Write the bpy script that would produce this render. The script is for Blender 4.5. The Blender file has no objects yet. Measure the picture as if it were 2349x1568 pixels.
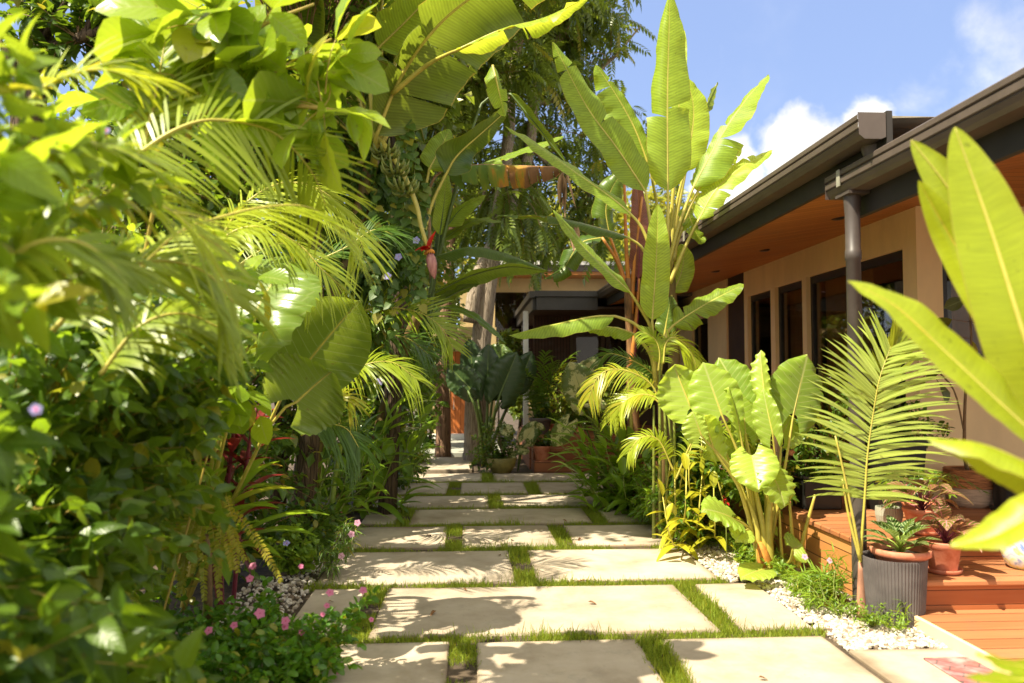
import bpy, math, random
import numpy as np
from math import pi, sin, cos, tan, radians as R
from mathutils import Vector
rng = np.random.default_rng(7)
rnd = random.Random(11)
sc = bpy.context.scene
col = sc.collection

# ------------------------------------------------------------ camera
CAM_H, FPX, YAW, PITCH = 1.4, 1800.0, R(3.16), R(2.67)
cam_d = bpy.data.cameras.new('camera')
cam = bpy.data.objects.new('camera', cam_d)
col.objects.link(cam)
cam.location = (0, 0, CAM_H)
cam.rotation_euler = (pi/2 + PITCH, 0, -YAW)
cam_d.sensor_width = 36.0
cam_d.lens = FPX/2349*36
cam_d.clip_start, cam_d.clip_end = 0.05, 2000
cam_d.dof.use_dof = True
cam_d.dof.focus_distance = 6.4
cam_d.dof.aperture_fstop = 1.8
cam_d.dof.aperture_blades = 9
sc.camera = cam

# ------------------------------------------------------------ sky and sun
SUN = Vector((-0.47, -0.28, 0.83)).normalized()
SUN_EL = math.asin(SUN.z)
SUN_ROT = math.atan2(SUN.x, SUN.y)
EXPOSURE = 1.45
sc.view_settings.view_transform = 'Standard'
sc.view_settings.look = 'None'
sc.view_settings.exposure = EXPOSURE
sc.view_settings.gamma = 1.0
sl = bpy.data.lights.new('sun', 'SUN')
sl.energy, sl.angle, sl.color = 4.0, R(0.53), (1.0, 0.91, 0.71)
so = bpy.data.objects.new('sun', sl)
col.objects.link(so)
so.rotation_euler = SUN.to_track_quat('Z', 'Y').to_euler()

def nd(nt, typ, props=None, **ins):
    n = nt.nodes.new(typ)
    for k, v in (props or {}).items(): setattr(n, k, v)
    for k, v in ins.items():
        key = int(k[1:]) if k[0] == 'i' and k[1:].isdigit() else k.replace('_', ' ')
        s = n.inputs[key]
        if isinstance(v, bpy.types.NodeSocket): nt.links.new(v, s)
        elif isinstance(v, (tuple, list)) and s.type == 'RGBA' and len(v) == 3: s.default_value = (*v, 1)
        else: s.default_value = v
    return n
def mth(nt, op, a, b=None, c=None, clamp=False):
    n = nt.nodes.new('ShaderNodeMath'); n.operation = op; n.use_clamp = clamp
    for i, v in enumerate((a, b, c)):
        if v is None: continue
        if isinstance(v, bpy.types.NodeSocket): nt.links.new(v, n.inputs[i])
        else: n.inputs[i].default_value = v
    return n.outputs[0]
def mix(nt, f, a, b, mode='MIX'):
    n = nt.nodes.new('ShaderNodeMix'); n.data_type = 'RGBA'; n.blend_type = mode
    for i, v in ((0, f), (6, a), (7, b)):
        if isinstance(v, bpy.types.NodeSocket): nt.links.new(v, n.inputs[i])
        elif i == 0: n.inputs[0].default_value = v
        else: n.inputs[i].default_value = (*v[:3], 1)
    return n.outputs[2]
def ramp(nt, f, stops):
    n = nt.nodes.new('ShaderNodeValToRGB'); cr = n.color_ramp
    while len(cr.elements) < len(stops): cr.elements.new(0.5)
    for e, (p, c) in zip(cr.elements, stops):
        e.position = p; e.color = (*c, 1) if len(c) == 3 else c
    nt.links.new(f, n.inputs[0]); return n.outputs[0]
def sstep(nt, x, a, b):
    n = nt.nodes.new('ShaderNodeMapRange'); n.interpolation_type = 'SMOOTHSTEP'
    if isinstance(x, bpy.types.NodeSocket): nt.links.new(x, n.inputs[0])
    n.inputs[1].default_value, n.inputs[2].default_value = a, b
    return n.outputs[0]

# camera axes, used to turn a measured direction and a real distance into a place in the world
FW = Vector((sin(YAW)*cos(PITCH), cos(YAW)*cos(PITCH), sin(PITCH)))
RT = Vector((cos(YAW), -sin(YAW), 0))
UPV = RT.cross(FW)
def ray(u, v): return FW + RT*((u-1174.5)/FPX) + UPV*((784-v)/FPX)
def D(u, v, Y):                       # the point seen at (u, v) of a 2349 x 1568 picture that lies at world depth Y
    r = ray(u, v); t = Y/r.y
    return Vector((0, 0, CAM_H)) + r*t
def YX(u, X):                         # the depth at which a thing at world x = X is seen in column u
    r = ray(u, 868); return X*r.y/r.x
def G(u, v, z=0.0):                   # ... that lies at height z
    r = ray(u, v); t = (z-CAM_H)/r.z
    return Vector((0, 0, CAM_H)) + r*t

w = bpy.data.worlds.new('World'); sc.world = w; w.use_nodes = True
nt = w.node_tree; nt.nodes.clear()
sky = nd(nt, 'ShaderNodeTexSky', dict(sky_type='NISHITA', sun_disc=False, sun_elevation=SUN_EL, sun_rotation=SUN_ROT,
          air_density=1.0, dust_density=0.8, ozone_density=1.3))
skyc = mix(nt, 0.7, sky.outputs[0], (1.75, 2.35, 4.1))
tc = nd(nt, 'ShaderNodeTexCoord')
n1 = nd(nt, 'ShaderNodeTexNoise', None, Vector=tc.outputs['Generated'], Scale=5.5, Detail=9.0, Roughness=0.58, Distortion=0.15)
n2 = nd(nt, 'ShaderNodeTexNoise', None, Vector=tc.outputs['Generated'], Scale=2.3, Detail=6.0, Roughness=0.6)
def blob(u, v, r0, r1):
    d = ray(u, v).normalized()
    dist = nd(nt, 'ShaderNodeVectorMath', dict(operation='DISTANCE'), i0=tc.outputs['Generated'], i1=tuple(d))
    return mth(nt, 'SUBTRACT', 1.0, sstep(nt, dist.outputs['Value'], r0, r1))
sep = nd(nt, 'ShaderNodeSeparateXYZ', None, Vector=tc.outputs['Generated'])
big = mth(nt, 'MAXIMUM', blob(1850, 350, .01, .12), blob(1660, 420, .02, .10))
big = mth(nt, 'MAXIMUM', big, blob(1980, 280, .0, .07))
f1 = sstep(nt, mth(nt, 'ADD', n1.outputs[0], mth(nt, 'MULTIPLY', big, .36)), .66, .80)
wis = mth(nt, 'MAXIMUM', blob(2120, 190, .01, .1), blob(2330, 60, .02, .12))
wis = mth(nt, 'MAXIMUM', wis, blob(2260, 230, .01, .1))
f2 = sstep(nt, mth(nt, 'ADD', n1.outputs[0], mth(nt, 'MULTIPLY', wis, .19)), .60, .88)
f3 = mth(nt, 'MULTIPLY', sstep(nt, n2.outputs[0], .5, .8), .2)
f4 = mth(nt, 'MULTIPLY', sstep(nt, n2.outputs[0], .28, .52), mth(nt, 'MAXIMUM', sstep(nt, mth(nt, 'MULTIPLY', sep.outputs[1], -1.0), -.05, .45), sstep(nt, sep.outputs[2], .52, .75)))  # clouds overhead and behind the camera, out of view, added to brighten the shade
cl = mth(nt, 'MAXIMUM', f4, f1)
cl = mth(nt, 'MAXIMUM', cl, mth(nt, 'MAXIMUM', mth(nt, 'MULTIPLY', f2, .7), f3))
shade = nd(nt, 'ShaderNodeTexNoise', None, Vector=tc.outputs['Generated'], Scale=9.0, Detail=6.0)
cc = mix(nt, sstep(nt, shade.outputs[0], .35, .65), (4.8, 4.7, 4.5), (7.4, 7.0, 6.3))
fin = mix(nt, cl, skyc, cc)
bg = nd(nt, 'ShaderNodeBackground', None, Color=fin, Strength=0.088)
out = nd(nt, 'ShaderNodeOutputWorld'); nt.links.new(bg.outputs[0], out.inputs[0])

# ------------------------------------------------------------ materials
def new_mat(name):
    m = bpy.data.materials.new(name); m.use_nodes = True
    m.node_tree.nodes.clear(); return m, m.node_tree
def finish(nt, sh):
    o = nt.nodes.new('ShaderNodeOutputMaterial'); nt.links.new(sh, o.inputs[0])
def uvsep(nt):
    uv = nd(nt, 'ShaderNodeUVMap')
    s = nd(nt, 'ShaderNodeSeparateXYZ', None, Vector=uv.outputs[0])
    return s.outputs[0], s.outputs[1]

def leaf_mat(name, dark, light, trans, tf=0.45, rough=0.38, kind='plain', mid=None, spec=0.5, edge=None, gain=1.0, vs=1.0, vk=1.1):
    dark, light, trans = (tuple(min(.92, q*g) for q, g in zip(c_, (1.40*gain, 1.18*gain, .9*gain))) for c_ in (dark, light, trans))
    m, nt = new_mat(name)
    at = nd(nt, 'ShaderNodeAttribute', dict(attribute_name='tone'))
    oi = nd(nt, 'ShaderNodeObjectInfo')
    u, v = uvsep(nt)
    a = mth(nt, 'MULTIPLY', mth(nt, 'ABSOLUTE', mth(nt, 'SUBTRACT', u, .5)), 2.0)       # 0 midrib .. 1 margin
    tone = mth(nt, 'ADD', at.outputs['Fac'], mth(nt, 'MULTIPLY', mth(nt, 'SUBTRACT', oi.outputs['Random'], .5), .3))
    geo = nd(nt, 'ShaderNodeTexCoord')
    no = nd(nt, 'ShaderNodeTexNoise', None, Vector=geo.outputs['Object'], Scale=14.0, Detail=4.0)
    tone = mth(nt, 'ADD', tone, mth(nt, 'MULTIPLY', mth(nt, 'SUBTRACT', no.outputs[0], .5), .5), clamp=True)
    c = mix(nt, tone, dark, light)
    t = mix(nt, tone, tuple(.62*x for x in trans), trans)
    bump_h = None; nrm = None
    mid = mid or tuple(min(1, x*1.7+.04) for x in light)
    if kind == 'banana':
        cv = nd(nt, 'ShaderNodeCombineXYZ', None, X=mth(nt, 'MULTIPLY', a, 1.2), Y=mth(nt, 'MULTIPLY', v, 95.0*vs), Z=oi.outputs['Random'])
        ns = nd(nt, 'ShaderNodeTexNoise', None, Vector=cv.outputs[0], Scale=1.0, Detail=5.0, Roughness=.65)
        st = mth(nt, 'SINE', mth(nt, 'ADD', mth(nt, 'MULTIPLY', v, 520.0*vs), mth(nt, 'MULTIPLY', a, -14.0)))
        k = mth(nt, 'ADD', mth(nt, 'MULTIPLY', mth(nt, 'SUBTRACT', ns.outputs[0], .5), vk), mth(nt, 'MULTIPLY', st, .12/vs))
        kk = mth(nt, 'ADD', 1.0, k)
        km = nd(nt, 'ShaderNodeCombineXYZ', None, X=kk, Y=kk, Z=kk)
        c = mix(nt, 1.0, c, km.outputs[0], 'MULTIPLY'); t = mix(nt, .8, t, km.outputs[0], 'MULTIPLY')
        bump_h = mth(nt, 'MULTIPLY', k, .5)
        f = mth(nt, 'SUBTRACT', 1.0, sstep(nt, a, .015, .05))
        c = mix(nt, f, c, mid); t = mix(nt, f, t, mid)
        e = sstep(nt, mth(nt, 'ADD', a, mth(nt, 'MULTIPLY', mth(nt, 'SUBTRACT', ns.outputs[0], .5), .07)), .975, .99)
        c = mix(nt, e, c, edge or (.42, .36, .06)); t = mix(nt, e, t, edge or (.5, .38, .05))
    elif kind == 'taro':
        ph = mth(nt, 'SUBTRACT', mth(nt, 'MULTIPLY', v, 9.0), mth(nt, 'MULTIPLY', mth(nt, 'POWER', a, 1.2), 2.4))
        fr = mth(nt, 'ABSOLUTE', mth(nt, 'SUBTRACT', mth(nt, 'FRACT', ph), .5))
        ln = mth(nt, 'SUBTRACT', 1.0, sstep(nt, fr, .012, .06))
        f = mth(nt, 'MAXIMUM', ln, mth(nt, 'SUBTRACT', 1.0, sstep(nt, a, .015, .06)))
        f = mth(nt, 'MULTIPLY', f, .75)
        c = mix(nt, f, c, mid); t = mix(nt, f, t, mid)
        bump_h = mth(nt, 'ADD', mth(nt, 'MULTIPLY', sstep(nt, fr, 0, .4), .9), mth(nt, 'MULTIPLY', no.outputs[0], .5))
    elif kind == 'variegated':
        cv = nd(nt, 'ShaderNodeCombineXYZ', None, X=mth(nt, 'MULTIPLY', a, 1.6), Y=mth(nt, 'MULTIPLY', v, 2.6), Z=mth(nt, 'MULTIPLY', oi.outputs['Random'], 9.0))
        ns = nd(nt, 'ShaderNodeTexNoise', None, Vector=cv.outputs[0], Scale=1.1, Detail=8.0, Roughness=.7)
        f = sstep(nt, mth(nt, 'SUBTRACT', ns.outputs[0], mth(nt, 'MULTIPLY', a, .12)), .43, .46)
        c = mix(nt, f, c, mid); t = mix(nt, f, t, mid)
    elif kind == 'striped':
        ph = mth(nt, 'SUBTRACT', mth(nt, 'MULTIPLY', v, 7.0), mth(nt, 'MULTIPLY', a, 1.6))
        cv = nd(nt, 'ShaderNodeTexNoise', None, Vector=geo.outputs['Object'], Scale=60.0, Detail=5.0)
        fr = mth(nt, 'ABSOLUTE', mth(nt, 'SUBTRACT', mth(nt, 'FRACT', ph), .5))
        fr = mth(nt, 'ADD', fr, mth(nt, 'MULTIPLY', mth(nt, 'SUBTRACT', cv.outputs[0], .5), .35))
        f = mth(nt, 'MAXIMUM', mth(nt, 'SUBTRACT', 1.0, sstep(nt, fr, .06, .14)), mth(nt, 'SUBTRACT', 1.0, sstep(nt, a, .04, .1)))
        c = mix(nt, f, c, mid); t = mix(nt, f, t, mid)
    elif kind == 'dry':
        cv = nd(nt, 'ShaderNodeCombineXYZ', None, X=mth(nt, 'MULTIPLY', a, .7), Y=mth(nt, 'MULTIPLY', v, 26.0), Z=1.0)
        ns = nd(nt, 'ShaderNodeTexNoise', None, Vector=cv.outputs[0], Scale=1.0, Detail=3.0)
        x = mth(nt, 'ADD', mth(nt, 'SUBTRACT', 1.0, mth(nt, 'MULTIPLY', v, 1.75)), mth(nt, 'MULTIPLY', mth(nt, 'SUBTRACT', ns.outputs[0], .5), 1.1))
        x = mth(nt, 'SUBTRACT', x, mth(nt, 'MULTIPLY', a, .12))
        c = ramp(nt, x, [(.0, (.20, .10, .045)), (.22, (.26, .13, .06)), (.36, (.50, .24, .03)), (.46, (.22, .26, .03)), (.7, (.12, .2, .03))])
        t = ramp(nt, x, [(.0, (.24, .11, .04)), (.22, (.34, .16, .06)), (.36, (.75, .34, .03)), (.46, (.4, .42, .04)), (.7, (.25, .38, .04))])
    else:
        f = mth(nt, 'MULTIPLY', mth(nt, 'SUBTRACT', 1.0, sstep(nt, a, .02, .09)), .55)
        c = mix(nt, f, c, mid); t = mix(nt, f, t, mid)
        if kind == 'vein':
            ph = mth(nt, 'SUBTRACT', mth(nt, 'MULTIPLY', v, 8.0), mth(nt, 'MULTIPLY', a, 2.2))
            fr = mth(nt, 'ABSOLUTE', mth(nt, 'SUBTRACT', mth(nt, 'FRACT', ph), .5))
            ln = mth(nt, 'MULTIPLY', mth(nt, 'SUBTRACT', 1.0, sstep(nt, fr, .01, .1)), .35)
            c = mix(nt, ln, c, mid); bump_h = sstep(nt, fr, 0, .4)
    sp = nd(nt, 'ShaderNodeTexNoise', None, Vector=geo.outputs['Object'], Scale=34.0, Detail=3.0)
    bf = mth(nt, 'MULTIPLY', sstep(nt, sp.outputs[0], .66, .74), .55)
    old = mth(nt, 'MULTIPLY', sstep(nt, at.outputs['Fac'], .93, .97), .6 if kind in ('plain', 'vein') else 0.0)
    c = mix(nt, old, c, (.42, .34, .03)); t = mix(nt, old, t, (.7, .5, .04))
    c = mix(nt, bf, c, tuple(.55*q for q in dark) if kind == 'banana' else (.16, .10, .03)); t = mix(nt, bf, t, (.22, .16, .03))
    pr = nd(nt, 'ShaderNodeBsdfPrincipled', None, Base_Color=c, Roughness=rough, Specular_IOR_Level=spec)
    tr = nd(nt, 'ShaderNodeBsdfTranslucent', None, Color=t)
    if bump_h is not None:
        b = nd(nt, 'ShaderNodeBump', None, Strength=.35 if kind == 'banana' else .2, Distance=.006 if kind == 'banana' else .003, Height=bump_h)
        nt.links.new(b.outputs[0], pr.inputs['Normal']); nt.links.new(b.outputs[0], tr.inputs['Normal'])
    ms = nd(nt, 'ShaderNodeMixShader', None, i0=tf, i1=pr.outputs[0], i2=tr.outputs[0])
    finish(nt, ms.outputs[0]); return m

def plain(name, c, rough=.6, var=.25, scale=8.0, spec=.5, bump=0.0, c2=None, metal=0.0, detail=6.0, stretch=(1, 1, 1)):
    m, nt = new_mat(name)
    g = nd(nt, 'ShaderNodeTexCoord')
    mp = nd(nt, 'ShaderNodeMapping', None, Vector=g.outputs['Object'], Scale=stretch)
    n = nd(nt, 'ShaderNodeTexNoise', None, Vector=mp.outputs[0], Scale=scale, Detail=detail, Roughness=.65)
    lo = tuple(x*(1-var) for x in c); hi = c2 or tuple(min(1, x*(1+var)) for x in c)
    cc = mix(nt, sstep(nt, n.outputs[0], .3, .7), lo, hi)
    p = nd(nt, 'ShaderNodeBsdfPrincipled', None, Base_Color=cc, Roughness=rough, Specular_IOR_Level=spec, Metallic=metal)
    if bump:
        b = nd(nt, 'ShaderNodeBump', None, Strength=bump, Distance=.02, Height=n.outputs[0])
        nt.links.new(b.outputs[0], p.inputs['Normal'])
    finish(nt, p.outputs[0]); return m

def plank(name, c1, c2, width, axis, grain_axis, rough=.5, gap=.06, wear=.55):
    """boards `width` wide laid side by side along `axis`, grain running along `grain_axis`"""
    m, nt = new_mat(name)
    g = nd(nt, 'ShaderNodeTexCoord')
    s = nd(nt, 'ShaderNodeSeparateXYZ', None, Vector=g.outputs['Object'])
    x = mth(nt, 'DIVIDE', s.outputs[axis], width)
    fl = mth(nt, 'FLOOR', x); fr = mth(nt, 'FRACT', x)
    wn = nd(nt, 'ShaderNodeTexWhiteNoise', dict(noise_dimensions='1D'), W=fl)
    sca = [14, 14, 14]; sca[grain_axis] = .9
    mp = nd(nt, 'ShaderNodeMapping', None, Vector=g.outputs['Object'], Scale=tuple(sca), Location=(0, 0, 0))
    off = nd(nt, 'ShaderNodeVectorMath', dict(operation='ADD'), i0=mp.outputs[0], i1=wn.outputs['Color'])
    n = nd(nt, 'ShaderNodeTexNoise', None, Vector=off.outputs[0], Scale=2.2, Detail=7.0, Roughness=.6, Distortion=.6)
    f = mth(nt, 'ADD', mth(nt, 'MULTIPLY', n.outputs[0], .75), mth(nt, 'MULTIPLY', mth(nt, 'SUBTRACT', wn.outputs[0], .5), .5), clamp=True)
    c = mix(nt, f, c1, c2)
    wz = nd(nt, 'ShaderNodeTexNoise', None, Vector=g.outputs['Object'], Scale=2.6, Detail=8.0, Roughness=.7)
    c = mix(nt, mth(nt, 'MULTIPLY', sstep(nt, wz.outputs[0], .48, .75), wear), c, tuple(.55*k+.06 for k in c1))
    e = mth(nt, 'ABSOLUTE', mth(nt, 'SUBTRACT', fr, .5))
    gp = sstep(nt, e, .5-gap, .5-gap*.4)
    c = mix(nt, gp, c, tuple(.25*k for k in c1))
    p = nd(nt, 'ShaderNodeBsdfPrincipled', None, Base_Color=c, Roughness=rough, Specular_IOR_Level=.35)
    h = mth(nt, 'SUBTRACT', mth(nt, 'MULTIPLY', n.outputs[0], .25), gp)
    b = nd(nt, 'ShaderNodeBump', None, Strength=.5, Distance=.004, Height=h)
    nt.links.new(b.outputs[0], p.inputs['Normal'])
    finish(nt, p.outputs[0]); return m

# ------------------------------------------------------------ mesh building
class MB:
    def __init__(s): s.V = []; s.F = []; s.U = []; s.T = []; s.n = 0
    def add(s, V, F, U=None, T=None, mi=0, smooth=True):
        V = np.asarray(V, float).reshape(-1, 3); F = np.asarray(F, int)
        s.V.append(V); s.F.append((F + s.n, mi, smooth))
        s.U.append(np.zeros((len(V), 2)) if U is None else np.asarray(U, float))
        s.T.append(np.full(len(V), .5) if T is None else np.broadcast_to(np.asarray(T, float), (len(V),)))
        s.n += len(V)
    def build(s, name, mats, parent=None, loc=None):
        V = np.concatenate(s.V); U = np.concatenate(s.U); T = np.concatenate(s.T)
        if loc is not None: V = V - np.array(loc)[None]
        li = np.concatenate([f.ravel() for f, _, _ in s.F])
        tot = np.concatenate([np.full(len(f), f.shape[1]) for f, _, _ in s.F])
        mi = np.concatenate([np.full(len(f), m) for f, m, _ in s.F])
        sm = np.concatenate([np.full(len(f), q) for f, _, q in s.F])
        me = bpy.data.meshes.new(name)
        me.vertices.add(len(V)); me.vertices.foreach_set('co', V.astype(np.float32).ravel())
        me.loops.add(len(li)); me.loops.foreach_set('vertex_index', li.astype(np.int32))
        me.polygons.add(len(tot)); me.polygons.foreach_set('loop_start', (np.cumsum(tot)-tot).astype(np.int32))
        me.polygons.foreach_set('material_index', mi.astype(np.int32))
        me.polygons.foreach_set('use_smooth', sm.astype(bool))
        uvl = me.uv_layers.new(name='UVMap'); uvl.data.foreach_set('uv', U[li].astype(np.float32).ravel())
        at = me.attributes.new('tone', 'FLOAT', 'POINT'); at.data.foreach_set('value', T.astype(np.float32))
        me.update(calc_edges=True); me.validate()
        for m in (mats if isinstance(mats, (list, tuple)) else [mats]): me.materials.append(m)
        o = bpy.data.objects.new(name, me); col.objects.link(o)
        if parent is not None: o.parent = parent
        if loc is not None: o.location = loc
        return o
    # ---- primitives
    def box(s, x0, x1, y0, y1, z0, z1, mi=0):
        V = [(x, y, z) for x in (x0, x1) for y in (y0, y1) for z in (z0, z1)]
        F = [(0, 1, 3, 2), (4, 6, 7, 5), (0, 4, 5, 1), (2, 3, 7, 6), (0, 2, 6, 4), (1, 5, 7, 3)]
        s.add(V, F, mi=mi, smooth=False)
    def bbox(s, x0, x1, y0, y1, z0, z1, b=.006, mi=0):
        """box with chamfered edges"""
        V = []; F = []
        X = (x0, x1); Y = (y0, y1); Z = (z0, z1); idx = {}
        for i in (0, 1):
            for j in (0, 1):
                for k in (0, 1):
                    sx, sy, sz = (1, -1)[i]*b, (1, -1)[j]*b, (1, -1)[k]*b
                    for a, p in enumerate(((X[i], Y[j]+sy, Z[k]+sz), (X[i]+sx, Y[j], Z[k]+sz), (X[i]+sx, Y[j]+sy, Z[k]))):
                        idx[i, j, k, a] = len(V); V.append(p)
        q = lambda *t: F.append(tuple(idx[x] for x in t))
        for i in (0, 1):
            q((i,0,0,0), (i,1,0,0), (i,1,1,0), (i,0,1,0)); q((0,i,0,1), (1,i,0,1), (1,i,1,1), (0,i,1,1)); q((0,0,i,2), (1,0,i,2), (1,1,i,2), (0,1,i,2))
        for i in (0, 1):
            for j in (0, 1):
                q((i,j,0,0), (i,j,1,0), (i,j,1,1), (i,j,0,1)); q((i,0,j,0), (i,1,j,0), (i,1,j,2), (i,0,j,2)); q((0,i,j,1), (1,i,j,1), (1,i,j,2), (0,i,j,2))
        T3 = [tuple(idx[i, j, k, a] for a in (0, 1, 2)) for i in (0, 1) for j in (0, 1) for k in (0, 1)]
        n0 = s.n
        s.add(V, F, mi=mi, smooth=False)
        s.F.append((np.array(T3) + n0, mi, False))
    def tube(s, P, r, sides=7, mi=0, cap=True, tone=.5):
        P = np.asarray([tuple(p) for p in P], float); n = len(P)
        r = np.broadcast_to(np.asarray(r, float), (n,))
        T = np.gradient(P, axis=0); T /= np.linalg.norm(T, axis=1)[:, None] + 1e-9
        ref = np.array([0, 0, 1.]) if abs(T[:, 2]).mean() < .8 else np.array([1., 0, 0])
        A = np.cross(T, ref); A /= np.linalg.norm(A, axis=1)[:, None] + 1e-9
        B = np.cross(A, T)
        th = np.linspace(0, 2*pi, sides, endpoint=False)
        V = P[:, None] + r[:, None, None]*(np.cos(th)[None, :, None]*A[:, None] + np.sin(th)[None, :, None]*B[:, None])
        i = np.arange(n-1)[:, None]*sides; j = np.arange(sides)[None]; k = (j+1) % sides
        F = np.stack([i+j, i+k, i+sides+k, i+sides+j], -1).reshape(-1, 4)
        U = np.stack([np.tile(np.linspace(0, 1, sides), n), np.repeat(np.linspace(0, 1, n), sides)], 1)
        n0 = s.n
        s.add(V, F, U, tone, mi)
        if cap and sides > 2:
            s.F.append((np.array([list(range(sides))[::-1], [(n-1)*sides+q for q in range(sides)]]) + n0, mi, False))
    def lathe(s, prof, c=(0, 0, 0), seg=40, mi=0, rib=0, ribn=0):
        prof = np.asarray(prof, float); n = len(prof)
        th = np.linspace(0, 2*pi, seg, endpoint=False)
        rr = prof[:, 0][:, None]*np.ones(seg)
        if rib: rr = rr*(1 + rib*np.sign(np.sin(th*ribn + 1e-4))[None])
        V = np.stack([c[0]+rr*np.cos(th), c[1]+rr*np.sin(th), c[2]+prof[:, 1][:, None]+0*th[None]], -1)
        i = np.arange(n-1)[:, None]*seg; j = np.arange(seg)[None]; k = (j+1) % seg
        F = np.stack([i+j, i+k, i+seg+k, i+seg+j], -1).reshape(-1, 4)
        U = np.stack([np.tile(np.linspace(0, 1, seg), n), np.repeat(np.linspace(0, 1, n), seg)], 1)
        s.add(V, F, U, mi=mi, smooth=not rib)
    def inst(s, tpl, P, X, Y, Z, S, tone=None, mi=0, SX=None):
        """copies of a small template: local x -> X, y -> Y, z -> Z"""
        tv, tf, tu = tpl; N = len(P)
        if N == 0: return
        S = np.broadcast_to(np.asarray(S, float), (N,)); SX = S if SX is None else np.broadcast_to(SX, (N,))
        V = P[:, None] + (SX[:, None, None]*tv[None, :, 0:1])*X[:, None] + S[:, None, None]*(tv[None, :, 1:2]*Y[:, None] + tv[None, :, 2:3]*Z[:, None])
        F = (np.arange(N)[:, None, None]*len(tv) + tf[None]).reshape(-1, tf.shape[1])
        t = rng.uniform(0, 1, N) if tone is None else np.broadcast_to(np.asarray(tone, float), (N,))
        s.add(V, F, np.tile(tu, (N, 1)), np.repeat(t, len(tv)), mi)

def unit(v):
    v = np.asarray(v, float); return v/(np.linalg.norm(v, axis=-1, keepdims=True) + 1e-9)
def spline(pts, n):
    P = np.array([tuple(p) for p in pts], float)
    if len(P) == 2: return P[0] + (P[1]-P[0])*np.linspace(0, 1, n)[:, None]
    E = np.vstack([2*P[0]-P[1], P, 2*P[-1]-P[-2]])
    L = np.r_[0, np.cumsum(np.linalg.norm(np.diff(P, axis=0), axis=1))]
    q = np.linspace(0, L[-1], n); o = []
    for x in q:
        i = min(max(np.searchsorted(L, x, 'right')-1, 0), len(P)-2)
        t = (x-L[i])/(L[i+1]-L[i]+1e-9)
        a, b, c, d = E[i:i+4]
        o.append(.5*(2*b + (c-a)*t + (2*a-5*b+4*c-d)*t*t + (3*b-a-3*c+d)*t**3))
    return np.array(o)
def grid(nu, nv):
    i = np.arange(nv-1)[:, None]*nu; j = np.arange(nu-1)[None]
    return np.stack([i+j, i+j+1, i+nu+j+1, i+nu+j], -1).reshape(-1, 4)

def tag(o, label, cat, group=None, kind=None):
    o['label'] = label; o['category'] = cat
    if group: o['group'] = group
    if kind: o['kind'] = kind
    return o
def thing(name, loc, label, cat, group=None):
    o = bpy.data.objects.new(name, None); col.objects.link(o)
    o.location = tuple(loc); o.empty_display_size = .1
    tag(o, label, cat, group)
    return o
class T:
    """a thing: an Empty at its base; parts are given in world coordinates"""
    def __init__(s, name, loc, label, cat, group=None):
        s.o = thing(name, loc, label, cat, group); s.loc = Vector(tuple(loc))
    def part(s, name, mb, mats, parent=None, label=None):
        o = mb.build(name, mats)
        me = o.data
        n = len(me.vertices); c = np.empty(n*3, np.float32); me.vertices.foreach_get('co', c)
        c = c.reshape(-1, 3) - np.array(s.loc, np.float32); me.vertices.foreach_set('co', c.ravel()); me.update()
        o.parent = parent or s.o
        if label: o['label'] = label
        return o
def struct(name, mb, mats):
    o = mb.build(name, mats); o['kind'] = 'structure'; return o
# ------------------------------------------------------------ small leaf templates (length 1 along +y, upper side +z)
def tpl_leaf(prof, nseg=4, fold=.25, droop=.25, wid=.4, wave=0.0):
    t = np.linspace(0, 1, nseg+1)
    wd = np.array([prof(x) for x in t])*wid*.5
    V = []; U = []
    for i, x in enumerate(t):
        z = -droop*x*x
        k = wave*(1 if i % 2 else -1)
        for sgn in (-1, 0, 1):
            V.append((sgn*wd[i], x*(1-.15*droop), z + abs(sgn)*wd[i]*fold + abs(sgn)*k*wd[i])); U.append((.5+.5*sgn, x))
    return np.array(V), grid(3, nseg+1), np.array(U)
p_ovate = lambda t: max(0, sin(pi*min(1, t**.62)))**.8 if 0 < t < 1 else .03
p_lance = lambda t: max(0, sin(pi*t**.75))**.9 if 0 < t < 1 else .03
p_round = lambda t: (max(0, 1-(2*t-1)**2))**.5*.98+.02
p_heart = lambda t: [.55, 1.0, .95, .7, .38, .02][min(5, int(t*5+.01))]
p_obov = lambda t: max(0, sin(pi*t**1.4))**.7 if 0 < t < 1 else .03
L_OVATE = tpl_leaf(p_ovate, 5, .35, .28, .58)
L_OVATE_LO = tpl_leaf(p_ovate, 2, .3, .25, .62)
L_ROUND = tpl_leaf(p_round, 5, .22, .22, .62, .04)
L_BIG = tpl_leaf(p_obov, 7, .28, .3, .62, .05)
L_LANCE = tpl_leaf(p_lance, 5, .3, .35, .22)
L_LINEAR = tpl_leaf(p_lance, 4, .3, .5, .1)
L_HEART = tpl_leaf(p_heart, 5, .15, .15, .85)
L_SMALL = tpl_leaf(p_round, 2, .3, .15, .5)
def tpl_pinnate(n=7, ll=.36, lw=.36, droop=.35):
    a = tpl_leaf(p_lance, 2, .2, .25, lw)
    V = []; F = []; U = []; k = 0
    def one(p, d, s):
        nonlocal k
        d = unit(d); x = unit(np.cross(d, (0, 0, 1))); z = np.cross(x, d)
        V.append(np.array(p) + s*(a[0][:, 0:1]*x + a[0][:, 1:2]*d + a[0][:, 2:3]*z)); F.append(a[1]+k); U.append(a[2]); k += len(a[0])
    for i in range(n):
        t = .22 + .75*i/(n-1)
        p = (0, t, -droop*t*t)
        for sg in (-1, 1): one(p, (sg*1.0, .55, -.35), ll*(1-.35*abs(t-.5)))
    one((0, 1, -droop), (0, 1, -.7), ll)
    return np.concatenate(V), np.concatenate(F), np.concatenate(U)
L_PINN = tpl_pinnate()
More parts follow.
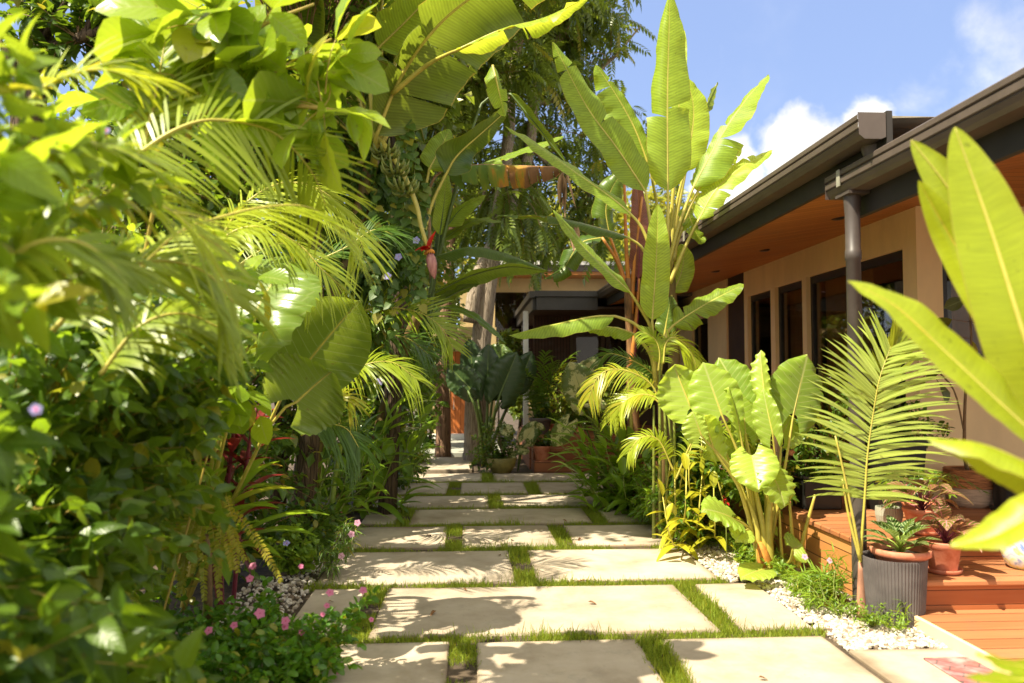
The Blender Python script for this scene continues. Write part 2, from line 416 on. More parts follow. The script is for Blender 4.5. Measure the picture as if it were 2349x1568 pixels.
L_FERN = tpl_pinnate(12, .16, .38, .7)

# ------------------------------------------------------------ foliage grown on twigs
def frames(dirs, up=(0, 0, 1), roll=None):
    Y = unit(dirs); u = np.broadcast_to(np.asarray(up, float), Y.shape)
    X = np.cross(Y, u); bad = np.linalg.norm(X, axis=1) < 1e-3; X[bad] = (1, 0, 0); X = unit(X); Z = np.cross(X, Y)
    if roll is not None:
        c, s = np.cos(roll)[:, None], np.sin(roll)[:, None]
        X, Z = X*c + Z*s, Z*c - X*s
    return X, Y, Z

def grow(fol, stm, roots, ells, ntwig, nleaf, ll, tpl, twr=.004, droop=.25, jit=.5, shell=.55, opp=True, start=.3, lift=.2, sides=3, tone=(0, 1), up=None, SXr=None):
    """twigs run from a root point to the inside of the ellipsoids (cx,cy,cz,rx,ry,rz); leaves sit on their outer part"""
    roots = np.array([tuple(r) for r in roots], float)
    vol = np.array([e[3]*e[4]*e[5] for e in ells]); vol = vol/vol.sum()
    P = []; Dr = []
    for _ in range(ntwig):
        e = ells[rng.choice(len(ells), p=vol)]
        d = unit(rng.normal(size=3)); r = (shell + (1-shell)*rng.random())**(.6)
        tip = np.array(e[:3]) + d*r*np.array(e[3:6])
        if tip[2] < .03: tip[2] = .03 + .1*rng.random()
        root = roots[np.argmin(np.linalg.norm(roots-tip, axis=1) + rng.random(len(roots))*.4)]
        L = np.linalg.norm(tip-root)
        a = root + (tip-root)*max(0, 1-1.1*max(e[3:6])/max(L, 1e-3))*.75
        m = (a+tip)/2 + rng.normal(size=3)*.12*np.linalg.norm(tip-a) + np.array([0, 0, .15*np.linalg.norm(tip-a)])
        t = np.linspace(0, 1, nleaf)[:, None]
        C = (1-t)**2*a + 2*t*(1-t)*m + t*t*tip
        C[:, 2] -= droop*.25*(t[:, 0]**2)*np.linalg.norm(tip-a)
        if stm is not None: stm.tube(C[::2] if nleaf > 5 else C, np.linspace(twr, twr*.45, len(C[::2] if nleaf > 5 else C)), sides, cap=False)
        tg = unit(np.gradient(C, axis=0))
        k0 = int(start*nleaf)
        for i in range(k0, nleaf):
            ang = i*(pi/2 if opp else 2.4) + rng.normal()*.4
            x = unit(np.cross(tg[i], (0, 0, 1.0)) + 1e-4); z = np.cross(x, tg[i])
            for s in ((1, -1) if opp else (1,)):
                o = s*(x*cos(ang) + z*sin(ang))
                Dr.append(unit(o + tg[i]*.55 + rng.normal(size=3)*jit*.5 + np.array([0, 0, lift-droop*1.2]))); P.append(C[i])
        Dr.append(unit(tg[-1] + rng.normal(size=3)*.2)); P.append(C[-1])
    P = np.array(P); Dr = np.array(Dr)
    N = len(P)
    X, Y, Z = frames(Dr, (0, 0, 1) if up is None else up, rng.normal(size=N)*jit)
    s = ll*np.clip(rng.normal(.88, .22, N), .35, 1.4)
    fol.inst(tpl, P, X, Y, Z, s, rng.uniform(tone[0], tone[1], N))
    return P

# ------------------------------------------------------------ one big leaf on a midrib: banana
def w_banana(t):
    return (min(1, t/.10)**.55)*(1-max(0, (t-.35)/.65)**2.0)**.72 if t < 1 else 0.02
def w_canna(t):
    return (max(0, sin(pi*min(1, t**.8)))**.65) if 0 < t < 1 else .02
def banana_leaf(th, pts, W, nrm, mats, pet=None, fold=18, wave=.10, freq=5, tears=0, wl=1.0, wr=1.0, droop=20, name='leaf', n=44, rib=.012, prof=w_banana, tone=None, label=None, curl=0):
    C = spline(pts, n); Tg = unit(np.gradient(C, axis=0))
    L = np.linalg.norm(np.diff(C, axis=0), axis=1).sum()
    nr = np.asarray(tuple(nrm), float)
    S = unit(np.cross(Tg, nr)); N = unit(np.cross(S, Tg))
    mb = MB(); na = 7
    tone = rng.random() if tone is None else tone
    for sg, wm in ((-1, wl), (1, wr)):
        cuts = np.sort(rng.uniform(.12, .95, tears)) if tears else np.array([])
        ed = np.r_[0, cuts, 1]
        ph = rng.uniform(0, 6.3, 3); am = rng.uniform(.6, 1.3, 3)
        for t0, t1 in zip(ed[:-1], ed[1:]):
            if t1-t0 < .012: continue
            k = max(3, int((t1-t0)*n)+1); t = np.linspace(t0, t1, k)
            tcn = (t0+t1)/2; dph = rng.normal()*R(15) if tears else 0; dph -= abs(rng.normal())*R(14) if tears else 0
            V = np.zeros((k, na, 3)); U = np.zeros((k, na, 2))
            for ai in range(na):
                a = ai/(na-1)
                sh = .10*a**1.5 if tears else 0
                tt = np.clip(tcn + (t-tcn)*(1-sh), 0, 1)
                x = tt*(n-1); i0 = np.clip(x.astype(int), 0, n-2); f = (x-i0)[:, None]
                c = C[i0]*(1-f)+C[i0+1]*f; s_ = S[i0]*(1-f)+S[i0+1]*f; n_ = N[i0]*(1-f)+N[i0+1]*f; g_ = Tg[i0]
                w_ = np.array([prof(q) for q in tt])*W*.5*wm
                ang = R(fold) - R(droop)*a + dph*a + R(curl)*a*a
                ang = ang + .5*a*np.sin(tt*6.28*freq*.55+ph[0])*wave*2
                rad = a*w_
                rip = wave*W*.5*a**1.6*(am[0]*np.sin(tt*6.28*freq+ph[1]) + .5*am[1]*np.sin(tt*6.28*freq*2.3+ph[2]))*.5
                V[:, ai] = c + (np.cos(ang)*rad*sg)[:, None]*s_ + (np.sin(ang)*rad + rip)[:, None]*n_ + (.22*rad)[:, None]*g_
                U[:, ai, 0] = .5 + .5*a*sg; U[:, ai, 1] = tt*L/2.2
            F = grid(na, k)
            if sg < 0: F = F[:, ::-1]
            mb.add(V.reshape(-1, 3), F, U.reshape(-1, 2), tone)
    leaf = th.part(name, mb, mats[0], label=label)
    rb = MB()
    q = C - N*rib*.4
    if pet is not None and len(pet):
        pp = spline(list(pet) + [C[0]], 14)
        q = np.vstack([pp[:-1], q])
        r = np.r_[np.linspace(rib*2.0, rib*1.05, 13), rib*np.linspace(1, .15, n)]
    else: r = rib*np.linspace(1, .15, n)
    rb.tube(q, r, 7)
    th.part('petiole', rb, mats[1], parent=leaf)
    return leaf

# ------------------------------------------------------------ palm frond
def frond(th, pts, ll, npair, mats, up=(0, 0, 1), droop=.35, wid=.035, ang=55, lift=12, start=.18, rib=.009, name='frond', jit=.06, pet=None, side=(1, 1), nseg=6, tone=None, ends=.35, label=None, merge=False):
    n = npair
    C = spline(pts, 60); Tg = unit(np.gradient(C, axis=0))
    u = np.asarray(tuple(up), float); S = unit(np.cross(Tg, u)); N = np.cross(S, Tg)
    mb = MB(); tone = rng.random() if tone is None else tone
    for sgi, sg in enumerate((-1, 1)):
        if not side[sgi]: continue
        t = np.clip(np.linspace(start, .995, n) + rng.normal(size=n)*.003, 0, 1)
        idx = np.clip((t*59).astype(int), 0, 59)
        k = (t-start)/(1-start)
        Lf = ll*(ends + (1-ends)*np.sin(pi*np.clip(.12+.80*k, 0, 1))**.8)*(1+rng.normal(size=n)*jit)
        al = R(ang)*(1.15-.55*k) + rng.normal(size=n)*jit
        li = R(lift) + rng.normal(size=n)*jit*2
        d = Tg[idx]*np.cos(al)[:, None] + sg*S[idx]*(np.sin(al)*np.cos(li))[:, None] + N[idx]*(np.sin(al)*np.sin(li))[:, None]
        tau = np.linspace(0, 1, nseg)
        dr = droop*(1+rng.normal(size=n)*.25)
        P = C[idx][:, None] + (Lf[:, None]*tau[None])[..., None]*d[:, None]
        P[..., 2] -= dr[:, None]*Lf[:, None]*tau[None]**2.2
        wdir = unit(np.cross(d, np.cross(Tg[idx], d)*1.0))
        wdir = unit(Tg[idx] - d*np.sum(Tg[idx]*d, 1)[:, None])
        wv = wid*.5*np.clip(np.minimum(tau/.12+.35, 1), 0, 1)*(1-tau**2.2)**.8 + .0006
        V = np.stack([P - wdir[:, None]*wv[None, :, None], P + wdir[:, None]*wv[None, :, None]], 2)   # n, nseg, 2, 3
        i = np.arange(n)[:, None]*nseg*2; j = np.arange(nseg-1)[None]*2
        F = np.stack([i+j, i+j+1, i+j+3, i+j+2], -1).reshape(-1, 4)
        U = np.zeros((n, nseg, 2, 2)); U[..., 0, 0] = 0.2; U[..., 1, 0] = .8; U[..., 1] = tau[None, :, None]
        mb.add(V.reshape(-1, 3), F, U.reshape(-1, 2), np.clip(np.repeat(tone + rng.normal(size=n)*.15, nseg*2), 0, 1))
    if merge:
        mb.tube(C[::4], rib*np.linspace(1.2, .4, 15), 5, mi=1); return th.part(name, mb, list(mats), label=label)
    fr = th.part(name, mb, mats[0], label=label)
    rb = MB(); q = C; r = rib*np.linspace(1, .2, 60)
    if pet is not None:
        pp = spline(list(pet)+[C[0]], 10); q = np.vstack([pp[:-1], C]); r = np.r_[np.linspace(rib*1.9, rib*1.02, 9), r]
    rb.tube(q[::2], r[::2], 6)
    th.part('rachis', rb, mats[1], parent=fr)
    return fr

# ------------------------------------------------------------ taro leaf with basal lobes
def taro_leaf(th, att, tip, W, nrm, mats, pet=None, bend=.08, fold=14, wave=.05, freq=6, name='leaf', lobe=.30, rib=.009, petr=.018, tone=None, wl=1, wr=1, label=None):
    a = np.array(tuple(att)); b = np.array(tuple(tip)); L = np.linalg.norm(b-a)
    d = unit(b-a); n = np.asarray(tuple(nrm), float); S = unit(np.cross(d, n)); N = unit(np.cross(S, d))
    tone = rng.random() if tone is None else tone
    mb = MB(); ns = 9; t = np.r_[np.linspace(-lobe, 0, 9)[:-1], np.linspace(0, 1, 26)]
    for sg, wm in ((-1, wl), (1, wr)):
        ph = rng.uniform(0, 6.3, 3)
        V = np.zeros((len(t), ns, 3)); U = np.zeros((len(t), ns, 2))
        for i, x in enumerate(t):
            if x < 0:
                k = -x/lobe; inn = .04 + .30*k**.6; outr = inn + max(.0, (.86-.10*k**2-inn))*(1-k**2.6)**.6
            else:
                inn = 0; outr = (.86 + .55*x - .85*x*x*1.0)
                outr = np.interp(x, [0, .12, .3, .5, .7, .85, .94, 1], [.86, .95, 1, .95, .76, .48, .24, .0])
            for j in range(ns):
                q = j/(ns-1)
                y = (inn + (outr-inn)*q)*W*.5*wm
                e = q**2.6
                wz = wave*W*e*(np.sin(6.28*freq*x+ph[0]) + .45*np.sin(6.28*freq*2.1*x+ph[1]))*.5
                puck = .0035*W*np.sin(6.28*9*(x - .25*q))*(q > 0)*(1-.5*q)
                zz = sin(R(fold))*y - bend*L*x*x - .10*W*q**3*wm + wz + puck
                V[i, j] = a + d*L*x*(1-.05*abs(x)) + S*sg*y*cos(R(fold)) + N*zz + d*wz*.3
                U[i, j] = (.5+.5*sg*(inn+(outr-inn)*q)/1.0, x)
        F = grid(ns, len(t))
        if sg < 0: F = F[:, ::-1]
        mb.add(V.reshape(-1, 3), F, U.reshape(-1, 2), tone)
    leaf = th.part(name, mb, mats[0], label=label)
    xs = np.linspace(0, 1, 16); M = a + d*(L*xs*(1-.05*xs))[:, None] - N*(bend*L*xs*xs + rib*.4)[:, None]
    rb = MB()
    if pet is not None:
        pp = spline(list(pet)+[M[0]], 16); q = np.vstack([pp[:-1], M]); r = np.r_[petr*np.linspace(1, .42, 15), np.linspace(petr*.42, rib*.2, 16)]
    else: q = M; r = np.linspace(rib, rib*.2, 16)
    rb.tube(q, r, 8)
    th.part('petiole', rb, mats[1], parent=leaf)
    return leaf

# ------------------------------------------------------------ cane with two ranks of long leaves (ginger) or a rosette (cordyline)
def cane(fol, stm, pts, n, ll, wid, side, droop=.35, start=.25, cr=.012, tone=(.2, .9), ang=50, taper=.5):
    C = spline(pts, 40); Tg = unit(np.gradient(C, axis=0)); stm.tube(C[::3], np.linspace(cr, cr*.4, len(C[::3])), 6)
    for i in range(n):
        t = start + (1-start)*i/(n-1); k = min(39, int(t*39))
        s = unit(np.asarray(side, float) - Tg[k]*np.dot(side, Tg[k])) if i < n-1 else np.zeros(3)
        sg = 1 if i % 2 else -1
        a = R(ang)*(1.1-.6*t)
        d0 = unit(Tg[k]*cos(a) + s*sg*sin(a) + rng.normal(size=3)*.08)
        L = ll*(1-taper*abs(t-.55))*rng.uniform(.85, 1.1)
        strap(fol, C[k], d0, L, wid*rng.uniform(.85, 1.1), droop*rng.uniform(.6, 1.4), rng.uniform(*tone))
def strap(mb, p, d0, L, wid, droop, tone, n=9, prof=p_lance, fold=.35, up=(0, 0, 1), twist=0):
    t = np.linspace(0, 1, n); p = np.asarray(tuple(p), float)
    C = p + d0*(L*t)[:, None]; C[:, 2] -= droop*L*t**2
    Tg = unit(np.gradient(C, axis=0)); S = np.cross(Tg, np.asarray(up, float)); 
    if np.linalg.norm(S, axis=1).min() < .05: S = S + np.array([.1, .05, 0])
    S = unit(S); N = np.cross(S, Tg)
    if twist: S, N = S*cos(twist)+N*sin(twist), N*cos(twist)-S*sin(twist)
    w = np.array([prof(x) for x in t])*wid*.5
    V = np.stack([C - S*w[:, None] + N*(w*fold)[:, None], C, C + S*w[:, None] + N*(w*fold)[:, None]], 1)
    U = np.zeros((n, 3, 2)); U[:, 0, 0] = 0; U[:, 1, 0] = .5; U[:, 2, 0] = 1; U[..., 1] = t[:, None]
    mb.add(V.reshape(-1, 3), grid(3, n), U.reshape(-1, 2), tone)
def flower5(th, p, nrm, r, mats, name='flower'):
    mb = MB(); n = unit(np.asarray(tuple(nrm), float)); x = unit(np.cross(n, (0.3, .2, 1))); y = np.cross(n, x)
    a0 = rng.uniform(0, 6)
    pt = tpl_leaf(p_obov, 3, .1, .15, .85)
    A = a0 + np.arange(5)*2*pi/5
    dirs = np.cos(A)[:, None]*x + np.sin(A)[:, None]*y + n*.18
    X, Y, Z = frames(dirs, n)
    mb.inst(pt, np.repeat(np.array(tuple(p))[None], 5, 0), X, Y, Z, r, .5)
    c = MB(); q = np.array(tuple(p)); c.tube([q-n*.03, q-n*.01, q+n*.002], [.0018, .002, .004], 6)
    f = th.part(name, mb, mats[0]); th.part('throat', c, mats[1], parent=f)
    return f
# ------------------------------------------------------------ material set
M = {}
M['soil'] = plain('soil', (.075, .052, .032), .95, .5, 9, bump=.6)
def slab_mat():
    m, nt = new_mat('slab_concrete')
    g = nd(nt, 'ShaderNodeTexCoord'); oi = nd(nt, 'ShaderNodeObjectInfo')
    a = nd(nt, 'ShaderNodeTexNoise', None, Vector=g.outputs['Object'], Scale=2.2, Detail=8.0, Roughness=.62)
    b = nd(nt, 'ShaderNodeTexNoise', None, Vector=g.outputs['Object'], Scale=38.0, Detail=6.0, Roughness=.7)
    k = nd(nt, 'ShaderNodeTexNoise', None, Vector=g.outputs['Object'], Scale=1.1, Detail=5.0, Roughness=.7, Distortion=1.0)
    c = ramp(nt, a.outputs[0], [(.30, (.32, .255, .18)), (.5, (.47, .39, .295)), (.70, (.56, .48, .375))])
    c = mix(nt, mth(nt, 'MULTIPLY', sstep(nt, k.outputs[0], .52, .72), .5), c, (.29, .215, .125))
    k2 = nd(nt, 'ShaderNodeTexNoise', None, Vector=g.outputs['Object'], Scale=5.5, Detail=9.0, Roughness=.75)
    c = mix(nt, mth(nt, 'MULTIPLY', sstep(nt, k2.outputs[0], .52, .66), .38), c, (.30, .27, .215))
    c = mix(nt, mth(nt, 'MULTIPLY', sstep(nt, b.outputs[0], .58, .78), .3), c, (.30, .25, .18))
    gs = nd(nt, 'ShaderNodeSeparateXYZ', None, Vector=g.outputs['Generated'])
    ex = mth(nt, 'MINIMUM', mth(nt, 'MINIMUM', gs.outputs[0], mth(nt, 'SUBTRACT', 1.0, gs.outputs[0])), mth(nt, 'MINIMUM', gs.outputs[1], mth(nt, 'SUBTRACT', 1.0, gs.outputs[1])))
    dirt = mth(nt, 'SUBTRACT', 1.0, sstep(nt, mth(nt, 'ADD', ex, mth(nt, 'MULTIPLY', mth(nt, 'SUBTRACT', k.outputs[0], .5), .12)), -.02, .05))
    c = mix(nt, mth(nt, 'MULTIPLY', dirt, .85), c, (.17, .12, .07))
    cr = nd(nt, 'ShaderNodeTexNoise', None, Vector=g.outputs['Object'], Scale=90.0, Detail=2.0)
    c = mix(nt, mth(nt, 'MULTIPLY', sstep(nt, cr.outputs[0], .70, .76), .6), c, (.16, .11, .07))
    s = mth(nt, 'ADD', .90, mth(nt, 'MULTIPLY', oi.outputs['Random'], .17))
    v = nd(nt, 'ShaderNodeCombineXYZ', None, X=s, Y=s, Z=s)
    c = mix(nt, 1.0, c, v.outputs[0], 'MULTIPLY')
    p = nd(nt, 'ShaderNodeBsdfPrincipled', None, Base_Color=c, Roughness=.8, Specular_IOR_Level=.3)
    bm = nd(nt, 'ShaderNodeBump', None, Strength=.35, Distance=.006, Height=mth(nt, 'ADD', mth(nt, 'MULTIPLY', b.outputs[0], .4), a.outputs[0]))
    nt.links.new(bm.outputs[0], p.inputs['Normal']); finish(nt, p.outputs[0]); return m
M['slab'] = slab_mat()
def stained():
    m = M['slab'].copy(); m.name = 'stained_slab_concrete'; nt = m.node_tree
    p = next(n for n in nt.nodes if n.type == 'BSDF_PRINCIPLED'); src = p.inputs['Base Color'].links[0].from_socket
    g = nd(nt, 'ShaderNodeTexCoord'); n = nd(nt, 'ShaderNodeTexNoise', None, Vector=g.outputs['Object'], Scale=4.0, Detail=6.0)
    d = nd(nt, 'ShaderNodeVectorMath', dict(operation='DISTANCE'), i0=nd(nt, 'ShaderNodeMapping', None, Vector=g.outputs['Object'], Scale=(.42, 1, 1)).outputs[0], i1=(-.55*.42, 7.54, 0))
    f = mth(nt, 'SUBTRACT', 1.0, sstep(nt, mth(nt, 'ADD', d.outputs['Value'], mth(nt, 'MULTIPLY', mth(nt, 'SUBTRACT', n.outputs[0], .5), .16)), .03, .2))
    nt.links.new(mix(nt, mth(nt, 'MULTIPLY', f, .7), src, (.13, .065, .035)), p.inputs['Base Color']); return m
M['slab_stain'] = stained()
M['wall'] = plain('wall_render', (.86, .66, .36), .85, .09, 1.6, stretch=(1, 1, .35))
M['cream'] = plain('cream_wall', (.62, .46, .22), .85, .08, 3)
M['pipe'] = plain('downpipe_metal', (.075, .06, .052), .45, .2, 4)
M['metal'] = plain('gutter_metal', (.105, .08, .065), .42, .12, 5)
M['porchmetal'] = plain('shaded_porch_fascia', (.045, .04, .037), .5, .15, 5)  # darker copy of the gutter metal, porch shade put into its colour
M['metald'] = plain('dark_fascia', (.03, .025, .02), .6, .2, 5)
M['frame'] = plain('window_frame', (.012, .011, .010), .4, .2, 5)
M['soffit'] = plank('soffit_wood', (.40, .14, .03), (.58, .24, .06), .11, 1, 0, .5, .035)
M['deckx'] = plank('deck_wood', (.34, .12, .042), (.54, .245, .11), .14, 1, 0, .55, .04)
M['deckz'] = plank('deck_front_wood', (.50, .20, .055), (.64, .32, .11), .12, 2, 1, .55, .045)
M['deckr'] = plank('deck_riser_wood', (.34, .095, .028), (.47, .165, .055), .085, 2, 0, .5, .04)
M['decky'] = plank('shaded_step_wood', (.24, .085, .035), (.36, .14, .055), .14, 2, 0, .6, .05)  # darkened wood, shade of the porch put into the step colour
M['greydeck'] = plank('grey_plank', (.33, .33, .27), (.48, .47, .39), .16, 1, 0, .7, .05)
M['slat'] = plank('slat_wall', (.05, .018, .010), (.085, .032, .016), .06, 0, 2, .6, .12)
M['orange_door'] = plank('orange_door', (.50, .14, .03), (.62, .20, .05), .12, 0, 2, .5, .05)
M['roof'] = plain('roof_sheet', (.16, .145, .13), .45, .15, 6)
M['roofcap'] = plain('roof_cap', (.30, .29, .22), .6, .2, 6)
M['white'] = plain('white_paint', (.72, .70, .66), .6, .08, 6)
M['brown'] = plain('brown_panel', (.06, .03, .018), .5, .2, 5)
M['curtain'] = plain('curtain_cloth', (.60, .36, .15), .9, .15, 4)
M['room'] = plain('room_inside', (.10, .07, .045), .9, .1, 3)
M['terracotta'] = plain('terracotta', (.50, .14, .062), .7, .1, 11, c2=(.62, .25, .15))
M['potgrey'] = plain('grey_ribbed_plastic', (.105, .092, .09), .55, .22, 7)
M['potgreen'] = plain('grey_green_glaze', (.36, .36, .28), .35, .1, 9)
M['black'] = plain('black_plastic', (.014, .013, .012), .35, .2, 8)
M['bowl'] = plain('olive_bowl', (.20, .17, .04), .6, .25, 8)
M['basket_top'] = plain('basket_rope', (.42, .17, .06), .85, .45, 60, bump=.8, stretch=(.15, .15, 1))
M['basket_bot'] = plain('basket_cloth', (.50, .36, .25), .85, .2, 50, bump=.5, stretch=(.15, .15, 1))
M['stone'] = plain('grey_stone', (.33, .33, .28), .8, .2, 9, bump=.3)
def pebble_mat():
    m, nt = new_mat('white_pebble'); at = nd(nt, 'ShaderNodeAttribute', dict(attribute_name='tone'))
    c = ramp(nt, at.outputs['Fac'], [(0, (.16, .11, .07)), (.22, (.34, .27, .19)), (.5, (.52, .46, .37)), (1, (.66, .61, .53))])
    p = nd(nt, 'ShaderNodeBsdfPrincipled', None, Base_Color=c, Roughness=.8); finish(nt, p.outputs[0]); return m
M['pebble'] = pebble_mat()
def glass():
    m, nt = new_mat('window_glass')
    lw = nd(nt, 'ShaderNodeFresnel', None, IOR=1.5)
    a = nd(nt, 'ShaderNodeBsdfTransparent', None, Color=(.72, .68, .62))
    b = nd(nt, 'ShaderNodeBsdfGlossy', None, Color=(1, 1, 1), Roughness=.02)
    s = nd(nt, 'ShaderNodeMixShader', None, i0=mth(nt, 'MULTIPLY', lw.outputs[0], .5, clamp=True), i1=a.outputs[0], i2=b.outputs[0])
    finish(nt, s.outputs[0]); return m
M['glass'] = glass()
def mat_mat():
    m, nt = new_mat('stamped_mat')
    g = nd(nt, 'ShaderNodeTexCoord')
    mp = nd(nt, 'ShaderNodeMapping', None, Vector=g.outputs['Object'], Rotation=(0, 0, R(35)))
    n = nd(nt, 'ShaderNodeTexNoise', None, Vector=g.outputs['Object'], Scale=9.0, Detail=5.0)
    b = nd(nt, 'ShaderNodeTexBrick', None, Vector=mp.outputs[0], Scale=4.2, Mortar_Size=.02, Color1=(.42, .11, .10), Color2=(.33, .16, .17), Mortar=(.12, .07, .07))
    c = mix(nt, sstep(nt, n.outputs[0], .45, .7), b.outputs[0], (.42, .30, .29))
    p = nd(nt, 'ShaderNodeBsdfPrincipled', None, Base_Color=c, Roughness=.7); finish(nt, p.outputs[0]); return m
M['mat'] = mat_mat()
def vase_mat():
    m, nt = new_mat('painted_glaze')
    g = nd(nt, 'ShaderNodeTexCoord')
    n = nd(nt, 'ShaderNodeTexNoise', None, Vector=g.outputs['Object'], Scale=9.0, Detail=3.0, Distortion=1.2)
    c = ramp(nt, n.outputs[0], [(.30, (.10, .19, .5)), (.42, (.72, .72, .66)), (.52, (.66, .66, .16)), (.6, (.74, .73, .68)), (.72, (.25, .48, .55))])
    p = nd(nt, 'ShaderNodeBsdfPrincipled', None, Base_Color=c, Roughness=.18); finish(nt, p.outputs[0]); return m
M['vase'] = vase_mat()
def bark_mat(name, c1, c2, sc_=(16, 16, 2.2), sp=0.0):
    m, nt = new_mat(name)
    g = nd(nt, 'ShaderNodeTexCoord')
    mp = nd(nt, 'ShaderNodeMapping', None, Vector=g.outputs['Object'], Scale=sc_)
    n = nd(nt, 'ShaderNodeTexNoise', None, Vector=mp.outputs[0], Scale=1.3, Detail=8.0, Roughness=.7, Distortion=.5)
    v = nd(nt, 'ShaderNodeTexVoronoi', dict(feature='DISTANCE_TO_EDGE'), Vector=mp.outputs[0], Scale=1.6)
    f = mth(nt, 'MULTIPLY', sstep(nt, v.outputs[0], -.1, .16), n.outputs[0])
    c = mix(nt, sstep(nt, f, .02, .5), c1, c2)
    p = nd(nt, 'ShaderNodeBsdfPrincipled', None, Base_Color=c, Roughness=.9, Specular_IOR_Level=.2)
    b = nd(nt, 'ShaderNodeBump', None, Strength=.9, Distance=.03, Height=f); nt.links.new(b.outputs[0], p.inputs['Normal'])
    finish(nt, p.outputs[0]); return m
M['bark'] = bark_mat('bark_brown', (.07, .038, .022), (.30, .18, .11), (22, 22, 1.3))
M['barkp'] = bark_mat('bark_pale', (.13, .09, .06), (.42, .34, .26), (20, 20, 1.6))
M['barkd'] = bark_mat('bark_dark', (.03, .02, .014), (.12, .085, .055))
M['stem'] = plain('green_stem', (.20, .24, .04), .55, .25, 12)
M['twig'] = plain('brown_twig', (.20, .12, .05), .7, .3, 12)
M['ytwig'] = plain('yellow_twig', (.40, .30, .05), .6, .25, 12)
M['pet_y'] = plain('yellow_petiole', (.46, .40, .07), .4, .18, 6)
M['pet_g'] = plain('green_petiole', (.26, .36, .05), .4, .2, 6)
M['pet_o'] = plain('orange_petiole', (.52, .20, .035), .45, .25, 6)
M['pet_d'] = plain('dark_petiole', (.10, .15, .03), .45, .25, 6)
M['pet_r'] = plain('red_petiole', (.19, .03, .05), .5, .3, 6)
M['pstem'] = plain('pseudostem', (.30, .24, .05), .6, .5, 7, c2=(.20, .11, .045), stretch=(3, 3, .7))
M['pstem_b'] = plain('brown_pseudostem', (.20, .09, .035), .7, .5, 7, c2=(.34, .17, .06), stretch=(3, 3, .7))
M['palmbase'] = plain('palm_base', (.42, .20, .12), .8, .4, 9, stretch=(2, 2, .6))
# leaves
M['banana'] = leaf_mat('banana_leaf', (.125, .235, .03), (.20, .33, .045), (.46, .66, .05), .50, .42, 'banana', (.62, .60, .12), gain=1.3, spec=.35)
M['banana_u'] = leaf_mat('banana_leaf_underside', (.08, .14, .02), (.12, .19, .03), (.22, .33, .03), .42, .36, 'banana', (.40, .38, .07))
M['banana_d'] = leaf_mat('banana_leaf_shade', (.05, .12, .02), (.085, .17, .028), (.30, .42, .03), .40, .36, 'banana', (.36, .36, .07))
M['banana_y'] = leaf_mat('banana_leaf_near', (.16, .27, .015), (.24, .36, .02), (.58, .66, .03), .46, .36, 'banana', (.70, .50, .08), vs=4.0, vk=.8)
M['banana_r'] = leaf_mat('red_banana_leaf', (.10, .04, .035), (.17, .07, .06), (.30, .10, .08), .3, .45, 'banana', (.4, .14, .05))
M['dry'] = leaf_mat('dry_banana_leaf', (.2, .1, .04), (.3, .15, .07), (.4, .2, .06), .3, .8, 'dry')
M['drybr'] = plain('dry_leaf_brown', (.36, .22, .13), .9, .35, 10, stretch=(3, 3, 1))
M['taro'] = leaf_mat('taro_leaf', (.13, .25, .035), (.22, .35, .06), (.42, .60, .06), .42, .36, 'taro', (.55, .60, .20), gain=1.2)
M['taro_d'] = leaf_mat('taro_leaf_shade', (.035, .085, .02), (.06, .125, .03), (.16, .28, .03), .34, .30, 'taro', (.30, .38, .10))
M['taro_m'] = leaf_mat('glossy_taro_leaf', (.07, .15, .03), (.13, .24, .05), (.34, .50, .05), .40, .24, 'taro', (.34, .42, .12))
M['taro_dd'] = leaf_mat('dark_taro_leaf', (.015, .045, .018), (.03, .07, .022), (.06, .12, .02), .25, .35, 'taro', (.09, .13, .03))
M['taro_v'] = leaf_mat('variegated_leaf', (.03, .09, .025), (.06, .13, .03), (.30, .36, .08), .35, .35, 'variegated', (.62, .60, .26))
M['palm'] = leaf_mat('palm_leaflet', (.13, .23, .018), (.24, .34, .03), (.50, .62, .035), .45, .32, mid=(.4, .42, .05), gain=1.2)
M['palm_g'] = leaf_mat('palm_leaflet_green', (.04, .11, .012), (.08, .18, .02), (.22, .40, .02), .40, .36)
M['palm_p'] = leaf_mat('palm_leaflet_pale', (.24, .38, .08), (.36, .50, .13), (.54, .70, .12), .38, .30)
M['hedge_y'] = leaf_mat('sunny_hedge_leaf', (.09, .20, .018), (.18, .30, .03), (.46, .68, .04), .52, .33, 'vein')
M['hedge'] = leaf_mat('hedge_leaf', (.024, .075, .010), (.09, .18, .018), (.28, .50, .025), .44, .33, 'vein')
M['bigleaf'] = leaf_mat('broad_leaf', (.12, .24, .02), (.22, .35, .03), (.42, .62, .04), .5, .26, 'vein', (.44, .50, .12), gain=1.1)
M['vine'] = leaf_mat('vine_leaf', (.022, .07, .016), (.06, .13, .025), (.16, .32, .03), .38, .45, 'vein')
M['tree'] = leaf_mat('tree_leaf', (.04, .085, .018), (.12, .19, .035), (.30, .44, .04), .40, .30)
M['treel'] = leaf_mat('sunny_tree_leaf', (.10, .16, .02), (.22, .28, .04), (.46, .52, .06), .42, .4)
M['shrub'] = leaf_mat('shrub_leaf', (.025, .075, .012), (.07, .15, .02), (.20, .36, .02), .40, .38)
M['ginger'] = leaf_mat('ginger_leaf', (.06, .15, .018), (.13, .25, .028), (.28, .48, .025), .42, .30, mid=(.2, .3, .04), gain=1.25)
M['gingery'] = leaf_mat('yellow_ginger_leaf', (.20, .27, .02), (.34, .38, .03), (.56, .60, .04), .42, .34)
M['cordy'] = leaf_mat('cordyline_leaf', (.055, .012, .014), (.14, .025, .035), (.34, .05, .04), .35, .32, mid=(.35, .05, .09))
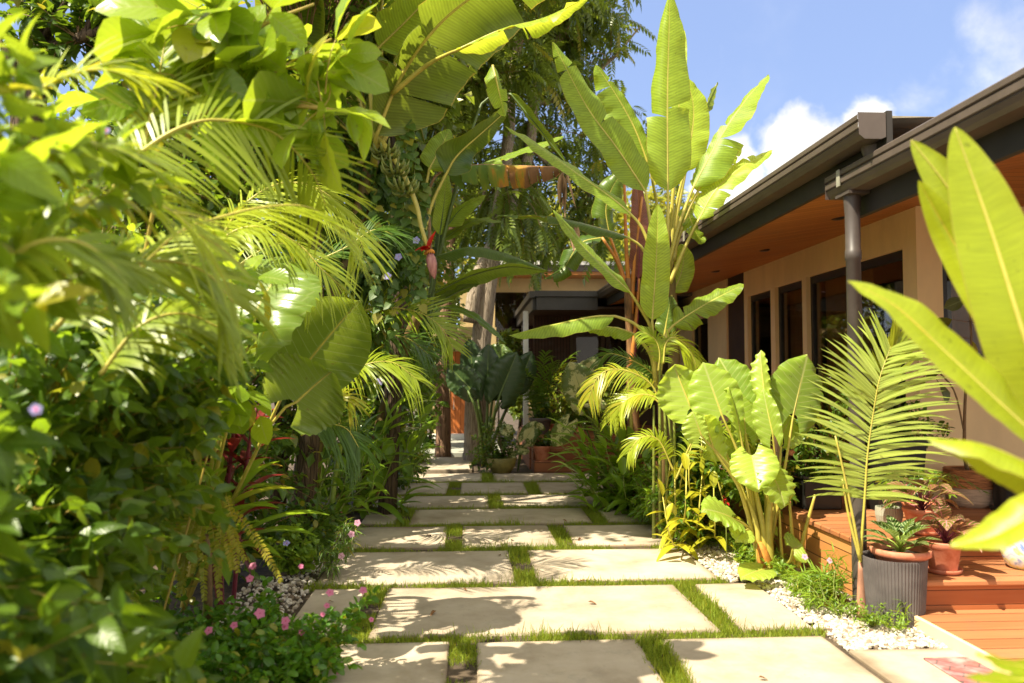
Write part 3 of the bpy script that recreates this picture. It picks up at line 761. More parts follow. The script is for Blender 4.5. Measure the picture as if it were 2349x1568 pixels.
M['fern'] = leaf_mat('fern_leaf', (.14, .2, .02), (.26, .3, .03), (.44, .46, .04), .4, .45)
M['peri'] = leaf_mat('periwinkle_leaf', (.03, .12, .012), (.08, .22, .02), (.22, .46, .02), .40, .34)
M['weed'] = leaf_mat('weed_leaf', (.08, .19, .02), (.17, .31, .035), (.36, .55, .04), .40, .42)
M['grass'] = leaf_mat('grass_blade', (.11, .22, .02), (.27, .38, .06), (.34, .48, .03), .38, .5)
M['pinkleaf'] = leaf_mat('pink_striped_leaf', (.06, .10, .03), (.14, .16, .05), (.4, .3, .12), .35, .32, 'striped', (.75, .30, .30))
M['paleleaf'] = leaf_mat('silver_striped_leaf', (.03, .09, .02), (.06, .14, .03), (.2, .34, .05), .35, .32, 'striped', (.50, .58, .26))
M['fiddle'] = leaf_mat('fig_leaf', (.035, .075, .02), (.10, .15, .03), (.26, .34, .04), .4, .36, 'vein')
M['pink'] = leaf_mat('pink_petal', (.50, .13, .36), (.60, .24, .52), (.60, .24, .55), .35, .5, mid=(.7, .10, .25))
M['lpink'] = leaf_mat('pale_pink_petal', (.54, .30, .58), (.6, .40, .68), (.6, .40, .66), .35, .5)
M['violet'] = leaf_mat('violet_petal', (.25, .27, .8), (.32, .36, .88), (.35, .38, .95), .35, .5)
M['litter'] = plain('leaf_litter', (.20, .09, .03), .8, .4, 20)
M['redpet'] = plain('red_bract', (.50, .02, .015), .4, .25, 9)
M['budpet'] = plain('bud_bract', (.40, .13, .13), .5, .35, 12, c2=(.52, .25, .21), stretch=(3, 3, .6))
M['throat'] = plain('flower_throat', (.6, .1, .2), .6, .1, 9)
M['fruit'] = plain('green_banana_fruit', (.14, .17, .025), .5, .3, 14)
M['husk'] = plain('dry_orange', (.55, .22, .03), .8, .3, 14)

# ------------------------------------------------------------ ground and path
g = MB()
xs = np.r_[-300, -60, np.linspace(-12, 12, 60), 60, 300]; ys = np.r_[-60, np.linspace(-4, 40, 110), 120, 500]
X_, Y_ = np.meshgrid(xs, ys)
Zg = np.where((abs(X_) < 12) & (Y_ < 40), -.045 + .018*np.sin(X_*3.1+np.cos(Y_*2.3)*2)*np.sin(Y_*2.7), -.045)
Zg = np.where((X_ > -1.4) & (X_ < 2.6) & (Y_ < 14), -.022, Zg)
g.add(np.stack([X_, Y_, Zg], -1), grid(len(xs), len(ys)))
struct('ground', g, M['soil'])

XL, GAP = -1.04, .13
rows = [  # y0, y1, slabs (x0, x1)
 (3.02, 4.25, [(-1.02, -.10), (.045, .905), (1.05, 1.94)]),
 (4.37, 5.35, [(-1.02, -.665), (-.535, 1.40), (1.53, 1.95)]),
 (5.47, 6.46, [(-1.04, .325), (.48, 1.75)]),
 (6.60, 7.53, [(-1.04, -.20), (-.05, .75), (.905, 1.77)]),
 (7.66, 8.50, [(-1.05, -.71), (-.565, 1.225), (1.375, 1.79)]),
 (8.64, 9.47, [(-1.05, .225), (.39, 1.75)]),
 (9.62, 10.62, [(-1.05, -.265), (-.10, .735), (.90, 1.76)]),
 (10.78, 11.66, [(-1.05, .19), (.36, 1.80)]),
]
nm = ['nearest row cut by the bottom of the photo', 'second row from the viewer', 'third row from the viewer', 'fourth row from the viewer', 'fifth row from the viewer', 'sixth row from the viewer', 'seventh row from the viewer', 'farthest full row before the dark tree trunks']
pos = {2: ['left', 'right'], 3: ['left', 'middle', 'right']}
extra = {(1, 1): 'wide sunlit cream paving slab with a leafy shadow, middle of the second row from the viewer', (3, 0): 'cream paving slab with a brown stain on its back edge, left end of the fourth row'}
grects = []
for ri, (y0, y1, sl_) in enumerate(rows):
    for si, (x0, x1) in enumerate(sl_):
        b = MB(); b.bbox(x0, x1, y0, y1, -.06, 0.0 - .002*((ri+si) % 3), .007)
        q = b.V[0]; fx_ = (q[:, 0:1]-x0)/(x1-x0); fy_ = (q[:, 1:2]-y0)/(y1-y0); J = rng.normal(size=(4, 2))*.009
        q[:, :2] += (1-fx_)*(1-fy_)*J[0] + fx_*(1-fy_)*J[1] + (1-fx_)*fy_*J[2] + fx_*fy_*J[3]
        o = b.build('paving_slab', M['slab_stain' if (ri, si) == (3, 0) else 'slab'])
        tag(o, extra.get((ri, si), 'cream concrete paving slab, %s one in the %s' % (pos[len(sl_)][si], nm[ri])), 'paving slab', 'paving slabs of the garden path')
        if si: grects.append((sl_[si-1][1], x0, y0, y1))
    if ri: grects.append((-1.08, sl_[-1][1]+.02 if ri != 0 else 1.95, rows[ri-1][1], y0))
b = MB(); b.bbox(1.965, 4.2, 2.6, 4.03, -.06, -.004, .007)
tag(b.build('paving_slab', M['slab']), 'pale paving slab at the right holding the red stamped mat', 'paving slab', 'paving slabs of the garden path')
b = MB(); b.bbox(2.27, 3.3, 2.9, 3.87, -.003, .006, .003)
tag(b.build('doormat', M['mat']), 'faded red mat with a stamped pattern lying on the pale slab at right', 'mat')
b = MB(); b.bbox(-.80, .06, 11.9, 13.75, -.07, .03, .01)
tag(b.build('paving_slab', M['slab']), 'dim stone slab in the shade leading to the brown tree trunk', 'paving slab', 'paving slabs of the garden path')
b = MB(); b.bbox(-1.0, .6, 14.25, 17.4, -.06, .06, .008); struct('path', b, M['greydeck'])

# grass between the slabs
def grass_obj():
    mb = MB(); P = []
    for (x0, x1, y0, y1) in grects:
        A = (x1-x0)*(y1-y0); yc = (y0+y1)/2
        n = int(A*min(12500, 12500*(5.5/yc)**1.3))
        q = np.stack([rng.uniform(x0, x1, n), rng.uniform(y0, y1, n)], 1) + rng.normal(size=(n, 2))*.014
        keep = np.sin(q[:, 0]*5.3+yc*3)*np.sin(q[:, 0]*2.1+q[:, 1]*7) > -.80 + .6*rng.random(n)
        P.append(q[keep])
    P = np.concatenate(P); n = len(P); print('grass', n)
    P3 = np.c_[P, np.full(n, -.024)]
    az = rng.uniform(0, 2*pi, n); lean = np.abs(rng.normal(size=n))*.45
    Dv = np.stack([np.cos(az)*lean, np.sin(az)*lean, np.ones(n)], 1)
    X, Y, Z = frames(Dv, (0.3, .9, .1), rng.uniform(-1, 1, n))
    t = np.array([0, .45, .8, 1.0]); w = np.array([.5, .45, .28, .02]); zz = -.28*t**2
    tv = np.concatenate([np.stack([-w*.07, t, zz], 1)[:, None], np.stack([w*.07, t, zz], 1)[:, None]], 1).reshape(-1, 3)
    tu = np.concatenate([np.stack([0*t+.2, t], 1)[:, None], np.stack([0*t+.8, t], 1)[:, None]], 1).reshape(-1, 2)
    patch = .5+.5*np.sin(P[:, 0]*3.7+2*np.sin(P[:, 1]*2.9))
    h = rng.gamma(4, .0075, n)*(.6+.6*patch) + .014
    mb.inst((tv, grid(2, 4), tu), P3, X, Y, Z, h, np.clip(rng.normal(.5, .28, n), 0, 1), SX=np.full(n, .062))
    o = mb.build('grass', M['grass']); tag(o, 'short green grass growing in the joints between the paving slabs', 'grass', kind='stuff')
grass_obj()

lt = MB()
lv = tpl_leaf(p_ovate, 4, .5, .35, .45); first = None
for k in range(16):
    x, y = rng.uniform(-.9, 1.7), rng.uniform(3.6, 9.0); a = rng.random()*6.3
    X, Y, Z = frames(np.array([[cos(a), sin(a), .05]]), (0, 0, 1)); m = MB(); m.inst(lv, np.array([[0, 0, .006]]), X, Y, Z, rng.uniform(.035, .07), rng.random())
    o = m.build('fallen_leaf', M['litter']); o.location = (x, y, .004)
    tag(o, 'small curled dry brown leaf fallen on the paving', 'fallen leaf', 'dry leaves fallen on the paving')
# white pebbles
def ico():
    p = (1+5**.5)/2
    V = unit(np.array([(-1, p, 0), (1, p, 0), (-1, -p, 0), (1, -p, 0), (0, -1, p), (0, 1, p), (0, -1, -p), (0, 1, -p), (p, 0, -1), (p, 0, 1), (-p, 0, -1), (-p, 0, 1)]))
    F = np.array([(0,11,5),(0,5,1),(0,1,7),(0,7,10),(0,10,11),(1,5,9),(5,11,4),(11,10,2),(10,7,6),(7,1,8),(3,9,4),(3,4,2),(3,2,6),(3,6,8),(3,8,9),(4,9,5),(2,4,11),(6,2,10),(8,6,7),(9,8,1)])
    return V, F
def pebbles(name, polys, dens, label):
    mb = MB(); V, F = ico(); vs = []
    for k in range(5): vs.append((V*(1+rng.normal(size=V.shape)*.14), F, np.zeros((12, 2))))
    P = []
    for (xa0, xa1, xb0, xb1, y0, y1) in polys:      # a strip whose x range runs from (xa0,xa1) at y0 to (xb0,xb1) at y1
        n = int(dens*(y1-y0)*((xa1-xa0)+(xb1-xb0))/2*min(1, (5/y0)**.8)); t = rng.random(n); y = y0+(y1-y0)*t
        lo = xa0+(xb0-xa0)*t; hi = xa1+(xb1-xa1)*t
        P.append(np.stack([lo+(hi-lo)*rng.random(n), y, np.full(n, -.020)+rng.random(n)*.016], 1))
    P = np.concatenate(P); n = len(P); print('pebbles', n)
    d = rng.normal(size=(n, 3)); d[:, 2] *= .3
    X, Y, Z = frames(d, (0, 0, 1)); s = rng.gamma(9, .00125, n)+.004
    for k in range(5):
        m = np.arange(n) % 5 == k
        mb.inst(vs[k], P[m], X[m], Y[m], Z[m]*.65, s[m], SX=s[m]*rng.uniform(.6, 1, m.sum()))
    for i in range(len(mb.F)): mb.F[i] = (mb.F[i][0], 0, False)
    o = mb.build(name, M['pebble']); tag(o, label, 'pebbles', kind='stuff')
pebbles('pebbles', [(1.98, 2.06, 1.98, 2.5, 4.03, 4.45), (2.03, 2.52, 2.03, 2.5, 4.05, 4.5), (1.97, 2.45, 1.97, 2.46, 4.4, 5.45), (1.77, 2.44, 1.79, 2.44, 5.45, 7.6), (1.8, 2.4, 1.8, 2.4, 7.6, 10.0)], 4000, 'white pebbles spread along the right edge of the path')
pebbles('pebbles', [(-1.6, -1.05, -1.5, -1.06, 3.6, 5.7), (-1.3, -1.07, -1.2, -1.07, 5.7, 7.5)], 1000, 'white pebbles showing under the plants left of the path')

# ------------------------------------------------------------ the house along the right side
H = T('garden_house', (3.9, 9.0, 0), 'tan garden house with dark windows, wood soffit and brown gutters along the right side', 'house')
WX = 3.9
b = MB()
wy = [YX(u, WX) for u in (2077, 1853, 1843, 1780, 1770, 1717, 1709, 1668, 1625, 1588)]
piers = [(6.75, wy[0]), (wy[1], wy[2]), (wy[3], wy[4]), (wy[5], wy[6]), (wy[7], wy[8]), (wy[9], 15.1)]
for y0, y1 in piers: b.box(WX, WX+.16, y0, y1, .3, 3.02)
for (y0, y1, z) in [(wy[0], wy[1], 2.57), (wy[2], wy[3], 2.56), (wy[4], wy[5], 2.55), (wy[8], wy[9], 2.4)]: b.box(WX+.002, WX+.158, y0, y1, z, 3.0)
RW0, RW1 = D(2164, 700, 6.6).x, 6.2
b.box(WX, RW0, 6.6, 6.748, .3, 3.02); b.box(RW0, 9, 6.602, 6.746, .3, 1.51); b.box(RW0, 9, 6.602, 6.746, 2.62, 3.0); b.box(RW1, 9, 6.603, 6.745, 1.51, 2.62)
H.part('wall', b, M['wall'])
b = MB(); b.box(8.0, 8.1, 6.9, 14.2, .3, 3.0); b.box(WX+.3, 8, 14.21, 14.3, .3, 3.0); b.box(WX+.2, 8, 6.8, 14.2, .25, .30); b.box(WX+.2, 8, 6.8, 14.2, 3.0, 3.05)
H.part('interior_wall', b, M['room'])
def window_y(y0, y1, z0, z1, cur=None, x=WX+.05, mull=None):
    f = MB(); t = .055
    f.box(x, x+.05, y0, y0+t, z0, z1); f.box(x, x+.05, y1-t, y1, z0, z1); f.box(x+.001, x+.049, y0+t, y1-t, z1-t*1.5, z1); f.box(x+.001, x+.049, y0+t, y1-t, z0, z0+t)
    if mull: f.box(x+.002, x+.048, mull-.03, mull+.03, z0+t, z1-t*1.5)
    fr = H.part('window', f, M['frame'])
    p = MB(); p.box(x+.02, x+.028, y0+t*.5, y1-t*.5, z0+t*.5, z1-t*.5); H.part('pane', p, M['glass'], parent=fr)
    if cur:
        c = MB(); q = np.linspace(cur[0], cur[1], 90); xx = x+.16+.035*np.sin(q*38+np.sin(q*9)*1.5)
        V = np.stack([np.stack([xx, q, np.full(90, z0+.02)], 1), np.stack([xx, q, np.full(90, z1-.05)], 1)], 0)
        c.add(V.reshape(-1, 3), grid(90, 2)); H.part('curtain', c, M['curtain'], parent=fr)
wm = YX(1955, WX)
window_y(wy[0], wy[1], .36, 2.57, (wm, wy[1]-.04), mull=wm)
window_y(wy[2], wy[3], .36, 2.56, (wy[2]+.02, wy[3]-.02))
window_y(wy[4], wy[5], .36, 2.55, (wy[4]+.02, wy[4]+.4))
window_y(wy[8], wy[9], .36, 2.4)
f = MB(); t = .075
f.box(RW0, RW0+t, 6.66, 6.72, 1.51, 2.62); f.box(RW0+t, RW1, 6.661, 6.719, 1.51, 1.51+.1); f.box(RW0+t, RW1, 6.661, 6.719, 2.56, 2.62)
xm = D(2268, 700, 6.66).x; f.box(xm-.035, xm+.035, 6.662, 6.718, 1.61, 2.56)
fr = H.part('window', f, M['frame'])
p = MB(); p.box(RW0+.03, RW1, 6.685, 6.693, 1.55, 2.6); H.part('pane', p, M['glass'], parent=fr)
c = MB(); q = np.linspace(RW0+.25, RW1, 90); V = np.stack([np.stack([q, 6.86+.03*np.sin(q*36), np.full(90, z)], 1) for z in (1.5, 2.62)], 0); c.add(V.reshape(-1, 3), grid(90, 2)); H.part('curtain', c, M['curtain'], parent=fr)
b = MB(); b.box(WX+.03, WX+.10, wy[6], wy[7], .36, 2.98); H.part('door', b, M['brown'])
# soffit: sloping timber lining
def slope(x0, z0, x1, z1, y0, y1, th=.03):
    mb = MB(); V = [(x0, y0, z0), (x1, y0, z1), (x1, y1, z1), (x0, y1, z0), (x0, y0, z0+th), (x1, y0, z1+th), (x1, y1, z1+th), (x0, y1, z0+th)]
    mb.add(V, [(0, 3, 2, 1), (4, 5, 6, 7), (0, 1, 5, 4), (1, 2, 6, 5), (2, 3, 7, 6), (3, 0, 4, 7)], smooth=False); return mb
H.part('soffit', slope(2.42, 2.665, WX, 2.90, 1.5, 13.6), M['soffit'])
H.part('soffit', slope(WX+.002, 2.905, 9, 2.93, 1.5, 6.6), M['soffit'])
b = MB(); b.box(2.385, 2.418, 4.30, 13.4, 2.65, 2.93); b.box(2.475, 2.515, 1.5, 4.86, 2.425, 2.72); H.part('fascia', b, M['metald'])
b = MB()
for y in (6.6, 8.3, 10.0, 11.6): 
    xq = 3.2; b.lathe([(.0, -.012), (.045, -.012), (.06, -.004), (.06, .01)], (xq, y, 2.665+(xq-2.42)/1.48*.235), 20)
H.part('downlight', b, M['black'])
def gutter(x, y0, y1, zt, zb, d=.155):
    mb = MB()
    pr = [(0, zt), (-.008, zt-.008), (-.008, zt-.034), (.006, zt-.040), (.006, zt-.046), (-.006, zt-.050), (-.006, zt-.084), (.007, zt-.090), (.007, zt-.096), (-.002, zt-.100), (.012, zb+.02), (.030, zb), (d-.01, zb), (d, zb+.01), (d, zt)]
    P = np.array([(x+a, z) for a, z in pr]); n = len(P)
    ys_ = np.array([y0, y1])
    V = np.concatenate([np.c_[P[:, 0], np.full(n, y), P[:, 1]] for y in ys_])
    mb.add(V, [(i, i+1, n+i+1, n+i) for i in range(n-1)], smooth=False)
    n0 = mb.n
    E = np.array([[(x-.01, y0-.004, zt+.004), (x+d, y0-.004, zt+.004), (x+d, y0-.004, zb+.006), (x+d-.03, y0-.004, zb-.006), (x+.03, y0-.004, zb-.006), (x-.004, y0-.004, zb+.02)]])
    mb.add(E.reshape(-1, 3), [tuple(range(6))], smooth=False)
    return mb
gb = gutter(2.225, YX(1983, 2.225), 13.40, 2.915, 2.772); H.part('gutter', gb, M['metal'])
GE = YX(1903, 2.325); gb = gutter(2.325, 1.2, GE, 2.705, 2.56)
gb.add([(2.318, GE+.003, 2.708), (2.48, GE+.003, 2.708), (2.48, GE+.003, 2.562), (2.32, GE+.003, 2.562)], [(0, 1, 2, 3)], smooth=False); H.part('gutter', gb, M['metal'])
b = MB(); b.lathe([(.07, 2.774), (.066, 2.75), (.05, 2.70), (.048, 2.63)], (2.40, YX(2015, 2.40), 0), 20); H.part('gutter_outlet', b, M['metal'])
PY = YX(1963, 2.40)
b = MB(); b.box(2.335, 2.47, PY-.09, PY+.09, 2.540, 2.558); 
b.lathe([(.052, 2.542), (.05, 2.50), (.045, 2.42), (.045, 2.2), (.049, 2.195), (.049, 2.14), (.044, 2.135), (.044, 1.0), (.044, -.03)], (2.40, PY, 0), 28); H.part('downpipe', b, M['pipe'])
b = MB(); b.box(2.309, 2.316, PY-.02, PY+.02, 2.60, 2.704); H.part('gutter_joint', b, M['roofcap'])
b = MB(); b.box(2.209, 2.2165, 7.9, 7.95, 2.81, 2.912); H.part('gutter_joint', b, M['roofcap'])
# roof sheets and the raised part behind
def corr(x0, z0, x1, z1, y0, y1, amp=.004, per=.19):
    mb = MB(); y = np.arange(y0, y1, per/8); zz = amp*np.maximum(0, np.cos(y/per*2*pi))**3*2
    V = np.stack([np.stack([np.full_like(y, x), y, z+zz], 1) for x, z in ((x0, z0), ((x0+x1)/2, (z0+z1)/2), (x1, z1))], 0)
    mb.add(V.reshape(-1, 3), grid(len(y), 3)); return mb
H.part('roof', corr(2.40, 2.893, 3.30, 2.93, 4.32, 13.4), M['roof'])
H.part('roof', corr(2.37, 2.712, 3.20, 2.80, 1.2, 4.85), M['roof'])
b = MB(); b.box(3.25, 8, 6.0, 6.1, 2.96, 3.37); b.box(3.252, 3.35, 6.102, 13.4, 2.96, 3.368); H.part('parapet', b, M['wall'])
b = MB(); b.box(3.21, 8, 5.95, 13.4, 3.372, 3.475); H.part('roof_cap', b, M['roofcap'])

# porch wing: the eave turns towards the path
PW = T('porch_wing', (1.7, 14.5, 0), 'shaded porch wing with dark fascia, slatted brown wall and white column', 'porch')
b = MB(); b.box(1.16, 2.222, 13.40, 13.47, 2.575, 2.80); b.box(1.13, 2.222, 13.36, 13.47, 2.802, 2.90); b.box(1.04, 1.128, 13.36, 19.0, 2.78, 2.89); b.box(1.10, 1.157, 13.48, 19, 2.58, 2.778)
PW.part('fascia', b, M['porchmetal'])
b = MB(); b.box(1.16, 5, 13.48, 19, 2.84, 2.9); PW.part('roof', b, M['roof'])
b = MB(); b.box(1.17, 3.9, 13.48, 19, 2.60, 2.64); PW.part('soffit', b, M['brown'])  # dark brown ceiling, shade under the roof put into its colour
b = MB(); b.box(1.25, 1.95, 15.0, 15.08, .5, 2.6); PW.part('slat_wall', b, M['slat'])
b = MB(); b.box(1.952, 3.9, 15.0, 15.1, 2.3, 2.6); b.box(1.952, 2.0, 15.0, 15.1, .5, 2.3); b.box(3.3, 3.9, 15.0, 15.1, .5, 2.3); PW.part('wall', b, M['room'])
for x0, x1 in ((2.0, 2.62), (2.66, 3.28)):
    f = MB(); f.box(x0, x0+.07, 15.02, 15.07, .5, 2.3); f.box(x1-.07, x1, 15.02, 15.07, .5, 2.3); f.box(x0+.07, x1-.07, 15.021, 15.069, 2.2, 2.3); f.box(x0+.07, x1-.07, 15.022, 15.068, .5, .62)
    d_ = PW.part('door', f, M['brown']); p = MB(); p.box(x0+.05, x1-.05, 15.04, 15.05, .6, 2.22); PW.part('pane', p, M['glass'], parent=d_)
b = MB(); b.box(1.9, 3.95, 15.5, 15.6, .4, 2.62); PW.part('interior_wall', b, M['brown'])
b = MB(); b.bbox(.95, 1.04, 13.62, 13.72, -.05, 2.57, .01); PW.part('column', b, M['white'])
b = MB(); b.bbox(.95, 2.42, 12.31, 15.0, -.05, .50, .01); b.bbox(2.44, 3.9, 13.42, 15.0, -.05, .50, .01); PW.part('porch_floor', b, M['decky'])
S_ = T('wooden_steps', (1.6, 12.0, 0), 'reddish brown wooden steps rising to the shaded porch', 'steps')
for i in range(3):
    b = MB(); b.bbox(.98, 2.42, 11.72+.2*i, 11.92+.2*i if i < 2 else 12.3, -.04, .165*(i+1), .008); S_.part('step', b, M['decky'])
# building behind
F_ = T('rear_house', (1.5, 18, 0), 'cream two storey house seen behind the tree trunks', 'house')
b = MB()
b.box(-.9, .62, 17.7, 17.85, 2.0, 2.55); b.box(1.34, 4.2, 18, 18.15, 0, 3.75); b.box(.6, 1.34, 18, 18.15, 3.38, 3.75); b.box(.15, .6, 17.7, 17.85, -.05, 2.0); b.box(-.2, .6, 18.0, 18.15, 2.55, 3.75); b.box(-.8, -.42, 17.7, 17.85, -.05, 2.0); F_.part('wall', b, M['cream'])
b = MB(); b.box(.6, 1.34, 18.1, 18.15, 1.2, 3.38); b.box(1.345, 1.62, 17.96, 17.998, 1.2, 3.38); F_.part('window', b, M['slat'])
p = MB(); p.box(.62, 1.32, 18.06, 18.08, 1.25, 3.36); F_.part('pane', p, M['glass'])
b = MB(); b.box(.3, 4.6, 17.3, 19, 3.78, 3.95); F_.part('roof', b, M['metal'])
b = MB(); b.box(.28, 4.62, 17.26, 17.298, 3.92, 4.0); F_.part('roof_edge', b, M['white'])
b = MB(); b.box(.3, 4.6, 17.32, 18, 3.70, 3.776); F_.part('soffit', b, M['soffit'])
b = MB(); b.bbox(-.42, .15, 17.72, 17.78, .1, 2.0, .006); dr = F_.part('door', b, M['orange_door'])
b = MB(); b.tube([(-.33, 17.70, .7), (-.33, 17.66, .72), (-.33, 17.66, 1.2), (-.33, 17.70, 1.22)], .012, 6); F_.part('handle', b, M['white'], parent=dr)
b = MB(); b.bbox(-.9, .6, 17.35, 17.69, -.05, .16, .01); F_.part('doorstep', b, M['white'])
RL = T('balcony_railing', (.85, 16.3, 1.7), 'thin grey horizontal bar railing beside the white post at the porch', 'railing')
b = MB()
for x in (.62, 1.12): b.tube([(x, 16.3, 0), (x, 16.3, 2.5)], .022, 8)
RL.part('post', b, M['metal'])
for i in range(6): 
    b = MB(); z = 1.62+.16*i; b.tube([(.62, 16.3, z), (1.12, 16.3, z)], .012, 6); RL.part('rail', b, M['metal'])

# ------------------------------------------------------------ timber terrace
DK = T('timber_terrace', (3.2, 5.5, 0), 'orange brown stepped timber terrace in front of the house', 'deck')
b = MB(); b.bbox(2.50, 9, 4.91, 11.6, .32, .36, .008); DK.part('terrace_floor', b, M['deckx'])
b = MB(); b.bbox(2.52, 2.56, 4.92, 11.6, -.04, .318, .004); DK.part('side_panel', b, M['deckz'])
b = MB(); b.bbox(2.562, 9, 4.93, 4.97, .19, .318, .004); b.bbox(2.60, 9, 4.47, 4.50, -.02, .198, .004); DK.part('riser', b, M['deckr'])
b = MB(); b.bbox(2.57, 9, 4.43, 4.925, .20, .235, .008); DK.part('step', b, M['deckx'])
b = MB(); b.bbox(2.53, 9, 2.2, 4.465, .02, .06, .008); DK.part('lower_floor', b, M['deckx'])
b = MB(); b.bbox(2.505, 2.528, 2.2, 4.44, -.03, .065, .004); DK.part('edge_board', b, M['wall'])
def PT(l, Y=None): return [D(*(p if len(p) == 3 else (p[0], p[1], Y))) for p in l]
FACE = Vector((0, -1, .25))
# ------------------------------------------------------------ pots and their plants
def rim_pot(th, c, r, h, mat, saucer=True, rim=.22, body='pot'):
    x, y, z = c
    b = MB(); z0 = .016 if saucer else 0
    b.lathe([(0, z0), (.70*r, z0), (.74*r, z0+.01), (.93*r, h*(1-rim)), (.95*r, h*(1-rim)+.002), (r*1.0, h*(1-rim)+.006), (r*1.06, h-.008), (r*1.05, h), (r*.97, h), (.92*r, h*(1-rim)), (.88*r, h*.8), (0, h*.8)], (x, y, z), 40)
    th.part(body, b, mat)
    if saucer:
        s = MB(); s.lathe([(0, 0), (.80*r, 0), (.95*r, .012), (1.0*r, .03), (.96*r, .031), (.88*r, .016), (0, .014)], (x, y, z), 40); th.part('saucer', s, mat)
    s = MB(); q = rng.normal(size=(16, 2))*.0
    s.lathe([(0, h*.84), (.5*r, h*.845), (.9*r, h*.82)], (x, y, z), 20); th.part('potting_soil', s, M['soil'])
def rosette(th, c, n, ll, wid, mats, up=55, droop=.4, spread=360, stemr=.006, zj=.03, leafname='leaf'):
    for i in range(n):
        az = R(i*137.5 + rng.normal()*8); el = R(up*(1-.55*(1-i/n)) + rng.normal()*6)
        d = np.array([cos(az)*cos(el), sin(az)*cos(el), sin(el)])
        m = MB(); s0 = np.array(c) + np.array([0, 0, zj*i/n]); L = ll*rng.uniform(.75, 1.1)
        p1 = s0 + d*L*.55
        strap(m, p1, unit(d*np.array([1, 1, .6])), L, wid*rng.uniform(.8, 1.1), droop, rng.random(), 9, p_ovate, .25)
        lf = th.part(leafname, m, mats[0])
        k = MB(); k.tube([s0, (s0+p1)/2+np.array([0, 0, .01]), p1], [stemr, stemr*.8, stemr*.5], 6); th.part('petiole', k, mats[1], parent=lf)

c = G(2050, 1424, -.02); c = Vector((D(2053, 1400, 4.5).x, 4.5, -.022))
P = T('ribbed_planter', c, 'dark grey vertically ribbed planter standing at the foot of the steps', 'planter')
b = MB(); b.lathe([(0, 0), (.150, 0), (.152, .01), (.176, .375), (.176, .385), (.166, .385), (.160, .37), (.15, .26), (0, .26)], tuple(c), 240, rib=.013, ribn=60); P.part('planter_body', b, M['potgrey'])
c2 = c + Vector((.035, -.01, .30))
P = T('terracotta_bowl', c2, 'terracotta bowl of silver speckled leaves set inside the grey ribbed planter', 'potted plant')
b = MB(); b.lathe([(0, 0), (.10, 0), (.135, .07), (.148, .095), (.162, .10), (.165, .135), (.150, .137), (.14, .10), (0, .09)], tuple(c2), 48); P.part('bowl', b, M['terracotta'])
b = MB(); b.lathe([(0, .108), (.138, .1)], tuple(c2), 20); P.part('potting_soil', b, M['soil'])
rosette(P, c2+Vector((0, 0, .10)), 20, .17, .09, (M['paleleaf'], M['pet_g']), 70, .25, zj=.05)
c = Vector((D(2164, 1320, 4.62).x, 4.62, .235))
P = T('potted_plant', c, 'pink veined plant in the small terracotta pot on the lower step', 'potted plant', 'terracotta pots on the terrace')
rim_pot(P, c, .105, .19, M['terracotta']); rosette(P, c+Vector((.02, 0, .16)), 13, .22, .13, (M['pinkleaf'], M['pet_r']), 78, .75, zj=.06)
c = Vector((D(2116, 1220, 5.15).x, 5.15, .36))
P = T('potted_plant', c, 'pink veined plant in the terracotta pot up on the terrace edge behind the other one', 'potted plant', 'terracotta pots on the terrace')
rim_pot(P, c, .115, .17, M['terracotta']); rosette(P, c+Vector((0, 0, .14)), 13, .23, .13, (M['pinkleaf'], M['pet_r']), 66, .7, zj=.06)
c = Vector((D(2040, 1215, 5.36).x, 5.36, .36))
P = T('potted_plant', c, 'small grey green fluted pot with thin stems on the terrace', 'potted plant')
b = MB(); b.lathe([(0, 0), (.055, 0), (.075, .03), (.088, .09), (.086, .145), (.078, .145), (.075, .11), (0, .11)], tuple(c), 180, rib=.02, ribn=30); P.part('pot', b, M['potgreen'])
f, s = MB(), MB(); grow(f, s, [c+Vector((0, 0, .1))], [(c.x, c.y, c.z+.28, .12, .1, .14)], 8, 8, .07, L_LANCE); P.part('foliage', f, M['weed']); P.part('stem', s, M['stem'])
c = Vector((D(2110, 1190, 5.5).x, 5.5, .36))
P = T('potted_plant', c, 'dark leafy fern like plant spilling over a low terracotta pot', 'potted plant')
rim_pot(P, c, .11, .15, M['terracotta'], False)
for i in range(9):
    az = i*.75+.3; L = rng.uniform(.3, .42); d = np.array([cos(az), sin(az), 0]); q = np.array(c)+np.array([0, 0, .14])
    frond(P, [q, q+d*L*.45+np.array([0, 0, .22]), q+d*L+np.array([0, 0, .12])], .085, 9, (M['shrub'] if i % 3 else M['weed'], M['stem']), droop=.3, wid=.022, rib=.003, ang=65, start=.25, merge=True)
c = Vector((2.72, 6.28, .36))
P = T('tall_black_planter', c, 'tall black tapered planter with a small leaved bush by the house wall', 'planter')
c = Vector((D(2045, 1100, 6.1).x, 6.15, .36)); P.o.location = c; P.loc = c
b = MB()
for z0, z1, r0, r1 in ((0, .56, .17, .22),):
    V = []; 
    for z, r in ((0, .165), (.53, .205), (.53, .22), (.565, .222), (.565, .195), (.45, .19)):
        V += [(c.x-r, c.y-r, c.z+z), (c.x+r, c.y-r, c.z+z), (c.x+r, c.y+r, c.z+z), (c.x-r, c.y+r, c.z+z)]
    F = [(4*i+j, 4*i+(j+1) % 4, 4*i+4+(j+1) % 4, 4*i+4+j) for i in range(5) for j in range(4)] + [(20, 21, 22, 23)]
    b.add(V, F, smooth=False)
P.part('planter_body', b, M['black'])
f, s = MB(), MB(); grow(f, s, [c+Vector((0, 0, .5))], [(c.x-.1, c.y, c.z+.72, .5, .3, .30), (c.x+.25, c.y, c.z+.62, .3, .25, .2)], 90, 12, .05, L_OVATE, twr=.003); P.part('foliage', f, M['shrub']); P.part('stem', s, M['twig'])
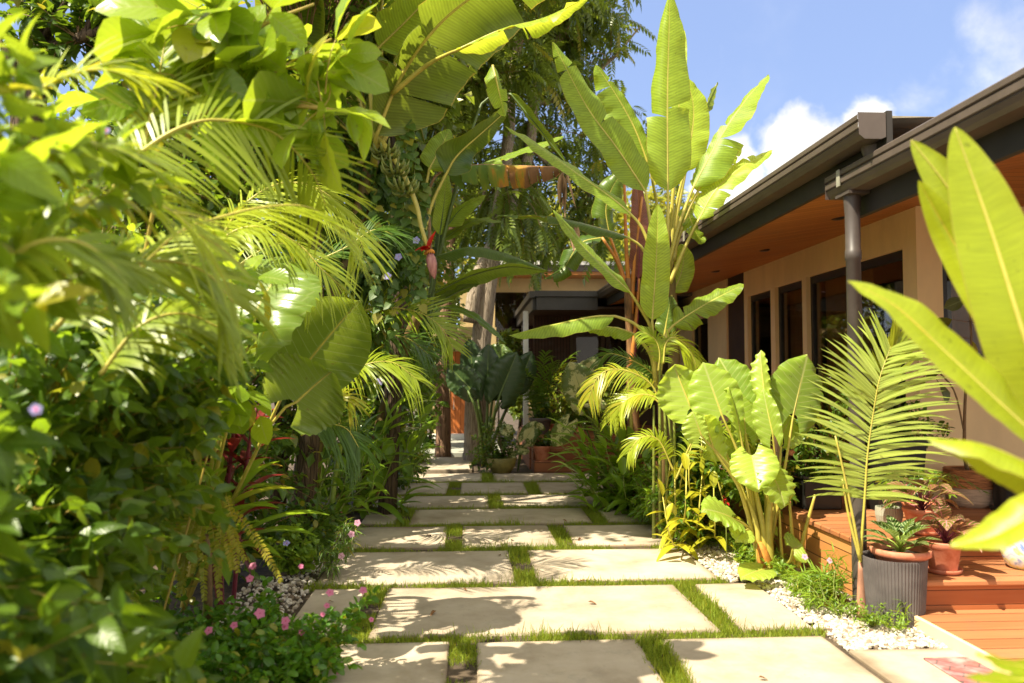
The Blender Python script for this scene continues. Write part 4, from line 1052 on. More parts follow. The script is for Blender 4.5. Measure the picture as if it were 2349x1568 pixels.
c = Vector((D(2225, 1165, 6.25).x, 6.25, .36))
P = T('basket_planter', c, 'woven rope and cloth basket holding a thin fig tree against the house wall', 'planter')
b = MB(); b.lathe([(0, 0), (.15, 0), (.175, .05), (.185, .155)], tuple(c), 40); P.part('basket_bottom', b, M['basket_bot'])
b = MB()
for i in range(9): 
    z = .163+.0165*i; b.tube([(c.x+(.186-.0006*i)*cos(a), c.y+(.186-.0006*i)*sin(a), c.z+z) for a in np.linspace(0, 2*pi, 40)], .0105, 6, cap=False)
P.part('basket_rim', b, M['basket_top'])
b = MB(); b.lathe([(0, .24), (.178, .235)], tuple(c), 20); P.part('potting_soil', b, M['soil'])
P = T('fig_tree', c+Vector((0, 0, .24)), 'thin stemmed fig tree with round dark leaves growing from the woven basket', 'potted tree')
top = D(2225, 720, 6.15); b = MB()
pts = [c+Vector((0, 0, .22)), D(2213, 1040, 6.2), D(2215, 900, 6.2), D(2228, 790, 6.15), top]
b.tube(spline(pts, 16), np.linspace(.016, .007, 16), 7); b.tube(spline([D(2213, 1000, 6.2), D(2190, 900, 6.15), D(2150, 850, 6.0)], 8), .007, 6); P.part('trunk', b, M['twig'])
tp = tpl_leaf(p_obov, 5, .2, .3, .66, .05)
lp = [(2200, 690, 200), (2245, 680, 60), (2180, 735, 190), (2235, 735, 300), (2255, 745, 330), (2275, 715, 20), (2195, 775, 230), (2240, 790, 280), (2215, 660, 90), (2150, 850, 200), (2120, 870, 230), (2165, 885, 290), (2250, 830, 300), (2110, 840, 180), (2180, 845, 100)]
for u, v, a in lp:
    m = MB(); p = np.array(D(u+rng.normal()*4, v, 6.1+rng.normal()*.07)); d = unit(np.array([cos(R(a)), -.35+rng.normal()*.3, sin(R(a))*.7-.15]))
    X, Y, Z = frames(d[None], (0, -.5, .8), rng.normal(size=1)*.4)
    m.inst(tp, p[None]-d*.03, X, Y, Z, rng.uniform(.13, .19), rng.random()); lf = P.part('leaf', m, M['fiddle'])
    q = MB(); e = np.array(min(spline(pts, 20), key=lambda k: np.linalg.norm(np.array(k)-p))) if v < 840 and u > 2170 else p-d*.06; q.tube([e, (e+p)/2-d*.01, p-d*.03], .003, 5); P.part('petiole', q, M['twig'], parent=lf)
c = Vector((D(2312, 1180, 6.0).x, 6.0, .36))
P = T('black_bin', c, 'black round bin standing right of the woven basket', 'bin')
b = MB(); b.lathe([(0, .0), (.12, 0), (.125, .025), (.09, .03)], tuple(c), 36); P.part('base', b, M['black'])
b = MB(); b.lathe([(.095, .03), (.098, .30), (.100, .305), (.100, .325), (.09, .33), (0, .33)], tuple(c), 36); P.part('bin_body', b, M['black'])
c = Vector((D(2335, 1320, 4.75).x, 4.70, .235))
P = T('painted_jar', c, 'white glazed jar with blue and yellow blots on the lower step', 'jar')
b = MB(); b.lathe([(0, 0), (.07, 0), (.10, .03), (.122, .10), (.115, .18), (.085, .23), (.075, .25), (.085, .27), (.075, .272), (.065, .25), (0, .2)], tuple(c), 48); P.part('jar_body', b, M['vase'])
c = Vector((2.78, 6.05, .36))
P = T('black_trough', c, 'low black trough planter on the terrace behind the taro leaves', 'planter')
x0 = D(1832, 1100, 6.2).x; x1 = D(1918, 1100, 6.2).x
P.o.location = (x0+.15, 6.2, .36); P.loc = Vector((x0+.15, 6.2, .36))
b = MB(); b.bbox(x0, x1, 6.1, 6.35, .36, .60, .01); b.bbox(x0-.012, x1+.012, 6.085, 6.365, .602, .63, .006); P.part('planter_body', b, M['black'])
f, s = MB(), MB(); grow(f, s, [Vector((x0+.15, 6.2, .6))], [(x0+.15, 6.2, .85, .3, .2, .28)], 40, 10, .07, L_OVATE); P.part('foliage', f, M['shrub']); P.part('stem', s, M['twig'])
xa = D(1933, 1110, 6.4).x
P = T('square_terracotta_pot', (xa, 6.4, .36), 'small square terracotta pot beside the black trough', 'pot')
b = MB(); b.bbox(xa-.055, xa+.055, 6.34, 6.45, .36, .47, .008); b.bbox(xa-.065, xa+.065, 6.33, 6.46, .472, .50, .006); P.part('pot', b, M['terracotta'])
V, F = ico(); 
b = MB(); b.add(V*np.array([.062, .05, .036])*(1+rng.normal(size=V.shape)*.08)+np.array(G(2150, 1446, .0)), F, smooth=True)
o = b.build('stone', M['stone']); tag(o, 'smooth grey stone lying at the corner of the lower deck', 'stone')
b = MB(); q = np.array(G(1912, 1385, .0)); b.lathe([(.075, -.02), (.085, .02), (.082, .035), (.07, .03), (.066, -.01)], tuple(q), 24); b.F[0] = (b.F[0][0][::1][[i for i in range(len(b.F[0][0])) if i % 24 < 15]], 0, True)
o = b.build('pot_shard', M['husk']); tag(o, 'broken orange pot shard half buried in the pebbles', 'pot shard')

# ------------------------------------------------------------ banana plants
def bl(th, pts, Y, W, nrm, mat='banana', pet=None, pm='pet_y', **k):
    return banana_leaf(th, PT(pts, Y), W, nrm, (M[mat], M[pm]), PT(pet, Y) if pet else None, **k)
Yb = 7.2
base = G(1545, 1212); B1 = T('banana_plant', base, 'tall bright green banana plant with upright leaves in front of the house gutter', 'banana plant')
s = MB(); s.tube(spline([base+Vector((0, .1, -.05)), D(1548, 1000, 7.4), D(1546, 800, 7.4), D(1540, 640, 7.3), D(1530, 530, 7.2)], 20), np.r_[np.linspace(.085, .055, 12), np.linspace(.05, .03, 8)], 14); B1.part('pseudostem', s, M['pstem'])
N0 = Vector((-.1, -1, .2))
bl(B1, [(1532, 440), (1531, 229), (1534, 90), (1537, -18)], 7.0, .42, (.12, -1, .1), pet=[(1530, 640), (1532, 520)], wl=.9, wr=1.1, fold=16, droop=6, wave=.11, freq=6, curl=0, tears=1, label='tallest upright banana leaf')
bl(B1, [(1481, 440), (1415, 340), (1345, 243), (1268, 97)], 7.0, .33, (-.4, -.9, .35), pet=[(1526, 640), (1500, 560)], fold=10, droop=10, wave=.14, freq=7, tears=2)
bl(B1, [(1492, 392), (1458, 300), (1418, 225), (1367, 148)], 7.3, .50, (-.5, -.75, .55), pet=[(1528, 640), (1512, 500)], wl=.95, wr=.3, fold=14, droop=12, wave=.12, freq=7, tears=1)
bl(B1, [(1570, 395), (1588, 300), (1590, 240), (1575, 180)], 7.5, .34, N0, pet=[(1535, 620), (1550, 480)], wave=.10)
bl(B1, [(1555, 300), (1562, 170), (1570, 70)], 7.7, .15, (-.5, -.8, .2), pet=[(1535, 560)], fold=30)
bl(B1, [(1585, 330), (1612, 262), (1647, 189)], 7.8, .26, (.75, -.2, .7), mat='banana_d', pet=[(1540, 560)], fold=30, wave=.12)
bl(B1, [(1590, 430), (1630, 355), (1668, 290), (1718, 220), (1764, 172)], 7.05, .44, (-.35, -.65, .70), pet=[(1532, 610), (1560, 510)], wl=.3, wr=1.0, fold=2, droop=14, wave=.08, tears=2)
bl(B1, [(1600, 440), (1645, 370), (1700, 330)], 7.1, .34, (-.45, -.7, .6), pet=[(1535, 620), (1565, 520)], fold=10, droop=25, wave=.10, tears=3)
bl(B1, [(1602, 505), (1640, 438), (1700, 385), (1772, 345)], 7.0, .29, (-.45, -.62, .65), pet=[(1536, 650), (1575, 560)], fold=8, droop=18, wave=.07, tears=3)
bl(B1, [(1447, 491), (1400, 452), (1320, 396), (1248, 345), (1160, 290)], 6.9, .25, (-.2, -.5, .85), pet=[(1520, 660), (1478, 535)], fold=2, droop=14, wave=.11)
bl(B1, [(1441, 545), (1404, 532), (1330, 512), (1260, 498), (1142, 494)], 7.6, .23, (-.1, -.25, .95), mat='banana_d', pet=[(1520, 690), (1480, 580)], wave=.12, tears=3)
bl(B1, [(1541, 672), (1558, 640), (1568, 600), (1562, 560)], 7.3, .24, (-.2, -1, .2), pet=[(1538, 760)], wave=.12, fold=12)
bl(B1, [(1572, 470), (1590, 520), (1606, 548), (1620, 545)], 7.1, .2, (.1, -.9, .3), pet=[(1545, 600), (1560, 500)], wave=.16, tears=3)
base2 = G(1512, 1226); B2 = T('banana_plant', base2, 'lower young banana sucker with wide spreading leaves before the taller banana', 'banana plant')
s = MB(); s.tube(spline([base2+Vector((0, 0, -.05)), D(1522, 1050, 6.9), D(1515, 900, 6.9), D(1507, 830, 6.9)], 14), np.linspace(.052, .032, 14), 12); B2.part('pseudostem', s, M['pstem'])
bl(B2, [(1447, 672), (1405, 632), (1361, 590), (1315, 540), (1270, 482)], 6.8, .26, (.35, -.55, .75), pet=[(1508, 850), (1496, 760)], fold=14, wave=.06)
bl(B2, [(1496, 736), (1503, 640), (1507, 560), (1509, 469)], 6.75, .255, (-.1, -1, .15), pet=[(1508, 860), (1500, 800)], fold=20, droop=6, wave=.10, freq=6, label='upright leaf facing the path')
bl(B2, [(1411, 725), (1365, 726), (1304, 738), (1240, 752), (1168, 770)], 6.7, .26, (0, -.55, .85), pet=[(1504, 880), (1495, 800), (1462, 748)], wl=1.0, wr=.8, fold=-12, droop=22, wave=.07)
bl(B2, [(1456, 767), (1425, 755), (1390, 750), (1346, 757)], 6.9, .20, (0, -.6, .8), pet=[(1506, 890), (1492, 815)], fold=-16, droop=22, wave=.14)
bl(B2, [(1545, 746), (1580, 722), (1633, 690), (1707, 652)], 6.8, .28, (.15, -.72, .65), pet=[(1512, 860), (1527, 775)], wl=.9, wr=1, fold=14, droop=20, wave=.12, freq=7, tears=2)
bl(B2, [(1524, 770), (1532, 720), (1540, 680)], 7.0, .2, (-.4, -.8, .2), mat='banana_d', pet=[(1510, 860)], wave=.1)

base = G(1452, 1150); base = Vector((1.86, 8.7, 0)); B3 = T('banana_plant', base, 'banana plant with orange red stalks and a purplish brown leaf behind the sucker', 'banana plant')
s = MB(); s.tube(spline([base+Vector((.05, 0, -.05)), D(1452, 950, 8.7), D(1448, 800, 8.65), D(1441, 690, 8.6), D(1440, 640, 8.6)], 16), np.linspace(.085, .04, 16), 12); B3.part('pseudostem', s, M['pstem_b'])
bl(B3, [(1464, 640), (1468, 560), (1466, 480), (1459, 405)], 8.6, .24, (.2, -1, .1), mat='banana_r', pm='pet_r', pet=[(1452, 840), (1462, 720)], wave=.12, label='purplish brown upright leaf')
for pts in ([(1442, 690), (1420, 610), (1381, 545)], [(1443, 690), (1425, 620), (1398, 540)], [(1445, 700), (1436, 560), (1432, 400)], [(1448, 720), (1455, 600), (1473, 452)], [(1447, 850), (1462, 700), (1466, 640)]):
    m = MB(); m.tube(spline(PT(pts, 8.6), 10), np.linspace(.03, .014, 10), 7); B3.part('leaf_stalk', m, M['pet_o'])
bl(B3, [(1398, 540), (1390, 480), (1405, 430), (1440, 380)], 8.8, .34, (.2, -1, .3), mat='banana_d', wave=.1, tears=4)
bl(B3, [(1381, 545), (1330, 560), (1290, 620), (1250, 640)], 8.9, .3, (0, -.6, .8), mat='banana_d', wave=.1, tears=4)
bl(B3, [(1440, 850), (1480, 860), (1530, 900)], 8.5, .3, (.2, -.8, .5), mat='banana_d', pet=[(1450, 1000)], wave=.1)

Yl = 6.7
base = Vector((-1.5, 7.1, -.04)); B4 = T('banana_plant', base, 'huge vine covered banana plant left of the path carrying fruit and a red flower', 'banana plant')
s = MB(); s.tube(spline([base, D(745, 800, 7.0), D(810, 560, 6.95), D(858, 350, 6.8)], 16), np.linspace(.13, .06, 16), 14); B4.part('pseudostem', s, M['pstem'])
UN = Vector((-.25, .5, .8))
bl(B4, [(862, 312, 6.5), (912, 190, 6.4), (985, 80, 6.2), (1080, -5, 6.05), (1210, -70, 5.9), (1350, -100, 5.8)], None, .95, UN, mat='banana_u', pet=[(858, 380, 6.8), (860, 340, 6.6)], wl=1.0, wr=.6, fold=4, droop=10, wave=.06, tears=4, rib=.018, label='largest banana leaf, lit through from above')
bl(B4, [(1045, 116, 5.9), (1150, 68, 5.8), (1250, 40, 5.7), (1350, -8, 5.6)], None, .34, (-.1, -.35, .93), pet=[(900, 215, 6.4), (980, 150, 6.2)], fold=0, droop=12, wave=.10, wl=.9, tears=3)
bl(B4, [(868, 110, 6.6), (940, 40, 6.5), (1015, -40, 6.4)], None, .50, UN, pet=[(858, 330, 6.8), (850, 200, 6.7)], wave=.09, fold=8, mat='banana')
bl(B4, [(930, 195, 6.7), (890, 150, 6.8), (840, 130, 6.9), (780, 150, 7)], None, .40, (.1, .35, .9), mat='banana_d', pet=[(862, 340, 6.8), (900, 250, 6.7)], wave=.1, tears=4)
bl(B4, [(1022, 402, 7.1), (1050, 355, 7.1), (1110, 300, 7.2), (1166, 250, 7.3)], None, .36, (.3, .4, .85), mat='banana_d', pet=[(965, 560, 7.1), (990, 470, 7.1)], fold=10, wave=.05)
bl(B4, [(1130, 150, 6.4), (1143, 205, 6.3), (1158, 268, 6.2)], None, .2, (-.3, -.8, .5), fold=-10, droop=20, wave=.1, wl=.7, tears=2)
bl(B4, [(985, 388, 7.2), (1005, 350, 7.3), (1032, 298, 7.4)], None, .26, (.5, -.6, .6), pet=[(950, 560, 7.1)], wave=.08, fold=10)
bl(B4, [(935, 235, 7.0), (960, 280, 7.2), (975, 330, 7.4)], None, .3, (-.6, -.2, .8), mat='banana_d', pet=[(870, 340, 6.9)], tears=3)
bl(B4, [(1000, -120, 6.6), (1150, -190, 6.3), (1350, -200, 6.0), (1500, -150, 5.8)], None, .6, UN, pet=[(858, 340, 6.9), (930, 60, 6.8)], wave=.08, tears=4)  # this leaf and the next two, above the frame, added to shade the slabs
bl(B4, [(900, -150, 6.9), (960, -320, 6.6), (1080, -430, 6.2), (1250, -430, 5.8)], None, .6, UN, pet=[(858, 340, 6.9), (870, 60, 6.9)], wave=.08, tears=4)
bl(B4, [(1050, -60, 7.4), (1200, -120, 7.8), (1380, -110, 8.0), (1500, -60, 8.1)], None, .6, UN, pet=[(858, 340, 6.9), (950, 90, 7.1)], wave=.08, tears=4)
for q in ([(800, 300, 6.6), (700, 230, 6.5), (580, 260, 6.3)], [(810, 250, 7.0), (720, 130, 7.0), (600, 90, 7.0)], [(790, 380, 6.8), (680, 380, 6.7), (600, 450, 6.6)], [(830, 200, 7.4), (790, 60, 7.8), (700, -40, 8)]):  # hidden crown leaves added to cast shade across the middle rows
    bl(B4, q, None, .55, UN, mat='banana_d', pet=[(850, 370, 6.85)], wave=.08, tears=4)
for a_, b_, c_ in (((-1.5, 6.7, 4.2), (-1.3, 5.9, 4.75), (-.9, 5.2, 4.8)), ((-1.4, 6.8, 4.4), (-1.7, 6.0, 5.0), (-2.0, 5.2, 5.0)), ((-1.2, 6.8, 4.6), (-.7, 6.5, 5.1), (.1, 6.2, 5.1)), ((-1.4, 7.1, 4.6), (-1.2, 7.4, 5.2), (-.6, 7.7, 5.3))):  # high leaves out of view, added to keep sun off the slabs
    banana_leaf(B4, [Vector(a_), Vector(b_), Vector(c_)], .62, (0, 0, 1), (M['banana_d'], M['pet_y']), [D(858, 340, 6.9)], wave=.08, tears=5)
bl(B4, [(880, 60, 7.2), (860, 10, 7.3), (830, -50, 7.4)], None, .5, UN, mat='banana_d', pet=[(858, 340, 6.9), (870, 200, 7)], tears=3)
# fruit bunch, stalk and flower
m = MB(); m.tube(spline(PT([(862, 318, 6.75), (885, 338, 6.5), (925, 400, 6.4), (955, 470, 6.4), (966, 520, 6.4), (983, 572, 6.4)]), 26), np.linspace(.028, .016, 26), 8); B4.part('fruit_stalk', m, M['pet_y'])
ax = spline(PT([(882, 352, 6.45), (905, 395, 6.4), (925, 445, 6.4)]), 8)
m = MB()
for k in (0, 1, 3, 4, 6, 7):
    a0 = rng.random()*6
    for a in np.linspace(a0, a0+4.6, 10):
        o_ = np.array([cos(a), sin(a), 0]); p = ax[k] + o_*.03 + rng.normal(size=3)*.005; g_ = rng.uniform(.8, 1.15)
        m.tube([p, p+g_*(o_*.045+np.array([0, 0, .0])), p+g_*(o_*.085+np.array([0, 0, .03])), p+g_*(o_*.10+np.array([0, 0, .075]))], [.008, .013, .012, .004], 6, tone=rng.random())
B4.part('fruit_bunch', m, M['fruit'])
fp = D(985, 585, 6.4); fx = unit(np.array(D(994, 643, 6.4)-D(983, 580, 6.4)))
bud = MB(); L = .215
prof = [(0, 0), (.026, .01), (.040, .05), (.043, .09), (.036, .14), (.022, .185), (.004, .22)]
th_ = np.linspace(0, 2*pi, 20, endpoint=False); Xb = unit(np.cross(fx, (0, 1, 0))); Yb_ = np.cross(fx, Xb)
Vb = np.array([np.array(D(986, 580, 6.4)) + fx*z + (Xb*cos(a)+Yb_*sin(a))*r for r, z in prof for a in th_])
i = np.arange(6)[:, None]*20; j = np.arange(20)[None]
bud.add(Vb, np.stack([i+j, i+(j+1) % 20, i+20+(j+1) % 20, i+20+j], -1).reshape(-1, 4))
fl = B4.part('banana_flower', bud, M['budpet'])
br = MB(); q = np.array(D(984, 574, 6.4))
strap(br, q, unit(np.array([-.75, -.3, .25])), .125, .085, .45, .5, 9, p_ovate, .5)
strap(br, q, unit(np.array([.35, -.1, .9])), .16, .07, -.05, .5, 9, p_ovate, .7)
strap(br, q, unit(np.array([-.5, -.6, -.05])), .09, .08, .2, .5, 9, p_ovate, .5)
B4.part('bract', br, M['redpet'], parent=fl)
yr = MB()
for a in np.linspace(0, 2*pi, 17)[:-1]:
    o_ = Xb*cos(a)+Yb_*sin(a); p = q+o_*.022+fx*.0; yr.tube([p, p+o_*.016+fx*.018, p+o_*.02+fx*.034], [.006, .007, .003], 5)
B4.part('floret_ring', yr, M['husk'], parent=fl)

base = Vector((-1.15, 8.6, -.04)); B5 = T('banana_plant', base, 'shaded banana plant with dark arching leaves just before the pale forked trunk', 'banana plant')
s = MB(); s.tube(spline([base, D(910, 850, 8.4), D(975, 690, 8.1)], 12), np.linspace(.1, .05, 12), 12); B5.part('pseudostem', s, M['pstem'])
bd = lambda pts, Y, W, n, **k: bl(B5, pts, Y, W, n, mat=k.pop('mat', 'banana_d'), pm='pet_d', **k)
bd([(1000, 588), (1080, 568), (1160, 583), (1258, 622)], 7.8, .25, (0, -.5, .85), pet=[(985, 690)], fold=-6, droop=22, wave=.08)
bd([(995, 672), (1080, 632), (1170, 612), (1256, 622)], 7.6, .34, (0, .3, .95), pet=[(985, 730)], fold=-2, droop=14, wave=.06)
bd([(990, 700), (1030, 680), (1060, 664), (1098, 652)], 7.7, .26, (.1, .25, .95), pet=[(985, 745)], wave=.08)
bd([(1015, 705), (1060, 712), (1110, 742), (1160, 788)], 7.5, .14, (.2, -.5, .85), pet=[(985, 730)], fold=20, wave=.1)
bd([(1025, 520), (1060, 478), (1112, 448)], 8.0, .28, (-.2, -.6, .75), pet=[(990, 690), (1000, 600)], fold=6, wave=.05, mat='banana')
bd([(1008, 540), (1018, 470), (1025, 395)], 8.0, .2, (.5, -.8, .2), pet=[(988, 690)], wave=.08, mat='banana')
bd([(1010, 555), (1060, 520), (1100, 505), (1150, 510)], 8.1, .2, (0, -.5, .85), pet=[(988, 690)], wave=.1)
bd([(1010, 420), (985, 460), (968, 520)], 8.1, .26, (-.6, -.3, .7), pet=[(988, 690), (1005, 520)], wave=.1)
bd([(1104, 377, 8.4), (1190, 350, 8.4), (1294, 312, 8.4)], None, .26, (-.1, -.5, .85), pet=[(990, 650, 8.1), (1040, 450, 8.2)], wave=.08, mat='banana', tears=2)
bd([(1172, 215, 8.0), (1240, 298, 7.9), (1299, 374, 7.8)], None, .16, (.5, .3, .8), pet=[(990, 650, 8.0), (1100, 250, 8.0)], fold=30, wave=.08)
bl(B5, [(1022, 384, 7.8), (1110, 378, 7.7), (1200, 380, 7.6), (1300, 384, 7.5)], None, .50, (0, .15, 1), mat='dry', pm='drybr', pet=[(990, 640, 8.0), (985, 440, 7.9)], wl=.3, wr=1, fold=-28, droop=55, wave=.08, tears=11, label='torn leaf with an orange and brown dried fringe')
m = MB()
for k in range(5):
    p = np.array(D(1300+rng.normal()*14, 395, 7.5)); strap(m, p, unit(np.array([rng.normal()*.25, -.2, -1])), rng.uniform(.3, .62), rng.uniform(.03, .08), .05, .5, 10, p_lance, rng.uniform(.6, 1.4), (0.3, .9, .2), rng.normal())
for k in range(3):
    p = np.array(D(1310+k*8, 520, 7.5)); strap(m, p, unit(np.array([rng.normal()*.3, -.2, -1])), .25, .06, .05, .5, 10, p_lance, 1.0, (.3, .9, .2))
B5.part('dead_leaf', m, M['drybr'])
base = Vector((1.7, 15.6, -.04)); base = D(1375, 900, 14.0); base.z = 0.0
# foreground banana at the right edge
base = Vector((1.75, 1.75, -.05)); B6 = T('banana_plant', base, 'blurred yellow green banana leaves leaning in at the right edge', 'banana plant')
s = MB(); s.tube(spline([base, D(2480, 1500, 1.8), D(2470, 1200, 1.8)], 10), np.linspace(.07, .045, 10), 12); B6.part('pseudostem', s, M['pstem'])
bn = lambda pts, W, n, **k: bl(B6, pts, None, W, n, mat='banana_y', **k)
bn([(2410, 960, 1.8), (2345, 760, 1.8), (2270, 520, 1.85), (2190, 293, 1.9)], .178, (.25, .85, .35), pet=[(2470, 1230, 1.8)], fold=4, droop=8, wave=.03, rib=.007, wl=1, wr=1.05)
bn([(2350, 780, 2.05), (2260, 590, 2.1), (2180, 440, 2.1), (2090, 322, 2.15)], .135, (.15, .85, .45), pet=[(2470, 1230, 1.9)], fold=8, wave=.05, rib=.006)
bn([(2390, 900, 1.95), (2290, 720, 1.95), (2190, 560, 2.0), (2107, 415, 2.0)], .12, (-.55, -.3, .7), pet=[(2470, 1230, 1.85)], fold=34, wave=.05, rib=.006)
bn([(2440, 1060, 1.75), (2300, 930, 1.75), (2150, 790, 1.8), (2050, 700, 1.85), (1946, 645, 1.9)], .16, (-.12, -.55, .8), pet=[(2475, 1280, 1.8)], fold=10, droop=10, wave=.04, rib=.007, wl=.8, wr=1.1)
bn([(2460, 1120, 1.6), (2350, 1060, 1.6), (2240, 1015, 1.62), (2128, 1006, 1.66)], .15, (-.05, .15, .98), pet=[(2490, 1300, 1.7)], fold=-12, droop=30, wave=.04, rib=.007)
bn([(2470, 1140, 1.5), (2370, 1180, 1.5), (2280, 1230, 1.52), (2180, 1254, 1.55)], .10, (.0, -.42, .9), pet=[(2495, 1300, 1.7)], fold=26, wave=.05, rib=.006)
bn([(2460, 1560, 1.5), (2380, 1535, 1.5), (2300, 1520, 1.5), (2238, 1500, 1.5)], .07, (.0, -.2, .95), fold=10, rib=.005)
bn([(2460, 1575, 1.45), (2360, 1560, 1.45), (2215, 1552, 1.45)], .06, (.0, -.2, .95), fold=10, rib=.005)

# ------------------------------------------------------------ taro plants
def tl(th, a, b, Y, W, n, mats=('taro', 'pet_g'), pet=None, **k):
    a = a if len(a) == 3 else (*a, Y); b = b if len(b) == 3 else (*b, Y)
    return taro_leaf(th, D(*a), D(*b), W, n, (M[mats[0]], M[mats[1]]), [D(*p) if not isinstance(p, Vector) else p for p in (pet or [])] or None, **k)
def tb(cx, cy): return (1468+.3902*cx, 764.6+.3902*cy)          # a crop of the photograph
tbase = Vector((2.16, 5.72, -.03)); A1 = T('taro_plant', tbase, 'big pale green taro plant with crinkled upright leaves right of the path', 'taro')
bs = lambda dx=0, dv=0: tbase + Vector((dx, 0, .12))
Ya = 5.65
def ta(a, b, W, n, pc, dx=0, dY=0, dYt=0, **k):
    ua, va = tb(*a); ub, vb = tb(*b); up_, vp_ = tb(*pc)
    k.setdefault('wave', .075); k.setdefault('freq', 4.5)
    return tl(A1, (ua, va, Ya+dY), (ub, vb, Ya+dY+dYt), None, W*1.25, n, ('taro', 'pet_y'), [bs(dx), D(up_, vp_, Ya+dY*.5)], **k)
ta((300, 440), (190, 185), .36, (-.25, .9, .5), (540, 800), -.02, .05, .1, tone=.9, wl=.8)
ta((480, 478), (365, 155), .31, (-.2, -.95, .15), (600, 780), -.01, -.05, .1, fold=6, bend=-.03)
ta((600, 380), (460, 125), .28, (-.15, -.9, .3), (650, 850), 0, .25, .1)
ta((300+60, 600), (310, 455), .20, (-.2, -.8, .5), (560, 850), -.02, -.25, 0, tone=.9, wr=.5)
ta((440, 700), (350, 470), .27, (-.6, .7, .3), (600, 950), -.03, -.1, -.05, tone=.95, wl=1.0, wr=.35, bend=.1)
ta((585, 560), (540, 300), .26, (.75, -.6, .2), (650, 900), 0, -.1, .05, wl=.8, wr=.5)
ta((620, 580), (600, 300), .24, (.3, -.9, .2), (680, 900), 0, .15, .1)
ta((730, 330), (695, 85), .16, (-.8, -.5, .2), (745, 700), .02, .05, .1, fold=35, wave=.14, tone=.9)
ta((760, 400), (760, 215), .10, (.8, -.5, .1), (760, 700), .02, .1, 0, fold=40, wave=.1)
ta((905, 470), (985, 110), .37, (.22, -.95, .2), (850, 800), .04, .08, .1, fold=4, bend=-.02, tone=.35)
ta((780, 590), (715, 310), .20, (-.55, -.8, .2), (790, 800), .02, -.1, .05, wl=1, wr=.7, fold=18)
ta((660, 720), (700, 920), .28, (-.3, -.8, .5), (640, 900), 0, -.15, -.2, tone=.9)
ta((830, 600), (900, 480), .26, (.4, -.6, .6), (820, 800), .03, .1, .1)
ta((770, 820), (880, 1010), .26, (.25, -.65, .7), (760, 900), .02, -.2, -.15, bend=.18)
ta((540, 1085), (390, 1010), .27, (-.25, -.6, .75), (640, 1150), -.03, -.3, -.15, bend=.12)
ta((610, 1160), (570, 1210), .16, (0, -.8, .6), (650, 1170), -.02, -.3, -.1, tone=.9)
ta((720, 1390), (600, 1420), .19, (-.1, -.4, .9), (760, 1380), -.02, -.35, -.15, tone=.9)
ta((900, 1270), (960, 1240), .2, (.2, -.7, .6), (870, 1350), .06, -.2, 0)
ta((480, 660), (470, 740), .26, (-.3, .7, .6), (600, 900), -.02, .15, .1, tone=.9)
ta((760, 1180), (640, 1060), .17, (.1, -.9, .4), (760, 1300), 0, .1, 0)
for pts, r in (([(700, 1360), (690, 1150), (640, 1000), (560, 850)], .022), ([(760, 1380), (755, 1100), (775, 900)], .04), ([(740, 1370), (720, 1130), (640, 760)], .028), ([(900, 1380), (895, 1200), (880, 1000)], .02), ([(925, 1380), (975, 1150), (1030, 950)], .02), ([(850, 1460), (830, 1250), (820, 1040)], .016)):
    m = MB(); m.tube(spline([D(*tb(*p), Ya-.05) for p in pts], 12), np.linspace(r, r*.45, 12), 9); A1.part('leaf_stalk', m, M['pet_y'])
m = MB(); m.tube([D(*tb(745, 1400), Ya-.08), D(*tb(730, 1330), Ya-.08), D(*tb(715, 1270), Ya-.08), D(*tb(705, 1230), Ya-.06)], [.05, .048, .035, .015], 10); A1.part('sheath', m, M['husk'])

ALt = T('taro_plant', (-1.75, 4.9, -.03), 'giant taro with dark glossy sagging leaves left of the path', 'taro')
def tq(cx, cy): return (428+.4293*cx, 489+.4293*cy)
lb = Vector((-1.72, 4.9, 0))
def tw(a, b, W, n, pc, Y=4.6, dYt=0, **k): return tl(ALt, (*tq(*a), Y), (*tq(*b), Y+dYt), None, W, n, ('taro_m', 'pet_y'), [lb, D(*tq(*pc), Y)], **k)
tw((620, 830), (930, 440), .56, (.35, .55, .75), (540, 920), 4.55, .0, bend=.16, wave=.035, freq=9, tone=.35, fold=10)
tw((375, 520), (530, 190), .58, (-.05, -.5, .87), (330, 680), 3.95, .15, bend=.22, wave=.07, freq=9, tone=.95, fold=8, lobe=.65)
tw((585, 1010), (775, 830), .56, (.5, .45, .75), (420, 1180), 4.3, .05, bend=.10, wave=.06, freq=9, tone=.7, lobe=.45)
tw((320, 560), (420, 740), .50, (.4, .5, .75), (300, 700), 4.4, -.1, bend=.12, tone=.8)
tw((300, 330), (350, 230), .5, (-.2, -.5, .85), (280, 600), 4.2, .2, bend=.2, tone=1)
ADk = T('taro_plant', (.22, 12.7, -.03), 'very dark taro plant standing at the foot of the forked tree trunk', 'taro')
def tf5(cx, cy): return (734+.3394*cx, 520+.3394*cy)
db = Vector((.25, 12.7, 0))
for a, b, W, n, Y in (((1130, 1090), (1140, 775), .46, (.1, -.95, .15), 12.4), ((1040, 1010), (1000, 740), .40, (-.2, -.9, .2), 12.6), ((1220, 1130), (1340, 830), .62, (.15, -.95, .15), 12.3), ((1010, 1090), (860, 930), .50, (-.3, -.85, .4), 12.2), ((1350, 1060), (1440, 830), .42, (.3, -.9, .3), 12.6), ((1230, 1180), (1330, 1110), .34, (.2, -.8, .5), 12.4), ((1000, 1110), (1000, 1200), .36, (-.2, -.8, .6), 12.1)):
    tl(ADk, (*tf5(*a), Y), (*tf5(*b), Y+.1), None, W, n, ('taro_dd', 'pet_d'), [db, D(*tf5((a[0]+1130)/2, 1280), Y)], petr=.04, rib=.014, bend=.04, wave=.04, fold=10)
